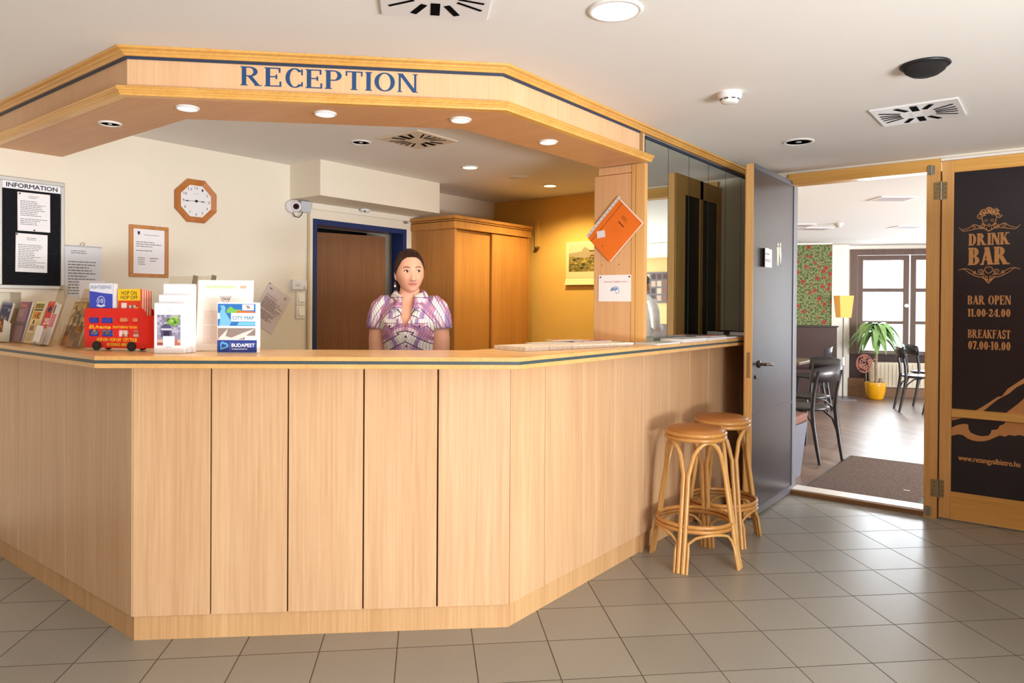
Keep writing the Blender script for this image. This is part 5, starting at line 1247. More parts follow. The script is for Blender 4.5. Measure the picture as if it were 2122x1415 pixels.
def p_hop(mb, F, w, h):
    mb.quad(F, 0, w, 0, h, 0, ink((224, 70, 40))); mb.quad(F, 0, w, h * 0.80, h, 0.0003, ink((250, 208, 44))); K = ink((120, 84, 24)); write(mb, F, 'HOP ON', w * 0.16, w * 0.84, h * 0.90, h * 0.965, 0.0004, K, bold=0.0004); write(mb, F, 'HOP OFF', w * 0.13, w * 0.88, h * 0.825, h * 0.885, 0.0004, K, bold=0.0004)
    mb.quad(F, w * 0.16, w * 0.40, h * 0.55, h * 0.76, 0.0004, ink((238, 222, 216))); mosaic(mb, F, w * 0.40, w * 0.9, h * 0.56, h * 0.72, 0.0004, [(210, 190, 180), (150, 110, 90), (230, 120, 90), (196, 60, 40)], 8, 5, 3); mb.quad(F, w * 0.76, w * 0.92, h * 0.665, h * 0.69, 0.0006, ink((246, 190, 50)))
    mb.quad(F, w * 0.1, w * 0.9, h * 0.44, h * 0.52, 0.0004, ink((236, 150, 110))); mosaic(mb, F, w * 0.06, w * 0.94, h * 0.16, h * 0.34, 0.0004, [(240, 226, 214), (230, 196, 170), (250, 240, 236), (200, 110, 90)], 5, 7, 3)
bro(0.016, 0.118, 0.286, -0.010, 4, 'blue and white SIGHTSEEING brochure standing in the red bus', p_sight, (228, 226, 240))
bro(0.1515, 0.112, 0.262, -0.010, 9, 'stack of yellow and red HOP ON HOP OFF brochures standing in the red bus', p_hop, (222, 96, 66), 0.004)

# white three-step leaflet stand
F = cframe(-2.888, 1.362, 37.9)
t = thing('leaflet_stand', 'white three-step leaflet stand with leaflets showing an arched gateway photo', 'leaflet stand', F.p(0.064, 0, -0.03))
WL = plain('stand_white', (246, 246, 250), 0.35)
mb = MB()
for k, (h, c) in enumerate(((0.205, -0.004), (0.238, -0.034), (0.283, -0.064))):
    x = 0.004 * k
    mb.fbox(F, 0.0 + x, 0.124 + x * 1.2, 0.0, h, c - 0.026, c, WL)
bevel(mb.build('stepped_body', t), 0.002, 1)
mb = MB()
for k, (h, c) in enumerate(((0.205, -0.004), (0.238, -0.034), (0.283, -0.064))):
    x = 0.004 * k; mb.quad(F, x, 0.124 + x, h - 0.003, h - 0.0015, c + 0.0006, ink((196, 196, 202)))
    for q in range(9):
        a = 0.6 + q * 0.6; mb.quad(subframe(F, 0.062 + x, h - 0.028, c + 0.0007, a), 0.006, 0.010, -0.0006, 0.0006, 0, ink((188, 190, 198)))
mb.build('print', t)
mb = MB(); c = -0.0028
mb.quad(F, 0.014, 0.108, 0.032, 0.156, c, ink((150, 146, 172))); mosaic(mb, F, 0.014, 0.108, 0.075, 0.156, c + 0.0002, [(170, 166, 190), (136, 132, 160), (190, 188, 206), (150, 146, 170)], 2, 10, 8)
blobs(mb, F, 0.048, 0.108, 0.108, 0.156, c + 0.0004, [(96, 150, 50), (130, 180, 70), (70, 116, 44), (170, 200, 120)], 7, 34, 0.009)
mb.poly(F, [(0.030, 0.066)] + [(0.051 + 0.022 * math.cos(a), 0.098 + 0.022 * math.sin(a)) for a in (3.14, 2.7, 2.2, 1.57, 0.94, 0.44, 0)] + [(0.074, 0.066)], c + 0.0008, ink((92, 88, 124))); mb.quad(F, 0.030, 0.074, 0.094, 0.101, c + 0.001, ink((214, 214, 230))); mb.quad(F, 0.040, 0.064, 0.068, 0.090, c + 0.001, ink((60, 52, 70)))
mosaic(mb, F, 0.014, 0.108, 0.032, 0.056, c + 0.0002, [(190, 120, 100), (220, 180, 160), (150, 90, 80)], 5, 8, 2); mb.quad(F, 0.038, 0.085, 0.022, 0.070, c + 0.0012, WL); lines(mb, F, 0.048, 0.075, 0.022, 0.030, 1, c + 0.0014, ink((180, 180, 186)), 2)
tag(mb.build('leaflet_photo', t), 'photo of an arched gateway below green leaves')

# white A4 display sheet
F = cframe(-2.900, 1.545, 40)
t = thing('display_sheet', 'tall white display sheet with pale print and grey badge, standing behind the city map box', 'sign', F.p(0.115, 0, -0.02))
G = leanframe(F, 0, 0, 6)
mb = MB(); mb.fbox(G, 0, 0.235, 0.002, 0.305, -0.003, -0.0012, plain('bright_paper', (252, 250, 248), 0.6)); mb.build('sheet', t)
mb = MB(); mb.fbox(G, -0.002, 0.237, 0.0, 0.307, -0.0048, -0.0032, CLR); mb.fbox(F, -0.002, 0.237, 0.0005, 0.004, -0.07, 0.0, CLR); mb.build('clear_stand', t)
mb = MB(); c = -0.0008
mb.quad(G, 0.03, 0.16, 0.268, 0.283, c, ink((226, 238, 206)))
for k in range(9): mb.poly(G, [(0.035 + k * 0.014, 0.270), (0.043 + k * 0.014, 0.270), (0.049 + k * 0.014, 0.276), (0.043 + k * 0.014, 0.282), (0.035 + k * 0.014, 0.282), (0.041 + k * 0.014, 0.276)], c + 0.0002, ink((190, 226, 160)))
mb.quad(G, 0.178, 0.204, 0.270, 0.282, c, ink((244, 176, 150)))
mb.poly(G, [(0.092, 0.236), (0.144, 0.238), (0.134, 0.215), (0.118, 0.205), (0.103, 0.214)], c, ink((206, 200, 206))); mb.poly(G, [(0.099, 0.232), (0.137, 0.233), (0.129, 0.217), (0.118, 0.210), (0.106, 0.217)], c + 0.0002, ink((250, 246, 246))); write(mb, G, 'TAXI', 0.103, 0.133, 0.219, 0.230, c + 0.0004, ink((120, 112, 118)), bold=0.0006)
lines(mb, G, 0.03, 0.20, 0.03, 0.175, 22, c, ink((244, 214, 204)), 61, 0.45)
mb.build('print', t)

# city map box
F = cframe(-2.718, 1.538, 38)
t = thing('city_map_box', 'white and blue city map box with BUDAPEST lettering, in front of the white display sheet', 'map box', F.p(0.08, 0, -0.02))
mb = MB(); mb.fbox(F, 0, 0.166, 0, 0.208, -0.036, 0, plain('map_box_white', (246, 246, 248), 0.4)); bevel(mb.build('box', t), 0.002, 1)
mb = MB(); c = 0.0006; NB = ink((52, 72, 148))
mb.quad(F, 0.002, 0.164, 0.003, 0.054, c, NB)
HB = ink((98, 178, 224)); q = subframe(F, 0.030, 0.029, c + 0.0004, math.radians(-18))
mb.poly(q, [(-0.018, 0.008), (-0.012, 0.017), (-0.002, 0.014), (0.004, 0.017), (0.016, 0.010), (0.018, 0.002), (0.006, -0.008), (-0.010, -0.020)], 0, HB); mb.poly(q, [(-0.011, 0.007), (-0.008, 0.010), (-0.001, 0.006), (0.005, 0.010), (0.010, 0.003), (0.000, -0.005), (-0.009, -0.010)], 0.0003, NB)
for k in range(8): mb.quad(F, 0.0535, 0.0545, 0.008 + k * 0.005, 0.011 + k * 0.005, c + 0.0003, ink((200, 210, 236)))
write(mb, F, 'BUDAPEST', 0.061, 0.155, 0.026, 0.040, c + 0.0004, ink((250, 250, 255)), bold=0.0006); write(mb, F, 'budapestinfo.hu', 0.062, 0.125, 0.013, 0.021, c + 0.0004, ink((230, 236, 250)), bold=0.0003)
mb.quad(F, 0.004, 0.158, 0.056, 0.103, c, ink((150, 136, 128))); mb.poly(F, [(0.006, 0.060), (0.024, 0.078), (0.046, 0.101), (0.036, 0.070), (0.060, 0.064), (0.110, 0.085), (0.158, 0.102), (0.110, 0.064), (0.085, 0.056), (0.012, 0.056)], c + 0.0003, ink((228, 222, 218))); mb.quad(F, 0.115, 0.158, 0.056, 0.072, c + 0.0005, ink((240, 238, 236)))
mb.quad(F, 0.004, 0.158, 0.112, 0.202, c, ink((56, 122, 196))); mb.quad(F, 0.058, 0.158, 0.130, 0.165, c + 0.0002, ink((246, 248, 252))); mb.poly(F, [(0.040, 0.165), (0.040, 0.178), (0.056, 0.192), (0.072, 0.180), (0.100, 0.178), (0.104, 0.165)], c + 0.0002, ink((126, 196, 92)))
mb.poly(F, [(0.075, 0.165), (0.085, 0.174), (0.150, 0.172), (0.157, 0.166)], c + 0.0004, ink((232, 120, 60))); mb.quad(F, 0.104, 0.152, 0.176, 0.200, c + 0.0004, ink((240, 232, 232))); mb.poly(F, [(0.118, 0.196), (0.134, 0.194), (0.136, 0.184), (0.126, 0.182)], c + 0.0006, ink((170, 140, 130)))
mb.poly(F, [(0.010, 0.112), (0.014, 0.140), (0.012, 0.165), (0.020, 0.184), (0.012, 0.194), (0.030, 0.196), (0.036, 0.186), (0.034, 0.170), (0.046, 0.150), (0.060, 0.130), (0.052, 0.112)], c + 0.0005, ink((128, 196, 232))); mb.poly(F, [(0.084, 0.114), (0.158, 0.114), (0.158, 0.128), (0.090, 0.128)], c + 0.0005, ink((120, 200, 232))); mb.quad(F, 0.004, 0.016, 0.140, 0.165, c + 0.0004, ink((210, 228, 240)))
write(mb, F, 'CITY MAP', 0.064, 0.152, 0.138, 0.152, c + 0.0008, ink((86, 156, 186)), bold=0.0005)
mb.build('print', t)

# ------------------------------------------------------------------ papers along the right arm
PAL = plain('paper_stack_edge', (232, 214, 196), 0.7, var=0.12, vscale=60)
t = thing('paper_stack', 'long low stack of pale leaflets on the right arm of the worktop near its corner', 'paper stack', (-1.93, 2.86, ZT))
mb = MB(); R = random.Random(12)
G = Frame((-1.86, 2.50, ZT), (0.19, 0.98, 0), (-0.98, 0.19, 0))
for k in range(4):
    for i in range(5):
        j = 0.004 * R.random(); mb.fbox(G, 0.15 * i + j, 0.15 * (i + 1) - 0.003 + j, 0.0 + j, 0.215 + j, -0.0045 * (k + 1), -0.0045 * k - 0.0004, PAL)
for v in mb.v: v.z = 2 * ZT - v.z if v.z < ZT else v.z
mb.build('leaflets', t)
mb = MB()
def lay(mb, x, y, deg, w, h, z, th, mat):
    F = Frame((x, y, z), (math.cos(math.radians(deg)), math.sin(math.radians(deg)), 0), (-math.sin(math.radians(deg)), math.cos(math.radians(deg)), 0)); mb.fbox(F, -w / 2, w / 2, -h / 2, h / 2, 0, th, mat); return F
def flat(x, y, deg, w, h, z, th, col, label, cols=None, seed=0, name='magazine', cat='magazine'):
    t = thing(name, label, cat, (x, y, z), 'papers on the right arm of the worktop')
    mb = MB(); F = lay(mb, x, y, deg, w, h, z, th, plain('page_edges', (226, 222, 222), 0.7)); mb.build('pages', t)
    mb = MB(); mb.quad(F, -w / 2, w / 2, -h / 2, h / 2, th + 0.0003, ink(col))
    if cols: blobs(mb, F, -w / 2 + 0.01, w / 2 - 0.01, -h / 2 + 0.01, h / 2 - 0.01, th + 0.0006, cols, seed, 14, 0.022)
    mb.build('cover', t)
zz = ZT + 0.0185
flat(-1.985, 2.86, 75, 0.21, 0.10, zz, 0.003, (240, 226, 206), 'cream leaflet lying on the long low paper stack', [(226, 200, 180), (236, 220, 200)], 2)
flat(-1.93, 3.13, 80, 0.21, 0.15, zz, 0.006, (206, 120, 96), 'reddish magazine lying on the far end of the long paper stack', [(170, 50, 40), (230, 160, 130), (120, 60, 50)], 4)
flat(-1.99, 3.03, 60, 0.20, 0.10, zz + 0.0066, 0.003, (236, 200, 180), 'pink and white leaflet across the reddish magazine', [(200, 80, 60), (240, 220, 210)], 6)
flat(-1.905, 3.385, 84, 0.10, 0.21, ZT, 0.010, (80, 110, 70), 'green and red leaflet at the foot of the beech pillar', [(60, 120, 70), (150, 40, 36), (200, 200, 190)], 8)
flat(-1.72, 3.52, 88, 0.26, 0.13, ZT, 0.008, (206, 214, 200), 'pale green leaflet pile in front of the first mirror strip', [(170, 190, 160), (228, 232, 226)], 10)
flat(-1.725, 3.86, 88, 0.30, 0.14, ZT, 0.020, (214, 208, 206), 'thick grey white magazine in front of the second mirror strip', [(190, 190, 200), (228, 224, 222)], 12)
flat(-1.72, 4.20, 90, 0.28, 0.14, ZT, 0.016, (206, 198, 204), 'bluish magazine in front of the third mirror strip', [(150, 160, 190), (216, 200, 196), (180, 80, 60)], 14)
flat(-1.73, 4.28, 86, 0.20, 0.10, ZT + 0.0166, 0.005, (196, 110, 84), 'small red brown leaflet on top of the bluish magazine', [(160, 60, 46), (220, 160, 140)], 16)
flat(-1.725, 4.55, 90, 0.26, 0.13, ZT, 0.012, (150, 140, 138), 'dim grey magazine on the worktop beside the open black door', [(110, 104, 110), (170, 150, 140)], 18)
flat(-1.735, 4.92, 88, 0.28, 0.12, ZT, 0.030, (70, 66, 68), 'dark folder at the shadowed far end of the worktop', None, 0, 'folder', 'folder')

# ------------------------------------------------------------------ rattan bar stools
RAT = wood('rattan_pole', (188, 134, 70), (216, 166, 98), 'Z', 0.28, 0.8, spec=0.5)
RATD = wood('rattan_ring', (176, 118, 56), (204, 148, 80), 'X', 0.28, 0.8, spec=0.5)
LEA = plain('cognac_leather', (176, 112, 52), 0.35, spec=0.5, bump=0.25, bscale=320, var=0.06, vscale=14)
st = thing('rattan_stool', 'nearer rattan bar stool with a round cognac seat, standing against the beech counter', 'bar stool', (0, 0, 0), 'rattan bar stools by the counter')
HS = 0.715
mb = MB(); mb.lathe([(0.0, 0.675), (0.150, 0.675), (0.152, 0.690), (0.146, 0.703), (0.12, 0.711), (0.07, 0.717), (0.0001, 0.719)], (0, 0, 0), LEA, 36); mb.build('seat_pad', st)
for z in (0.683, 0.660):
    mb = MB(); mb.tube([(0.150 * math.cos(2 * PI * k / 36), 0.150 * math.sin(2 * PI * k / 36), z) for k in range(36)], 0.0125, RATD, 8, True); mb.build('seat_ring', st)
def leg_r(z): return 0.236 - (0.236 - 0.140) * min(1.0, z / 0.60) ** 0.92
for k in range(4):
    a0 = k * PI / 2; a1 = a0 + PI / 2; off = 0.0125
    def P(a, z, o, rr=None):
        r = rr or leg_r(z); return (r * math.cos(a) - o * math.sin(a), r * math.sin(a) + o * math.cos(a), z)
    pts = [P(a0, z, off) for z in (0.0, 0.12, 0.25, 0.38, 0.48)]
    n = 9
    for i in range(1, n):
        f = i / n; an = a0 + (a1 - a0) * f
        oo = off * (1 - 2 * f) ; zt = 0.50 + 0.150 * math.sin(PI * f) ** 0.55
        pts.append(P(an, zt, oo, 0.150 - 0.012 * math.sin(PI * f)))
    pts += [P(a1, z, -off) for z in (0.48, 0.38, 0.25, 0.12, 0.0)]
    mb = MB(); mb.tube(pts, 0.0118, RAT, 10); mb.build('leg_arch', st)
    low = [P(a0, 0.0, off + 0.020), P(a0, 0.06, off + 0.020), P(a0, 0.11, off + 0.021)]
    for i in range(0, 8):
        f = 0.09 + 0.82 * i / 7; an = a0 + (a1 - a0) * f; low.append(P(an, 0.145 + 0.048 * math.sin(PI * i / 7) ** 0.5, 0, 0.202))
    low += [P(a1, 0.11, -off - 0.021), P(a1, 0.06, -off - 0.020), P(a1, 0.0, -off - 0.020)]
    mb = MB(); mb.tube(low, 0.0075, RAT, 8); mb.build('lower_arch', st)
for z in (0.206, 0.228):
    mb = MB(); mb.tube([(0.196 * math.cos(2 * PI * k / 40), 0.196 * math.sin(2 * PI * k / 40), z) for k in range(40)], 0.0112, RATD, 8, True); mb.build('foot_ring', st)
st.location = (-1.525, 3.575, 0); st.rotation_euler = (0, 0, math.radians(6))
dup(st, (-1.565, 4.045, 0), math.radians(47), 'farther rattan bar stool half hidden behind the nearer one, beside the open black door')
# ------------------------------------------------------------------ bar furniture
BLKW = plain('black_stained_wood', (40, 38, 44), 0.28, spec=0.6)
chair = thing('bentwood_chair', 'black bentwood chair nearest the doorway, its back to the mat', 'chair', (0, 0, 0), 'black bentwood chairs in the bar')
mb = MB(); mb.lathe([(0.0, 0.440), (0.185, 0.440), (0.205, 0.450), (0.207, 0.464), (0.195, 0.472), (0.15, 0.466), (0.0001, 0.464)], (0.0, 0, 0), BLKW, 32); mb.build('seat', chair)
for s in (-1, 1):
    mb = MB(); mb.tube([(-0.265, s * 0.165, 0.0), (-0.235, s * 0.168, 0.15), (-0.205, s * 0.170, 0.32), (-0.190, s * 0.168, 0.46), (-0.200, s * 0.166, 0.60), (-0.228, s * 0.168, 0.74), (-0.250, s * 0.170, 0.80)], [0.015, 0.017, 0.019, 0.019, 0.018, 0.016, 0.013], BLKW, 10); mb.build('back_leg', chair)
    mb = MB(); mb.tube([(0.185, s * 0.190, 0.0), (0.165, s * 0.170, 0.22), (0.145, s * 0.150, 0.44)], [0.013, 0.016, 0.018], BLKW, 10); mb.build('front_leg', chair)
    mb = MB(); mb.tube([(-0.222, s * 0.168, 0.22), (-0.17, s * 0.158, 0.36), (-0.09, s * 0.14, 0.425), (0.0, s * 0.13, 0.437)], 0.009, BLKW, 8); mb.build('brace', chair)
mb = MB(); vv = []; ff = []; n = 12
for i in range(n + 1):
    f = -1 + 2 * i / n; y = 0.205 * f; x = -0.262 + 0.05 * f * f
    for (dz, dx) in ((0.70, 0.012), (0.84, -0.010), (0.845, -0.022), (0.70, -0.004)): vv.append((x + dx, y, dz - 0.02 * f * f * (dz > 0.8)))
for i in range(n):
    for k in range(4): ff.append((i * 4 + k, i * 4 + (k + 1) % 4, (i + 1) * 4 + (k + 1) % 4, (i + 1) * 4 + k))
mb.add(vv, ff, BLKW, True); mb.add(vv[:4], [(0, 1, 2, 3)], BLKW); mb.add(vv[-4:], [(3, 2, 1, 0)], BLKW)
mb.build('back_board', chair)
chair.location = (-1.815, 6.66, 0); chair.rotation_euler = (0, 0, PI - 0.336)
dup(chair, (-2.02, 7.50, 0), PI + 1.0, 'black bentwood chair behind the nearest one, its curved back showing above it')
dup(chair, (-2.60, 9.70, 0), PI + 0.1, 'black bentwood chair farthest left, in front of the dark bench back near the pier')
dup(chair, (-1.46, 10.60, 0), 0.35, 'black bentwood chair standing right of the yellow plant pot')
dup(chair, (-1.07, 10.22, 0), 0.35, 'black bentwood chair cut by the wooden door jamb, right of the yellow pot')
dup(chair, (-1.48, 11.40, 0), 0.6, 'black bentwood chair behind the white topped table by the radiator')
tb = thing('bar_table', 'square dark bar table nearest the doorway, left of the nearest bentwood chair', 'table', (0, 0, 0), 'bar tables')
TT_ = plain('table_top_brown', (112, 92, 80), 0.25, spec=0.6)
mb = MB(); mb.box(-0.34, -0.34, 0.735, 0.34, 0.34, 0.765, TT_); bevel(mb.build('tabletop', tb), 0.004, 2)
mb = MB(); mb.tube([(0, 0, 0.03), (0, 0, 0.735)], 0.035, BLKW, 12); mb.build('column', tb)
for k in range(4):
    a = k * PI / 2 + PI / 4; mb = MB(); mb.tube([(0, 0, 0.06), (0.20 * math.cos(a), 0.20 * math.sin(a), 0.04), (0.34 * math.cos(a), 0.34 * math.sin(a), 0.015)], [0.03, 0.022, 0.015], BLKW, 8); mb.build('foot', tb)
tb.location = (-2.31, 6.60, 0)
dup(tb, (-2.52, 8.12, 0), 0.0, 'square dark bar table second from the doorway, behind the nearest bentwood chair')
dup(tb, (-3.25, 9.55, 0), 0.1, 'square dark bar table by the dark bench back, its edge catching the light')
wt = dup(tb, (-1.02, 11.00, 0), 0.39, 'square table with a pale shining top by the window, beside the right-hand chairs')
wt.children[0]
t = thing('bench', 'low bench with a brown padded seat and grey sides just inside the doorway, left', 'bench', (-1.86, 5.80, 0))
mb = MB(); mb.add([(-2.25, 5.52, 0.0), (-1.66, 5.52, 0), (-1.64, 5.92, 0), (-2.25, 5.92, 0), (-2.25, 5.52, 0.44), (-1.60, 5.52, 0.44), (-1.59, 5.92, 0.44), (-2.25, 5.92, 0.44)], [(3, 2, 1, 0), (4, 5, 6, 7), (0, 1, 5, 4), (1, 2, 6, 5), (2, 3, 7, 6), (3, 0, 4, 7)], plain('bench_grey', (104, 104, 116), 0.5)); mb.build('base', t)
mb = MB(); mb.box(-2.25, 5.51, 0.44, -1.588, 5.93, 0.51, plain('bench_brown', (110, 66, 48), 0.7, var=0.08, vscale=20)); bevel(mb.build('seat_pad', t), 0.02, 3)
# dark bench back under the wallpaper
t = thing('banquette', 'dark brown padded bench with a high back and ledge under the rose wallpaper', 'bench', FW.p(-1.4, 0, 0.9))
mb = MB(); mb.fbox(FW, -2.1, -0.610, 0.02, 1.055, 0.622, 0.70, plain('dark_brown_leather', (58, 36, 36), 0.4)); bevel(mb.build('back_panel', t), 0.006, 2)
mb = MB(); mb.fbox(FW, -2.1, -0.595, 1.055, 1.078, 0.622, 0.72, plain('dark_ledge', (44, 40, 38), 0.3)); mb.build('ledge', t)
mb = MB(); mb.fbox(FW, -2.1, -0.90, 0.0, 0.46, 0.72, 1.12, plain('dark_brown_leather', (58, 36, 36), 0.4)); bevel(mb.build('seat', t), 0.015, 3)
# floor lamp
p = Vector((-2.535, 11.25, 0))
t = thing('floor_lamp', 'slim floor lamp with a pale yellow square tapered shade, beside the potted plant', 'floor lamp', p)
FL_ = Frame(p, (0.789, 0.615, 0), Z3)
mb = MB(); mb.fbox(FL_, -0.14, 0.14, 0.0, 0.014, -0.14, 0.14, plain('lamp_base_grey', (104, 104, 116), 0.35)); mb.build('base', t)
mb = MB(); mb.tube([p + Vector((0, 0, 0.014)), p + Vector((0, 0, 1.30))], 0.009, plain('lamp_pole_grey', (96, 92, 92), 0.4, metal=0.5), 10); mb.build('pole', t)
mb = MB(); SH = plain('lamp_shade_paper', (232, 168, 84), 0.7, emit=0.25)
def sq(r, z): return [p + Vector((r * (0.789 * a - 0.615 * b), r * (0.615 * a + 0.789 * b), z)) for a, b in ((-1, -1), (1, -1), (1, 1), (-1, 1))]
A_, B_ = sq(0.078, 1.20), sq(0.103, 1.52); mb.add(A_ + B_, [(0, 1, 5, 4), (1, 2, 6, 5), (2, 3, 7, 6), (3, 0, 4, 7)], SH); o = mb.build('lamp_shade', t); m = o.modifiers.new('thickness', 'SOLIDIFY'); m.thickness = 0.003
mb = MB(); mb.fbox(Frame(p, (0.789, 0.615, 0), Z3), -0.02, 0.006, 0.50, 0.62, 0.008, 0.03, WHITEP); mb.build('switch_box', t)
# potted plant
pp = Vector((-2.168, 11.60, 0))
t = thing('potted_plant', 'tall leafy plant with thin trunks in a yellow pot in front of the bar window', 'plant', pp)
mb = MB(); mb.lathe([(0.0, 0.0), (0.100, 0.0), (0.112, 0.02), (0.135, 0.12), (0.143, 0.20), (0.144, 0.243), (0.135, 0.250), (0.126, 0.243), (0.124, 0.215), (0.0001, 0.212)], pp, plain('yellow_glazed_pot', (246, 178, 20), 0.25, spec=0.6), 32); mb.build('pot', t)
mb = MB(); mb.lathe([(0.124, 0.214), (0.08, 0.222), (0.0001, 0.225)], pp, plain('soil', (60, 44, 36), 0.9, bump=0.8, bscale=80), 24); mb.build('soil', t)
TRK = plain('plant_trunk', (168, 148, 124), 0.8, bump=0.4, bscale=60, var=0.12, vscale=18)
mb = MB(); mb.tube([pp + Vector((0.01, 0.0, 0.21)), pp + Vector((0.0, 0.02, 0.45)), pp + Vector((0.005, 0.02, 0.70)), pp + Vector((0.0, 0.01, 0.98))], [0.024, 0.022, 0.020, 0.018], TRK, 10); mb.build('trunk', t)
mb = MB(); mb.tube([pp + Vector((-0.05, -0.03, 0.21)), pp + Vector((-0.065, -0.035, 0.40)), pp + Vector((-0.06, -0.04, 0.58))], [0.030, 0.028, 0.026], TRK, 10); mb.build('trunk', t)
mb = MB(); mb.tube([pp + Vector((0.06, 0.02, 0.21)), pp + Vector((0.065, 0.02, 0.31))], [0.028, 0.026], TRK, 10); mb.build('trunk', t)
LEAF = plain('leaf_green', (134, 172, 104), 0.4, spec=0.5, var=0.25, vscale=9)
mb = MB(); R = random.Random(21)
for k in range(56):
    az = 2 * PI * R.random(); h0 = 0.88 + 0.20 * R.random(); L = 0.22 + 0.20 * R.random(); up = 0.35 + 0.95 * R.random()
    base = pp + Vector((0.0, 0.01, h0)); d = Vector((math.cos(az), math.sin(az), 0)); s = Vector((-d.y, d.x, 0)); w0 = 0.036 + 0.022 * R.random()
    pr = None; n = 7
    for i in range(n + 1):
        f = i / n; c = base + d * (L * f * 0.95) + Vector((0, 0, up * L * 1.2 * f - (0.70 + 0.55 * up) * L * 1.35 * f * f)); ww = w0 * math.sin(PI * min(1, 0.08 + f * 0.92)) ** 0.8
        cur = (c - s * ww + Vector((0, 0, 0.008)), c, c + s * ww + Vector((0, 0, 0.008)))
        if pr: mb.add([*pr, *cur], [(0, 1, 4, 3), (1, 2, 5, 4)], LEAF, True)
        pr = cur
lf = mb.build('foliage', t); tag(lf, 'arching green leaves', kind='stuff')
pd = Vector((-2.262, 11.30, 0.0))
t = thing('lattice_disc', 'round copper coloured openwork disc hanging beside the plant trunk', 'ornament', pd + Vector((0, 0, 0.40)))
Fd_ = Frame(pd + Vector((0, 0, 0.535)), (0.789, 0.615, 0), Z3); COP = plain('copper_lattice', (168, 104, 86), 0.45, metal=0.3)
mb = MB(); mb.tube([Fd_.p(0.112 * math.cos(a), 0.128 * math.sin(a), 0) for a in [2 * PI * k / 30 for k in range(30)]], 0.008, COP, 8, True); mb.build('rim', t)
mb = MB(); R = random.Random(3)
for k in range(26):
    a = 2 * PI * R.random(); r = 0.088 * math.sqrt(R.random()); q = 0.016 + 0.010 * R.random(); mb.tube([Fd_.p(r * math.cos(a) + q * math.cos(b), 1.12 * r * math.sin(a) + q * math.sin(b), 0) for b in [2 * PI * i / 10 for i in range(10)]], 0.0042, COP, 6, True)
mb.build('lattice', t)
mb = MB(); mb.tube([Fd_.p(0.11, 0.03, 0), Fd_.p(0.15, 0.07, 0), Fd_.p(0.18, 0.045, 0)], 0.007, COP, 8); mb.build('twig', t)
# radiator and ledges under the window
t = thing('radiator', 'cream panel radiator below the bar window behind the chairs', 'radiator', FW.p(0.3, 0.14, 0.06))
mb = MB(); mb.fbox(FW, -0.03, 1.3, 0.14, 0.52, 0.05, 0.11, plain('radiator_cream', (232, 222, 200), 0.5)); bevel(mb.build('panel', t), 0.012, 3)
mb = MB()
for k in range(24): mb.fbox(FW, 0.0 + k * 0.054, 0.012 + k * 0.054, 0.17, 0.49, 0.11, 0.116, plain('radiator_cream', (232, 222, 200), 0.5))
mb.build('ribs', t)
mb = MB(); mb.tube([FW.p(-0.03, 0.47, 0.08), FW.p(-0.09, 0.47, 0.08), FW.p(-0.09, 0.2, 0.08)], 0.010, STEEL, 8); mb.build('pipe', t)
t = thing('foot_ledge', 'brown wooden ledge along the foot of the wall behind the yellow pot', 'ledge', FW.p(0.3, 0, 0.04))
mb = MB(); mb.fbox(FW, -0.50, 1.8, -0.0, 0.135, 0.002, 0.12, wood('ledge_wood', (120, 88, 62), (142, 106, 76), 'X')); mb.build('box', t)
t = thing('pipe_box', 'brown wooden box on the ledge left of the radiator, behind the plant trunk', 'box', FW.p(-0.28, 0.136, 0.05))
mb = MB(); mb.fbox(FW, -0.50, -0.12, 0.136, 0.265, 0.002, 0.10, wood('ledge_wood', (120, 88, 62), (142, 106, 76), 'X')); mb.build('box', t)
# doormat
def mat_mat():
    m, nt, b = _new('brown_ribbed_mat'); setin(b, Roughness=0.95, Specular_IOR_Level=0.1)
    tc = nt.nodes.new('ShaderNodeTexCoord'); n = nt.nodes.new('ShaderNodeTexNoise'); n.inputs['Scale'].default_value = 160; n.inputs['Detail'].default_value = 4
    nt.links.new(tc.outputs['Object'], n.inputs['Vector']); r = nt.nodes.new('ShaderNodeValToRGB'); r.color_ramp.elements[0].position = 0.35; r.color_ramp.elements[1].position = 0.7
    r.color_ramp.elements[0].color = (*lin((64, 50, 44)), 1); r.color_ramp.elements[1].color = (*lin((134, 116, 106)), 1)
    nt.links.new(n.outputs['Fac'], r.inputs['Fac']); nt.links.new(r.outputs['Color'], b.inputs['Base Color'])
    bp = nt.nodes.new('ShaderNodeBump'); bp.inputs['Strength'].default_value = 1.0; bp.inputs['Distance'].default_value = 0.006; nt.links.new(n.outputs['Fac'], bp.inputs['Height']); nt.links.new(bp.outputs['Normal'], b.inputs['Normal'])
    return m
t = thing('doormat', 'brown bristly doormat with a black rubber border lying behind the wooden sill', 'doormat', (-1.15, 6.2, 0))
mb = MB(); mb.box(-1.50, 5.47, 0.0008, -0.735, 6.98, 0.007, plain('mat_rubber', (30, 38, 38), 0.6)); mb.build('rubber_border', t)
mb = MB(); mb.box(-1.485, 5.50, 0.007, -0.765, 6.95, 0.014, mat_mat()); mb.build('bristles', t)
mb = MB(); mb.box(-0.90, 5.86, 0.014, -0.86, 5.885, 0.0146, ink((176, 172, 170))); mb.build('logo_patch', t)
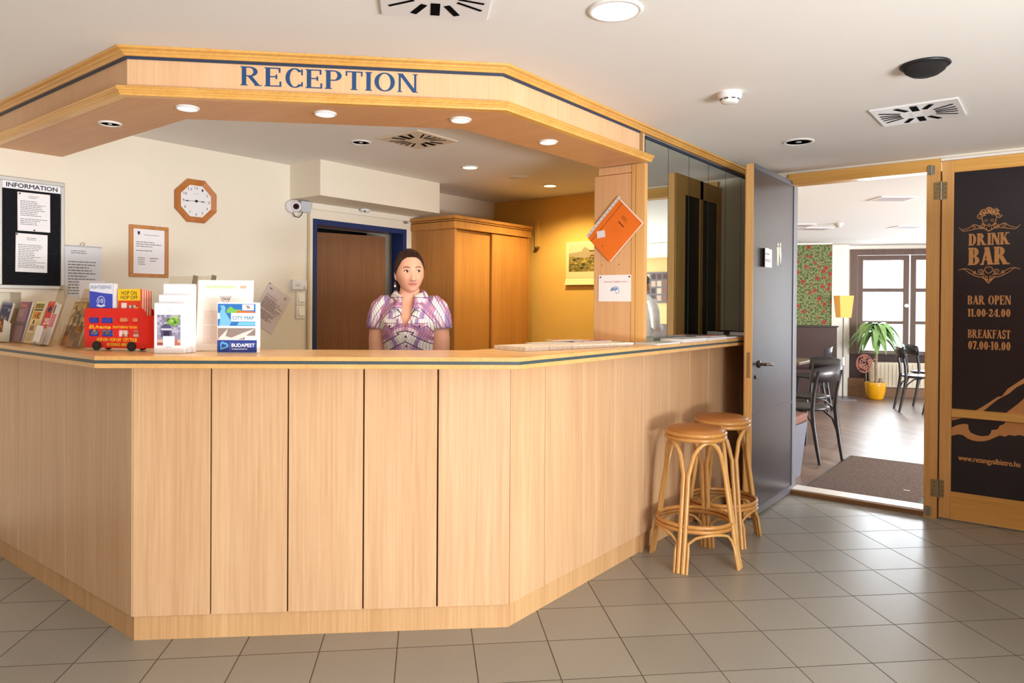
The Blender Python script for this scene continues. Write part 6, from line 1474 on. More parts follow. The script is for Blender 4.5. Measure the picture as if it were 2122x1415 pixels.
# bar ceiling fittings
VB = plain('bar_vent_lilac', (196, 184, 192), 0.6)
for x, y, lb in ((-1.17, 6.93, 'white slotted vent in the bar ceiling nearest the doorway'), (-2.42, 8.55, 'slotted vent in the bar ceiling cut by the open black door'), (-2.36, 9.05, 'slotted vent in the bar ceiling just behind the one cut by the door'), (-1.45, 9.45, 'thin slotted vent in the bar ceiling above the window, left'), (-0.85, 10.6, 'thin slotted vent in the bar ceiling near the jamb')):
    t = thing('bar_vent', lb, 'vent', (x, y, 2.30), 'vents in the bar ceiling'); t.rotation_euler = (0, 0, math.radians(37))
    mb = MB(); mb.box(-0.16, -0.13, -0.008, 0.16, 0.13, 0, plain('bar_vent_white', (240, 238, 238), 0.6)); o = bpy.data.objects.new('plate', mb.mesh('plate')); COL.objects.link(o); o.parent = t
    mb = MB()
    for k in range(11): mb.box(-0.135 + k * 0.0258, -0.10, -0.0095, -0.120 + k * 0.0258, 0.10, -0.008, VB)
    o = bpy.data.objects.new('slots', mb.mesh('slots')); COL.objects.link(o); o.parent = t
t = thing('bar_smoke_detector', 'round smoke detector on the bar ceiling between two slotted vents', 'smoke detector', (-2.0, 8.62, 2.30))
mb = MB(); mb.lathe([(0.05, 0.0), (0.05, -0.018), (0.036, -0.028), (0.030, -0.045), (0.0001, -0.046)], (-2.0, 8.62, 2.30), plain('detector_grey', (206, 198, 190), 0.6), 24); mb.build('housing', t)
# things seen only in the mirror: air conditioner, photo board, switch
t = thing('air_conditioner', 'cream air conditioner under the bar ceiling, seen in the first mirror strip', 'air conditioner', (1.3, 9.85, 2.06))
mb = MB(); mb.box(0.85, 9.72, 2.08, 2.0, 10.0, 2.295, plain('aircon_cream', (206, 192, 164), 0.5)); bevel(mb.build('case', t), 0.02, 3)
mb = MB(); mb.box(0.95, 9.715, 2.10, 1.9, 9.722, 2.115, plain('aircon_slot', (170, 160, 140), 0.6)); mb.build('outlet', t)
F = Frame((1.06, 9.998, 1.40), (1, 0, 0), Z3)
t = thing('photo_board', 'dark brown board of small photographs on the bar wall, seen in the first mirror strip', 'picture board', F.p(0.4, 0))
mb = MB(); mb.fbox(F, 0, 0.80, 0, 0.47, 0.001, 0.02, plain('photo_board_brown', (44, 26, 26), 0.5)); mb.build('board', t)
mb = MB(); R = random.Random(2)
for i in range(8):
    for j in range(4): mb.quad(F, 0.03 + i * 0.096, 0.10 + i * 0.096, 0.03 + j * 0.11, 0.115 + j * 0.11, 0.0206, ink(R.choice([(96, 60, 52), (140, 116, 100), (60, 36, 34), (74, 50, 44), (50, 30, 30), (150, 130, 112)])))
mb.build('photographs', t)
# ------------------------------------------------------------------ people
def remeshed(mb, name, parent, vox=0.006, smooth=3):
    """one continuous skin: union of the built volumes"""
    me = mb.mesh(name + '_raw'); o = bpy.data.objects.new(name + '_raw', me); COL.objects.link(o)
    m = o.modifiers.new('r', 'REMESH'); m.mode = 'VOXEL'; m.voxel_size = vox; m.use_smooth_shade = True
    s = o.modifiers.new('s', 'SMOOTH'); s.iterations = smooth; s.factor = 0.5
    dg = bpy.context.evaluated_depsgraph_get(); dg.update()
    me2 = bpy.data.meshes.new_from_object(o.evaluated_get(dg)); me2.name = name
    bpy.data.objects.remove(o)
    for p in me2.polygons: p.use_smooth = True
    ob = bpy.data.objects.new(name, me2); COL.objects.link(ob); ob.parent = parent
    return ob
def ell(cx, cy, z, rx, ry, n=28, e=2.0):
    out = []
    for k in range(n):
        a = 2 * PI * k / n; c, s = math.cos(a), math.sin(a)
        out.append(Vector((cx + rx * math.copysign(abs(c) ** (2 / e), c), cy + ry * math.copysign(abs(s) ** (2 / e), s), z)))
    return out
def head_point(dx, dy, dz):
    """head surface for a unit direction; face towards -y; origin at eye level"""
    x, y, z = 0.0760 * dx, 0.092 * dy, 0.112 * dz
    if dz < 0:                                   # jaw narrows
        k = (-dz) ** 1.4
        x *= 1 - 0.20 * k; y = y * (1 - 0.10 * k) - 0.018 * k
    if dz > 0.2 and dy > 0: y *= 1.04
    if dy < 0:
        f = -dy; y += 0.006 * f                  # flatter face
        g = lambda u, s: math.exp(-(u / s) ** 2)
        # nose: ridge from between the eyes down to a rounded tip
        if -0.060 < z < 0.012:
            u = (0.012 - z) / 0.057; prof = (u ** 1.15) * (1.0 if z > -0.046 else max(0.0, (z + 0.060) / 0.014))
            y -= 0.0245 * prof * g(x, 0.0085 + 0.0065 * u)
        y -= 0.0065 * (g(x - 0.0125, 0.006) + g(x + 0.0125, 0.006)) * g(z + 0.0435, 0.0065)   # nostril wings
        y += 0.0075 * (g(x - 0.031, 0.017) + g(x + 0.031, 0.017)) * g(z - 0.000, 0.012)     # eye sockets
        y -= 0.0035 * g(z - 0.024, 0.010) * g(x, 0.045)                                      # brow
        y -= 0.0050 * (g(x - 0.040, 0.020) + g(x + 0.040, 0.020)) * g(z + 0.036, 0.020)      # cheeks
        y -= 0.0042 * g(z + 0.0635, 0.0050) * g(x, 0.024) + 0.0048 * g(z + 0.0740, 0.0055) * g(x, 0.021)   # lips
        y += 0.0030 * g(z + 0.0690, 0.0026) * g(x, 0.022)
        y -= 0.0085 * g(z + 0.100, 0.014) * g(x, 0.022)                                      # chin
    return Vector((x, y, z))
def head_grid(mb, org, rot, mat, nu=72, nv=64, scale=1.0):
    v = []
    for i in range(nv + 1):
        t = PI * i / nv
        for k in range(nu):
            a = 2 * PI * k / nu
            v.append(org + rot @ (head_point(math.sin(t) * math.cos(a), math.sin(t) * math.sin(a), math.cos(t)) * scale))
    f = []
    for i in range(nv):
        for k in range(nu): f.append((i * nu + k, (i + 1) * nu + k, (i + 1) * nu + (k + 1) % nu, i * nu + (k + 1) % nu))
    mb.add(v, f, mat, True)
def hand(mb, w, fdir, palmn, side, mat, L=0.165):
    """palm, four unequal curled fingers and a thumb leaving the side of the palm; w wrist, fdir finger direction, side towards the thumb"""
    f = Vector(fdir).normalized(); s = Vector(side); s = (s - f * s.dot(f)).normalized(); n = f.cross(s)
    if n.dot(Vector(palmn)) < 0: n = -n
    rings = []
    for q, hw, ht in ((0.0, 0.021, 0.016), (0.025, 0.030, 0.015), (0.055, 0.038, 0.014), (0.085, 0.037, 0.012)):
        c = w + f * q; rings.append([c + s * hw * math.cos(a) + n * ht * math.sin(a) for a in [2 * PI * k / 14 for k in range(14)]])
    mb.loft(rings, mat)
    for j, (o, l) in enumerate(((0.027, 0.066), (0.009, 0.076), (-0.009, 0.070), (-0.027, 0.055))):
        b = w + f * 0.078 + s * o; p = [b]; d = f.copy()
        for k, fr in enumerate((0.45, 0.32, 0.23)):
            d = (d + n * (0.22 + 0.16 * k)).normalized(); p.append(p[-1] + d * l * fr)
        mb.tube(p, [0.0092, 0.0088, 0.0080, 0.0062], mat, 10)
    b = w + f * 0.022 + s * 0.022; mb.tube([b, b + f * 0.022 + s * 0.022 + n * 0.006, b + f * 0.050 + s * 0.030 + n * 0.014, b + f * 0.072 + s * 0.028 + n * 0.022], [0.012, 0.0115, 0.0098, 0.0075], mat, 10)

def plaid():
    m, nt, b = _new('pink_plaid_cotton'); setin(b, Roughness=0.85, Specular_IOR_Level=0.2)
    N = nt.nodes.new; L = nt.links.new
    tc = N('ShaderNodeTexCoord'); uvn = N('ShaderNodeUVMap'); uvn.uv_map = 'cloth'
    sp = N('ShaderNodeSeparateXYZ'); L(uvn.outputs[0], sp.inputs[0])
    def bandf(src, freq, lo, hi, ph=0.0):
        a = N('ShaderNodeMath'); a.operation = 'MULTIPLY_ADD'; a.inputs[1].default_value = freq; a.inputs[2].default_value = ph + 50; L(src, a.inputs[0])
        f = N('ShaderNodeMath'); f.operation = 'FRACT'; L(a.outputs[0], f.inputs[0])
        g = N('ShaderNodeMath'); g.operation = 'GREATER_THAN'; g.inputs[1].default_value = lo; L(f.outputs[0], g.inputs[0])
        h = N('ShaderNodeMath'); h.operation = 'LESS_THAN'; h.inputs[1].default_value = hi; L(f.outputs[0], h.inputs[0])
        q = N('ShaderNodeMath'); q.operation = 'MULTIPLY'; L(g.outputs[0], q.inputs[0]); L(h.outputs[0], q.inputs[1]); return q.outputs[0]
    def mixc(fac, A, B):
        x = N('ShaderNodeMix'); x.data_type = 'RGBA'; L(fac, x.inputs[0])
        for s, i in ((A, 6), (B, 7)):
            if isinstance(s, tuple): x.inputs[i].default_value = (*lin(s), 1)
            else: L(s, x.inputs[i])
        return x.outputs[2]
    U, V = sp.outputs['X'], sp.outputs['Y']
    c = mixc(bandf(U, 7.5, 0.0, 0.42), (204, 150, 176), (230, 210, 218))
    c = mixc(bandf(V, 7.0, 0.55, 0.90), c, (234, 228, 224))
    c = mixc(bandf(U, 7.5, 0.62, 0.80, 0.1), c, (166, 136, 182))
    c = mixc(bandf(V, 7.0, 0.05, 0.22), c, (178, 128, 162))
    c = mixc(bandf(U, 60.0, 0.0, 0.13), c, (112, 80, 104))
    c = mixc(bandf(V, 7.0, 0.90, 0.935), c, (84, 56, 84)); c = mixc(bandf(V, 7.0, 0.515, 0.55), c, (84, 56, 84))
    L(c, b.inputs['Base Color']); return m
def set_uv(o, fn):
    me = o.data; uv = me.uv_layers.new(name='cloth')
    for l in me.loops: uv.data[l.index].uv = fn(me.vertices[l.vertex_index].co)

def woman():
    SKIN = plain('fair_skin', (226, 168, 140), 0.5, spec=0.35, var=0.03, vscale=20)
    HAIR = wood('dark_brown_hair', (30, 17, 12), (66, 40, 28), 'Y', 0.55, 1.6, spec=0.3)
    t = thing('person', 'woman with dark tied back hair and pink and white plaid blouse standing behind the counter', 'person', (-2.735, 2.640, 0), rz=math.radians(38))
    HO = Vector((0.002, -0.010, 1.522)); RZ = Matrix.Rotation(math.radians(20), 3, 'Z') @ Matrix.Rotation(math.radians(-2), 3, 'Y')
    mb = MB()
    torso = [(0.80, 0, 0.02, 0.165, 0.115), (0.90, 0, 0.02, 0.172, 0.120), (0.98, 0, 0.015, 0.150, 0.105), (1.06, 0, 0.010, 0.116, 0.095), (1.13, 0, 0.0, 0.118, 0.103), (1.20, 0, -0.008, 0.122, 0.118), (1.26, 0, -0.004, 0.136, 0.112), (1.32, 0, 0.008, 0.144, 0.088), (1.355, 0, 0.016, 0.120, 0.070), (1.385, 0, 0.018, 0.085, 0.060), (1.41, 0, 0.015, 0.055, 0.053), (1.46, 0, 0.008, 0.047, 0.049), (1.50, 0, 0.006, 0.046, 0.05)]
    mb.loft([ell(cx, cy, z, rx, ry) for z, cx, cy, rx, ry in torso], SKIN)
    head_grid(mb, HO, RZ, SKIN)
    for s in (-1, 1):
        mb.ball((s * 0.142, 0.010, 1.315), (0.050, 0.050, 0.050), SKIN, 16, 10)
        P = [Vector((s * 0.136, 0.010, 1.325)), Vector((s * 0.156, 0.010, 1.25)), Vector((s * 0.164, 0.012, 1.16)), Vector((s * 0.168, 0.016, 1.06)), Vector((s * 0.174, -0.03, 0.97)), Vector((s * 0.160, -0.085, 0.88))]
        mb.tube(P, [0.050, 0.053, 0.053, 0.047, 0.040, 0.026], SKIN, 18)
        hand(mb, P[-1] + Vector((0, 0, 0.004)), (-s * 0.12, -0.55, -0.8), (-s * 1, 0.2, 0.0), (0, -1, 0.3), SKIN)
        mb.tube([(s * 0.085, 0.02, 0.88), (s * 0.088, 0.015, 0.68), (s * 0.086, 0.012, 0.48), (s * 0.084, 0.025, 0.30), (s * 0.082, 0.03, 0.07)], [0.092, 0.078, 0.056, 0.052, 0.034], SKIN, 18)
        mb.loft([ell(s * 0.085, -0.03, z, rx, ry) for z, rx, ry in ((0.0, 0.042, 0.11), (0.03, 0.044, 0.112), (0.055, 0.038, 0.085), (0.085, 0.032, 0.05))], SKIN)
        # ear
        e = HO + RZ @ Vector((s * 0.0705, 0.012, -0.016)); mb.ball(e, (0.010, 0.017, 0.028), SKIN, 12, 8)
    body = remeshed(mb, 'body', t, 0.0042, 2)
    body.data.materials.clear(); body.data.materials.append(SKIN)
    LIP = plain('lips', (198, 116, 104), 0.45)
    def onface(x, z, out=0.0):
        best = None
        for i in range(240):
            tt = PI * (0.2 + 0.7 * i / 240)
            for a in (-0.5 * PI + math.asin(max(-1, min(1, x / max(0.02, 0.0760 * math.sin(tt))))),):
                p = head_point(math.sin(tt) * math.cos(a), math.sin(tt) * math.sin(a), math.cos(tt)); d = abs(p.z - z)
                if best is None or d < best[0]: best = (d, p)
        p = best[1]; return HO + RZ @ Vector((x, p.y - out, z))
    mb = MB(); lv = []; lf_ = []; NX, NZ = 18, 6
    for i in range(NX + 1):
        x = -0.0245 + 0.049 * i / NX; e_ = 1 - abs(x / 0.0245) ** 2.2; mid = -0.0690 + 7.0 * x * x
        zt = mid + (0.0068 - 0.0012 * math.exp(-(x / 0.0035) ** 2)) * e_ ** 0.8; zb = mid - 0.0078 * e_ ** 0.9
        for k in range(NZ + 1):
            z = zb + (zt - zb) * k / NZ; lv.append(onface(x, z, 0.0012))
    for i in range(NX):
        for k in range(NZ): lf_.append((i * (NZ + 1) + k, (i + 1) * (NZ + 1) + k, (i + 1) * (NZ + 1) + k + 1, i * (NZ + 1) + k + 1))
    mb.add(lv, lf_, LIP, True); o = bpy.data.objects.new('lips', mb.mesh('lips')); COL.objects.link(o); o.parent = t
    EYW = plain('eye_white', (232, 226, 222), 0.25); IRI = plain('iris_brown', (58, 40, 32), 0.2); LASH = plain('lash_dark', (44, 28, 24), 0.6)
    for s in (-1, 1):
        mb = MB(); c = onface(s * 0.0305, 0.0, 0.0)
        G = Frame(c, RZ @ Vector((1, -0.22 * s * -1, 0)), (0, 0, 1)); G.n = (RZ @ Vector((s * 0.22, -1, 0))).normalized()
        N_ = 14; rim = []
        for k in range(N_):
            a = 2 * PI * k / N_; x = 0.0135 * math.cos(a); z = (0.0062 if math.sin(a) > 0 else 0.0048) * math.sin(a) * (1 - 0.25 * abs(math.cos(a)))
            rim.append(G.p(x, z, 0.0008))
        mb.add(rim + [G.p(0, 0, 0.0045)], [(k, (k + 1) % N_, N_) for k in range(N_)], EYW, True); mb.build_ = None
        e = bpy.data.objects.new('eye', mb.mesh('eye')); COL.objects.link(e); e.parent = t
        mb = MB(); mb.ball(G.p(0.0030, 0.0005, 0.0022), (0.0062, 0.0050, 0.0062), IRI, 12, 8); o = bpy.data.objects.new('iris', mb.mesh('iris')); COL.objects.link(o); o.parent = e
        mb = MB(); mb.tube([G.p(-0.0140, -0.0008, 0.0012), G.p(-0.008, 0.0050, 0.0030), G.p(0.0, 0.0068, 0.0040), G.p(0.008, 0.0050, 0.0030), G.p(0.0142, -0.0004, 0.0012)], [0.0013, 0.0020, 0.0022, 0.0020, 0.0014], LASH, 6); o = bpy.data.objects.new('eyelash', mb.mesh('eyelash')); COL.objects.link(o); o.parent = e
        mb = MB(); pts = [onface(s * x, z, 0.0022) for x, z in ((0.013, 0.0190), (0.024, 0.0228), (0.036, 0.0236), (0.047, 0.0185))]
        mb.tube(pts, [0.0014, 0.0023, 0.0021, 0.0009], plain('brow_brown', (84, 56, 42), 0.7), 6); o = bpy.data.objects.new('eyebrow', mb.mesh('eyebrow')); COL.objects.link(o); o.parent = t
    mb = MB()
    for s in (-1, 1): mb.ball(onface(s * 0.0062, -0.0475, -0.0005), (0.0034, 0.0026, 0.0020), plain('nostril', (120, 62, 52), 0.7), 8, 6)  # nostrils made larger and darker to stand in for shade under the nose
    o = bpy.data.objects.new('nostril', mb.mesh('nostril')); COL.objects.link(o); o.parent = t
    mb = MB(); mb.tube([onface(x, -0.0690 + 7.0 * x * x, 0.0016) for x in (-0.024, -0.016, -0.008, 0, 0.008, 0.016, 0.024)], [0.0006, 0.0010, 0.0012, 0.0011, 0.0012, 0.0010, 0.0006], plain('mouth_line', (134, 66, 60), 0.6), 6); o = bpy.data.objects.new('mouth', mb.mesh('mouth')); COL.objects.link(o); o.parent = t
    # hair: a cap drawn back from the forehead, a knot at the nape
    mb = MB(); nu, nv = 72, 56; P = {}
    def hl(a):                                  # hairline height over azimuth from the face centre
        a = abs(a)
        k = [(0, 0.074), (25, 0.073), (45, 0.060), (60, 0.030), (72, 0.006), (84, -0.016), (96, -0.030), (110, -0.070), (180, -0.085)]
        for (x0, y0), (x1, y1) in zip(k, k[1:]):
            if a <= x1: return y0 + (y1 - y0) * (a - x0) / (x1 - x0)
        return -0.085
    vv = []; ff = []; NR = 26
    for k in range(nu):
        a = 2 * PI * k / nu; az = math.degrees((a + PI / 2 + PI) % (2 * PI) - PI); lim = hl(az) + 0.0016 * math.sin(k * 2.3)
        tl = math.acos(max(-0.98, min(0.98, lim / 0.112)))
        for i in range(NR + 1):
            tt = tl * i / NR; p = head_point(math.sin(tt) * math.cos(a), math.sin(tt) * math.sin(a), math.cos(tt)); up = 1 - (i / NR) ** 3
            side = abs(math.sin(math.radians(az))); r_ = 1.006 + (0.075 + 0.035 * side) * up * (1 if p.y < 0.02 else 1.1)
            vv.append(HO + RZ @ Vector((p.x * r_, p.y * r_, p.z * (r_ if p.z > 0 else 1.0) )))
    for k in range(nu):
        for i in range(NR): ff.append((k * (NR + 1) + i, k * (NR + 1) + i + 1, ((k + 1) % nu) * (NR + 1) + i + 1, ((k + 1) % nu) * (NR + 1) + i))
    mb.add(vv, ff, HAIR, True)
    for k in range(64):                         # combed strands
        az = -104 + 208 * (k + 0.5) / 64; a = math.radians(az) - PI / 2; tt0 = math.acos(max(-0.95, min(0.95, (hl(az) + 0.001) / 0.112))); pts = []
        for q in range(7):
            f_ = q / 6; th = tt0 * (1 - 0.80 * f_); a2 = a + math.copysign(0.25 * f_, az); up = 1 - (1 - f_ * 0.8) ** 3; side = abs(math.sin(math.radians(az)))
            p = head_point(math.sin(th) * math.cos(a2), math.sin(th) * math.sin(a2), math.cos(th)); r_ = 1.007 + (0.075 + 0.035 * side) * up; pts.append(HO + RZ @ Vector((p.x * r_, p.y * r_, p.z * (r_ if p.z > 0 else 1.0))))
        mb.tube(pts, [0.0008, 0.0016, 0.0021, 0.0022, 0.0021, 0.0016, 0.0006], HAIR, 6)
    c = HO + RZ @ Vector((-0.01, 0.108, -0.045)); mb.ball(c, (0.040, 0.034, 0.042), HAIR, 16, 10)
    mb.tube([HO + RZ @ Vector((-0.050, 0.075, -0.05)), HO + RZ @ Vector((-0.052, 0.072, -0.095)), HO + RZ @ Vector((-0.040, 0.075, -0.14))], [0.022, 0.018, 0.008], HAIR, 10)
    h = bpy.data.objects.new('hair', mb.mesh('hair')); COL.objects.link(h); h.parent = t
    tag(h, 'dark brown hair tied back')
    mb = MB(); e = HO + RZ @ Vector((-0.078, 0.004, -0.052)); mb.tube([e, e + Vector((0, 0, -0.014))], 0.0010, STEEL, 6); mb.ball(e + Vector((0, 0, -0.021)), (0.0055, 0.0055, 0.007), plain('pearl', (230, 226, 216), 0.2), 10, 8); o = bpy.data.objects.new('earring', mb.mesh('earring')); COL.objects.link(o); o.parent = t
    # blouse
    PL = plaid()
    mb = MB(); rows = [(0.93, 0.018, 0.180, 0.128), (1.00, 0.012, 0.152, 0.112), (1.06, 0.008, 0.126, 0.108), (1.12, -0.004, 0.127, 0.118), (1.18, -0.014, 0.134, 0.134), (1.22, -0.016, 0.140, 0.136), (1.26, -0.010, 0.149, 0.128), (1.30, 0.000, 0.154, 0.112), (1.335, 0.010, 0.152, 0.094), (1.362, 0.016, 0.128, 0.080), (1.388, 0.018, 0.098, 0.070), (1.402, 0.018, 0.072, 0.064)]
    n = 64; rings = [ell(0, cy, z, rx, ry, n, 2.15) for z, cy, rx, ry in rows]; v = [p for q in rings for p in q]; f = []
    def veck(z): return max(0.0, (z - 1.222) * 0.40)
    # finer rows for a clean neckline
    fine = []
    for i in range(len(rows) - 1):
        for s in range(5):
            u = s / 5; r0, r1 = rows[i], rows[i + 1]; fine.append(tuple(r0[j] + (r1[j] - r0[j]) * u for j in range(4)))
    fine.append(rows[-1]); rings = [ell(0, cy, z, rx, ry, n * 2, 2.15) for z, cy, rx, ry in fine]
    for q in rings:
        for p in q:
            w_ = veck(p.z)
            if p.y < 0 and 0.0 < w_ and abs(p.x) < w_ + 0.012 and abs(p.x) > 0.0005: p.x = math.copysign(max(abs(p.x), min(w_, abs(p.x) + 0.02)), p.x)
            p.y -= 0.0016 * math.sin(p.x * 150 + p.z * 70) * (1 if p.y < 0 else 0)
    v = [p for q in rings for p in q]; N2 = n * 2
    for i in range(len(rings) - 1):
        for k in range(N2):
            q = (i * N2 + k, i * N2 + (k + 1) % N2, (i + 1) * N2 + (k + 1) % N2, (i + 1) * N2 + k)
            c = sum((v[j] for j in q), Vector()) / 4
            if c.y < 0.0 and abs(c.x) < veck(c.z): continue
            f.append(q)
    mb.add(v, f, PL, True)
    for s in (-1, 1):                           # puff sleeves
        sl = [((s * 0.098, 0.012, 1.375), 0.026), ((s * 0.118, 0.012, 1.362), 0.048), ((s * 0.142, 0.012, 1.328), 0.060), ((s * 0.156, 0.012, 1.285), 0.062), ((s * 0.161, 0.011, 1.250), 0.062), ((s * 0.163, 0.011, 1.236), 0.060), ((s * 0.164, 0.011, 1.222), 0.0605)]
        ax = [Vector(p) for p, _ in sl]; rg = []
        for i, (p, r) in enumerate(sl):
            d = (ax[min(i + 1, len(ax) - 1)] - ax[max(i - 1, 0)]).normalized(); x = Vector((0, 1, 0)); y = d.cross(x)
            rg.append([Vector(p) + (x * math.cos(2 * PI * k / 30) * 0.95 + y * math.sin(2 * PI * k / 30)) * (r + (0.0022 * math.sin(k * 2.1) if 1 < i < 6 else 0)) for k in range(30)])
        mb.loft(rg, PL, cap=False)
    # collar: a folded band with two points
    cl = []; NB_ = 26
    for k in range(NB_ + 1):
        a = math.radians(-58 + (360 - 2 * 32) * k / NB_ ) if False else math.radians(-62 + 304 * k / NB_)
        fr = max(0.0, -math.sin(a))              # towards the front
        ci, si = math.cos(a), math.sin(a)
        inn = Vector((0.060 * ci, 0.014 + 0.058 * si, 1.418 - 0.030 * fr)); mid = Vector((0.078 * ci, 0.016 + 0.078 * si, 1.428 - 0.030 * fr)); out = Vector((0.104 * ci, 0.018 + 0.104 * si, 1.392 - 0.056 * fr ** 2)); cl.append((inn, mid, out))
    e0, e1 = cl[0], cl[-1]
    tip = lambda s: (Vector((s * 0.022, -0.104, 1.298)), Vector((s * 0.040, -0.118, 1.330)), Vector((s * 0.082, -0.122, 1.312)))
    cl = [tip(1)] + [tuple((a + b) / 2 + Vector((0.004, -0.004, 0.004)) for a, b in zip(tip(1), e0))] + cl + [tuple((a + b) / 2 + Vector((-0.004, -0.004, 0.004)) for a, b in zip(tip(-1), e1))] + [tip(-1)]
    cv = [p for q in cl for p in q]; cf = []
    for k in range(len(cl) - 1):
        for j in (0, 1): cf.append((k * 3 + j, k * 3 + j + 1, k * 3 + 3 + j + 1, k * 3 + 3 + j))
    cm = MB(); cm.add(cv, cf, PL, True)
    bl = bpy.data.objects.new('blouse', mb.mesh('blouse')); COL.objects.link(bl); bl.parent = t
    set_uv(bl, lambda p: ((abs(p.x) * 1.1 - 0.22 * (p.z - 1.2) + 0.012 * math.sin(p.z * 40)) * 1.0, (p.z + (5.0 * p.x * p.x if p.z > 1.2 else 0.55 * abs(p.x)) * 1.0) * 1.05))
    m = bl.modifiers.new('thickness', 'SOLIDIFY'); m.thickness = 0.003; m.offset = 1
    co = bpy.data.objects.new('collar', cm.mesh('collar')); COL.objects.link(co); co.parent = bl
    set_uv(co, lambda p: (p.x * 1.2 + p.y, p.z * 1.6)); m = co.modifiers.new('thickness', 'SOLIDIFY'); m.thickness = 0.003
    BUT = plain('dark_button', (50, 24, 36), 0.3)
    def front_y(x, z):
        for i in range(len(fine) - 1):
            if fine[i][0] <= z <= fine[i + 1][0]:
                _, cy, rx, ry = fine[i]; return cy - ry * (1 - min(1, abs(x / rx)) ** 2.15) ** (1 / 2.15)
        return -0.12
    for x, z in ((0.004, 1.185), (0.005, 1.135), (0.004, 1.092), (-0.080, 1.238), (0.074, 1.238)):
        mb = MB(); y = front_y(x, z) - (0.0155 if abs(x) > 0.05 else 0.005); mb.ball((x, y, z), (0.0058, 0.003, 0.0058), BUT, 12, 8); o = bpy.data.objects.new('button', mb.mesh('button')); COL.objects.link(o); o.parent = bl
    for s in (-1, 1):                           # pocket flaps
        mb = MB(); P0 = [(s * 0.035, 1.275), (s * 0.115, 1.275), (s * 0.115, 1.247), (s * 0.077, 1.228), (s * 0.035, 1.247)]
        mb.add([Vector((x, front_y(x, z) - 0.0125, z)) for x, z in P0], [(0, 1, 2, 3, 4)], PL); o = bpy.data.objects.new('pocket_flap', mb.mesh('pocket_flap')); COL.objects.link(o); o.parent = bl; set_uv(o, lambda p: (p.x * 1.4, p.z * 2.0)); m = o.modifiers.new('thickness', 'SOLIDIFY'); m.thickness = 0.002
    # trousers and shoes, hidden by the counter
    TR = plain('dark_trousers', (40, 42, 52), 0.8); mb = MB()
    mb.loft([ell(0, 0.02, z, rx, ry) for z, rx, ry in ((0.80, 0.180, 0.130), (0.90, 0.184, 0.132), (0.98, 0.166, 0.120), (1.0, 0.160, 0.116))], TR, cap=False)
    for s in (-1, 1): mb.tube([(s * 0.088, 0.02, 0.86), (s * 0.090, 0.015, 0.68), (s * 0.088, 0.012, 0.48), (s * 0.086, 0.025, 0.30), (s * 0.084, 0.03, 0.08)], [0.100, 0.088, 0.068, 0.064, 0.056], TR, 18)
    o = bpy.data.objects.new('trousers', mb.mesh('trousers')); COL.objects.link(o); o.parent = t
    for s in (-1, 1):
        mb = MB(); mb.loft([ell(s * 0.085, -0.03, z, rx, ry) for z, rx, ry in ((0.0, 0.048, 0.118), (0.03, 0.050, 0.120), (0.06, 0.043, 0.092), (0.075, 0.038, 0.06))], BLACKP); o = bpy.data.objects.new('shoe', mb.mesh('shoe')); COL.objects.link(o); o.parent = t
woman()

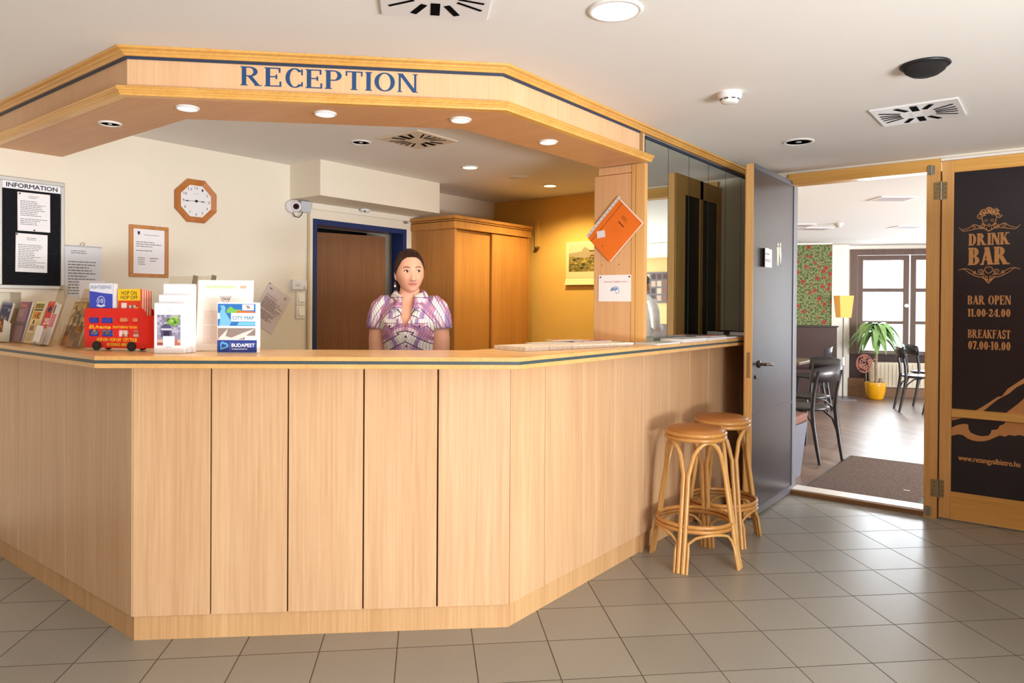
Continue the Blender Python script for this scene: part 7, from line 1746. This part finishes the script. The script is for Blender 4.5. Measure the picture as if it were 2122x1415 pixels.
def guest():
    """the person in the bar whose reflection shows in the first mirror strip"""
    SKIN = plain('tan_skin', (176, 118, 92), 0.5); SH_ = plain('white_shirt', (226, 222, 226), 0.85, var=0.08, vscale=14); JE = plain('blue_jeans', (66, 96, 156), 0.85, var=0.12, vscale=20)
    t = thing('person', 'person in white shirt and blue jeans with folded hands, seen in the first mirror strip', 'person', (0.50, 8.05, 0), rz=math.radians(200))
    mb = MB(); HO = Vector((0, -0.01, 1.62)); I3 = Matrix.Identity(3)
    mb.loft([ell(0, cy, z, rx, ry) for z, cy, rx, ry in ((0.86, 0.02, 0.17, 0.12), (0.98, 0.02, 0.165, 0.12), (1.10, 0.01, 0.15, 0.11), (1.25, 0, 0.17, 0.12), (1.38, 0.01, 0.18, 0.105), (1.44, 0.015, 0.14, 0.08), (1.48, 0.015, 0.075, 0.06), (1.56, 0.01, 0.052, 0.052))], SKIN)
    head_grid(mb, HO, I3, SKIN, 48, 40, 1.02)
    for s in (-1, 1):
        P = [Vector((s * 0.165, 0.01, 1.41)), Vector((s * 0.215, 0.01, 1.28)), Vector((s * 0.225, 0.0, 1.12)), Vector((s * 0.15, -0.13, 1.08)), Vector((s * 0.05, -0.19, 1.10))]
        mb.tube(P, [0.052, 0.048, 0.042, 0.038, 0.028], SKIN, 14); hand(mb, P[-1], (-s * 1, -0.25, 0.05), (0, 1, -0.3), (0, 0, 1), SKIN)
        mb.tube([(s * 0.09, 0.02, 0.92), (s * 0.092, 0.015, 0.50), (s * 0.09, 0.03, 0.07)], [0.095, 0.06, 0.038], SKIN, 14); mb.loft([ell(s * 0.09, -0.03, z, rx, ry) for z, rx, ry in ((0, 0.045, 0.12), (0.04, 0.045, 0.12), (0.08, 0.036, 0.06))], SKIN)
    remeshed(mb, 'body', t, 0.009, 2).data.materials.append(SKIN)
    mb = MB(); mb.loft([ell(0, cy, z, rx, ry) for z, cy, rx, ry in ((0.90, 0.02, 0.195, 0.145), (0.98, 0.02, 0.185, 0.138), (1.10, 0.01, 0.17, 0.128), (1.25, 0, 0.188, 0.136), (1.38, 0.01, 0.196, 0.12), (1.445, 0.015, 0.15, 0.092), (1.49, 0.015, 0.082, 0.07))], SH_, cap=False)
    for s in (-1, 1):
        P = [Vector((s * 0.15, 0.01, 1.41)), Vector((s * 0.218, 0.01, 1.28)), Vector((s * 0.230, 0.0, 1.11)), Vector((s * 0.15, -0.13, 1.08)), Vector((s * 0.10, -0.165, 1.09))]; mb.tube(P, [0.066, 0.062, 0.058, 0.052, 0.046], SH_, 14)
    o = bpy.data.objects.new('shirt', mb.mesh('shirt')); COL.objects.link(o); o.parent = t
    mb = MB(); mb.loft([ell(0, 0.02, z, rx, ry) for z, rx, ry in ((0.84, 0.18, 0.135), (0.95, 0.182, 0.135), (1.0, 0.176, 0.13))], JE, cap=False)
    for s in (-1, 1): mb.tube([(s * 0.09, 0.02, 0.92), (s * 0.095, 0.015, 0.50), (s * 0.092, 0.03, 0.06)], [0.105, 0.076, 0.066], JE, 14)
    o = bpy.data.objects.new('jeans', mb.mesh('jeans')); COL.objects.link(o); o.parent = t
    mb = MB(); mb.ball(HO + Vector((0, 0.012, 0.035)), (0.083, 0.098, 0.090), plain('dark_hair', (44, 32, 28), 0.5), 20, 12); o = bpy.data.objects.new('hair', mb.mesh('hair')); COL.objects.link(o); o.parent = t
guest()
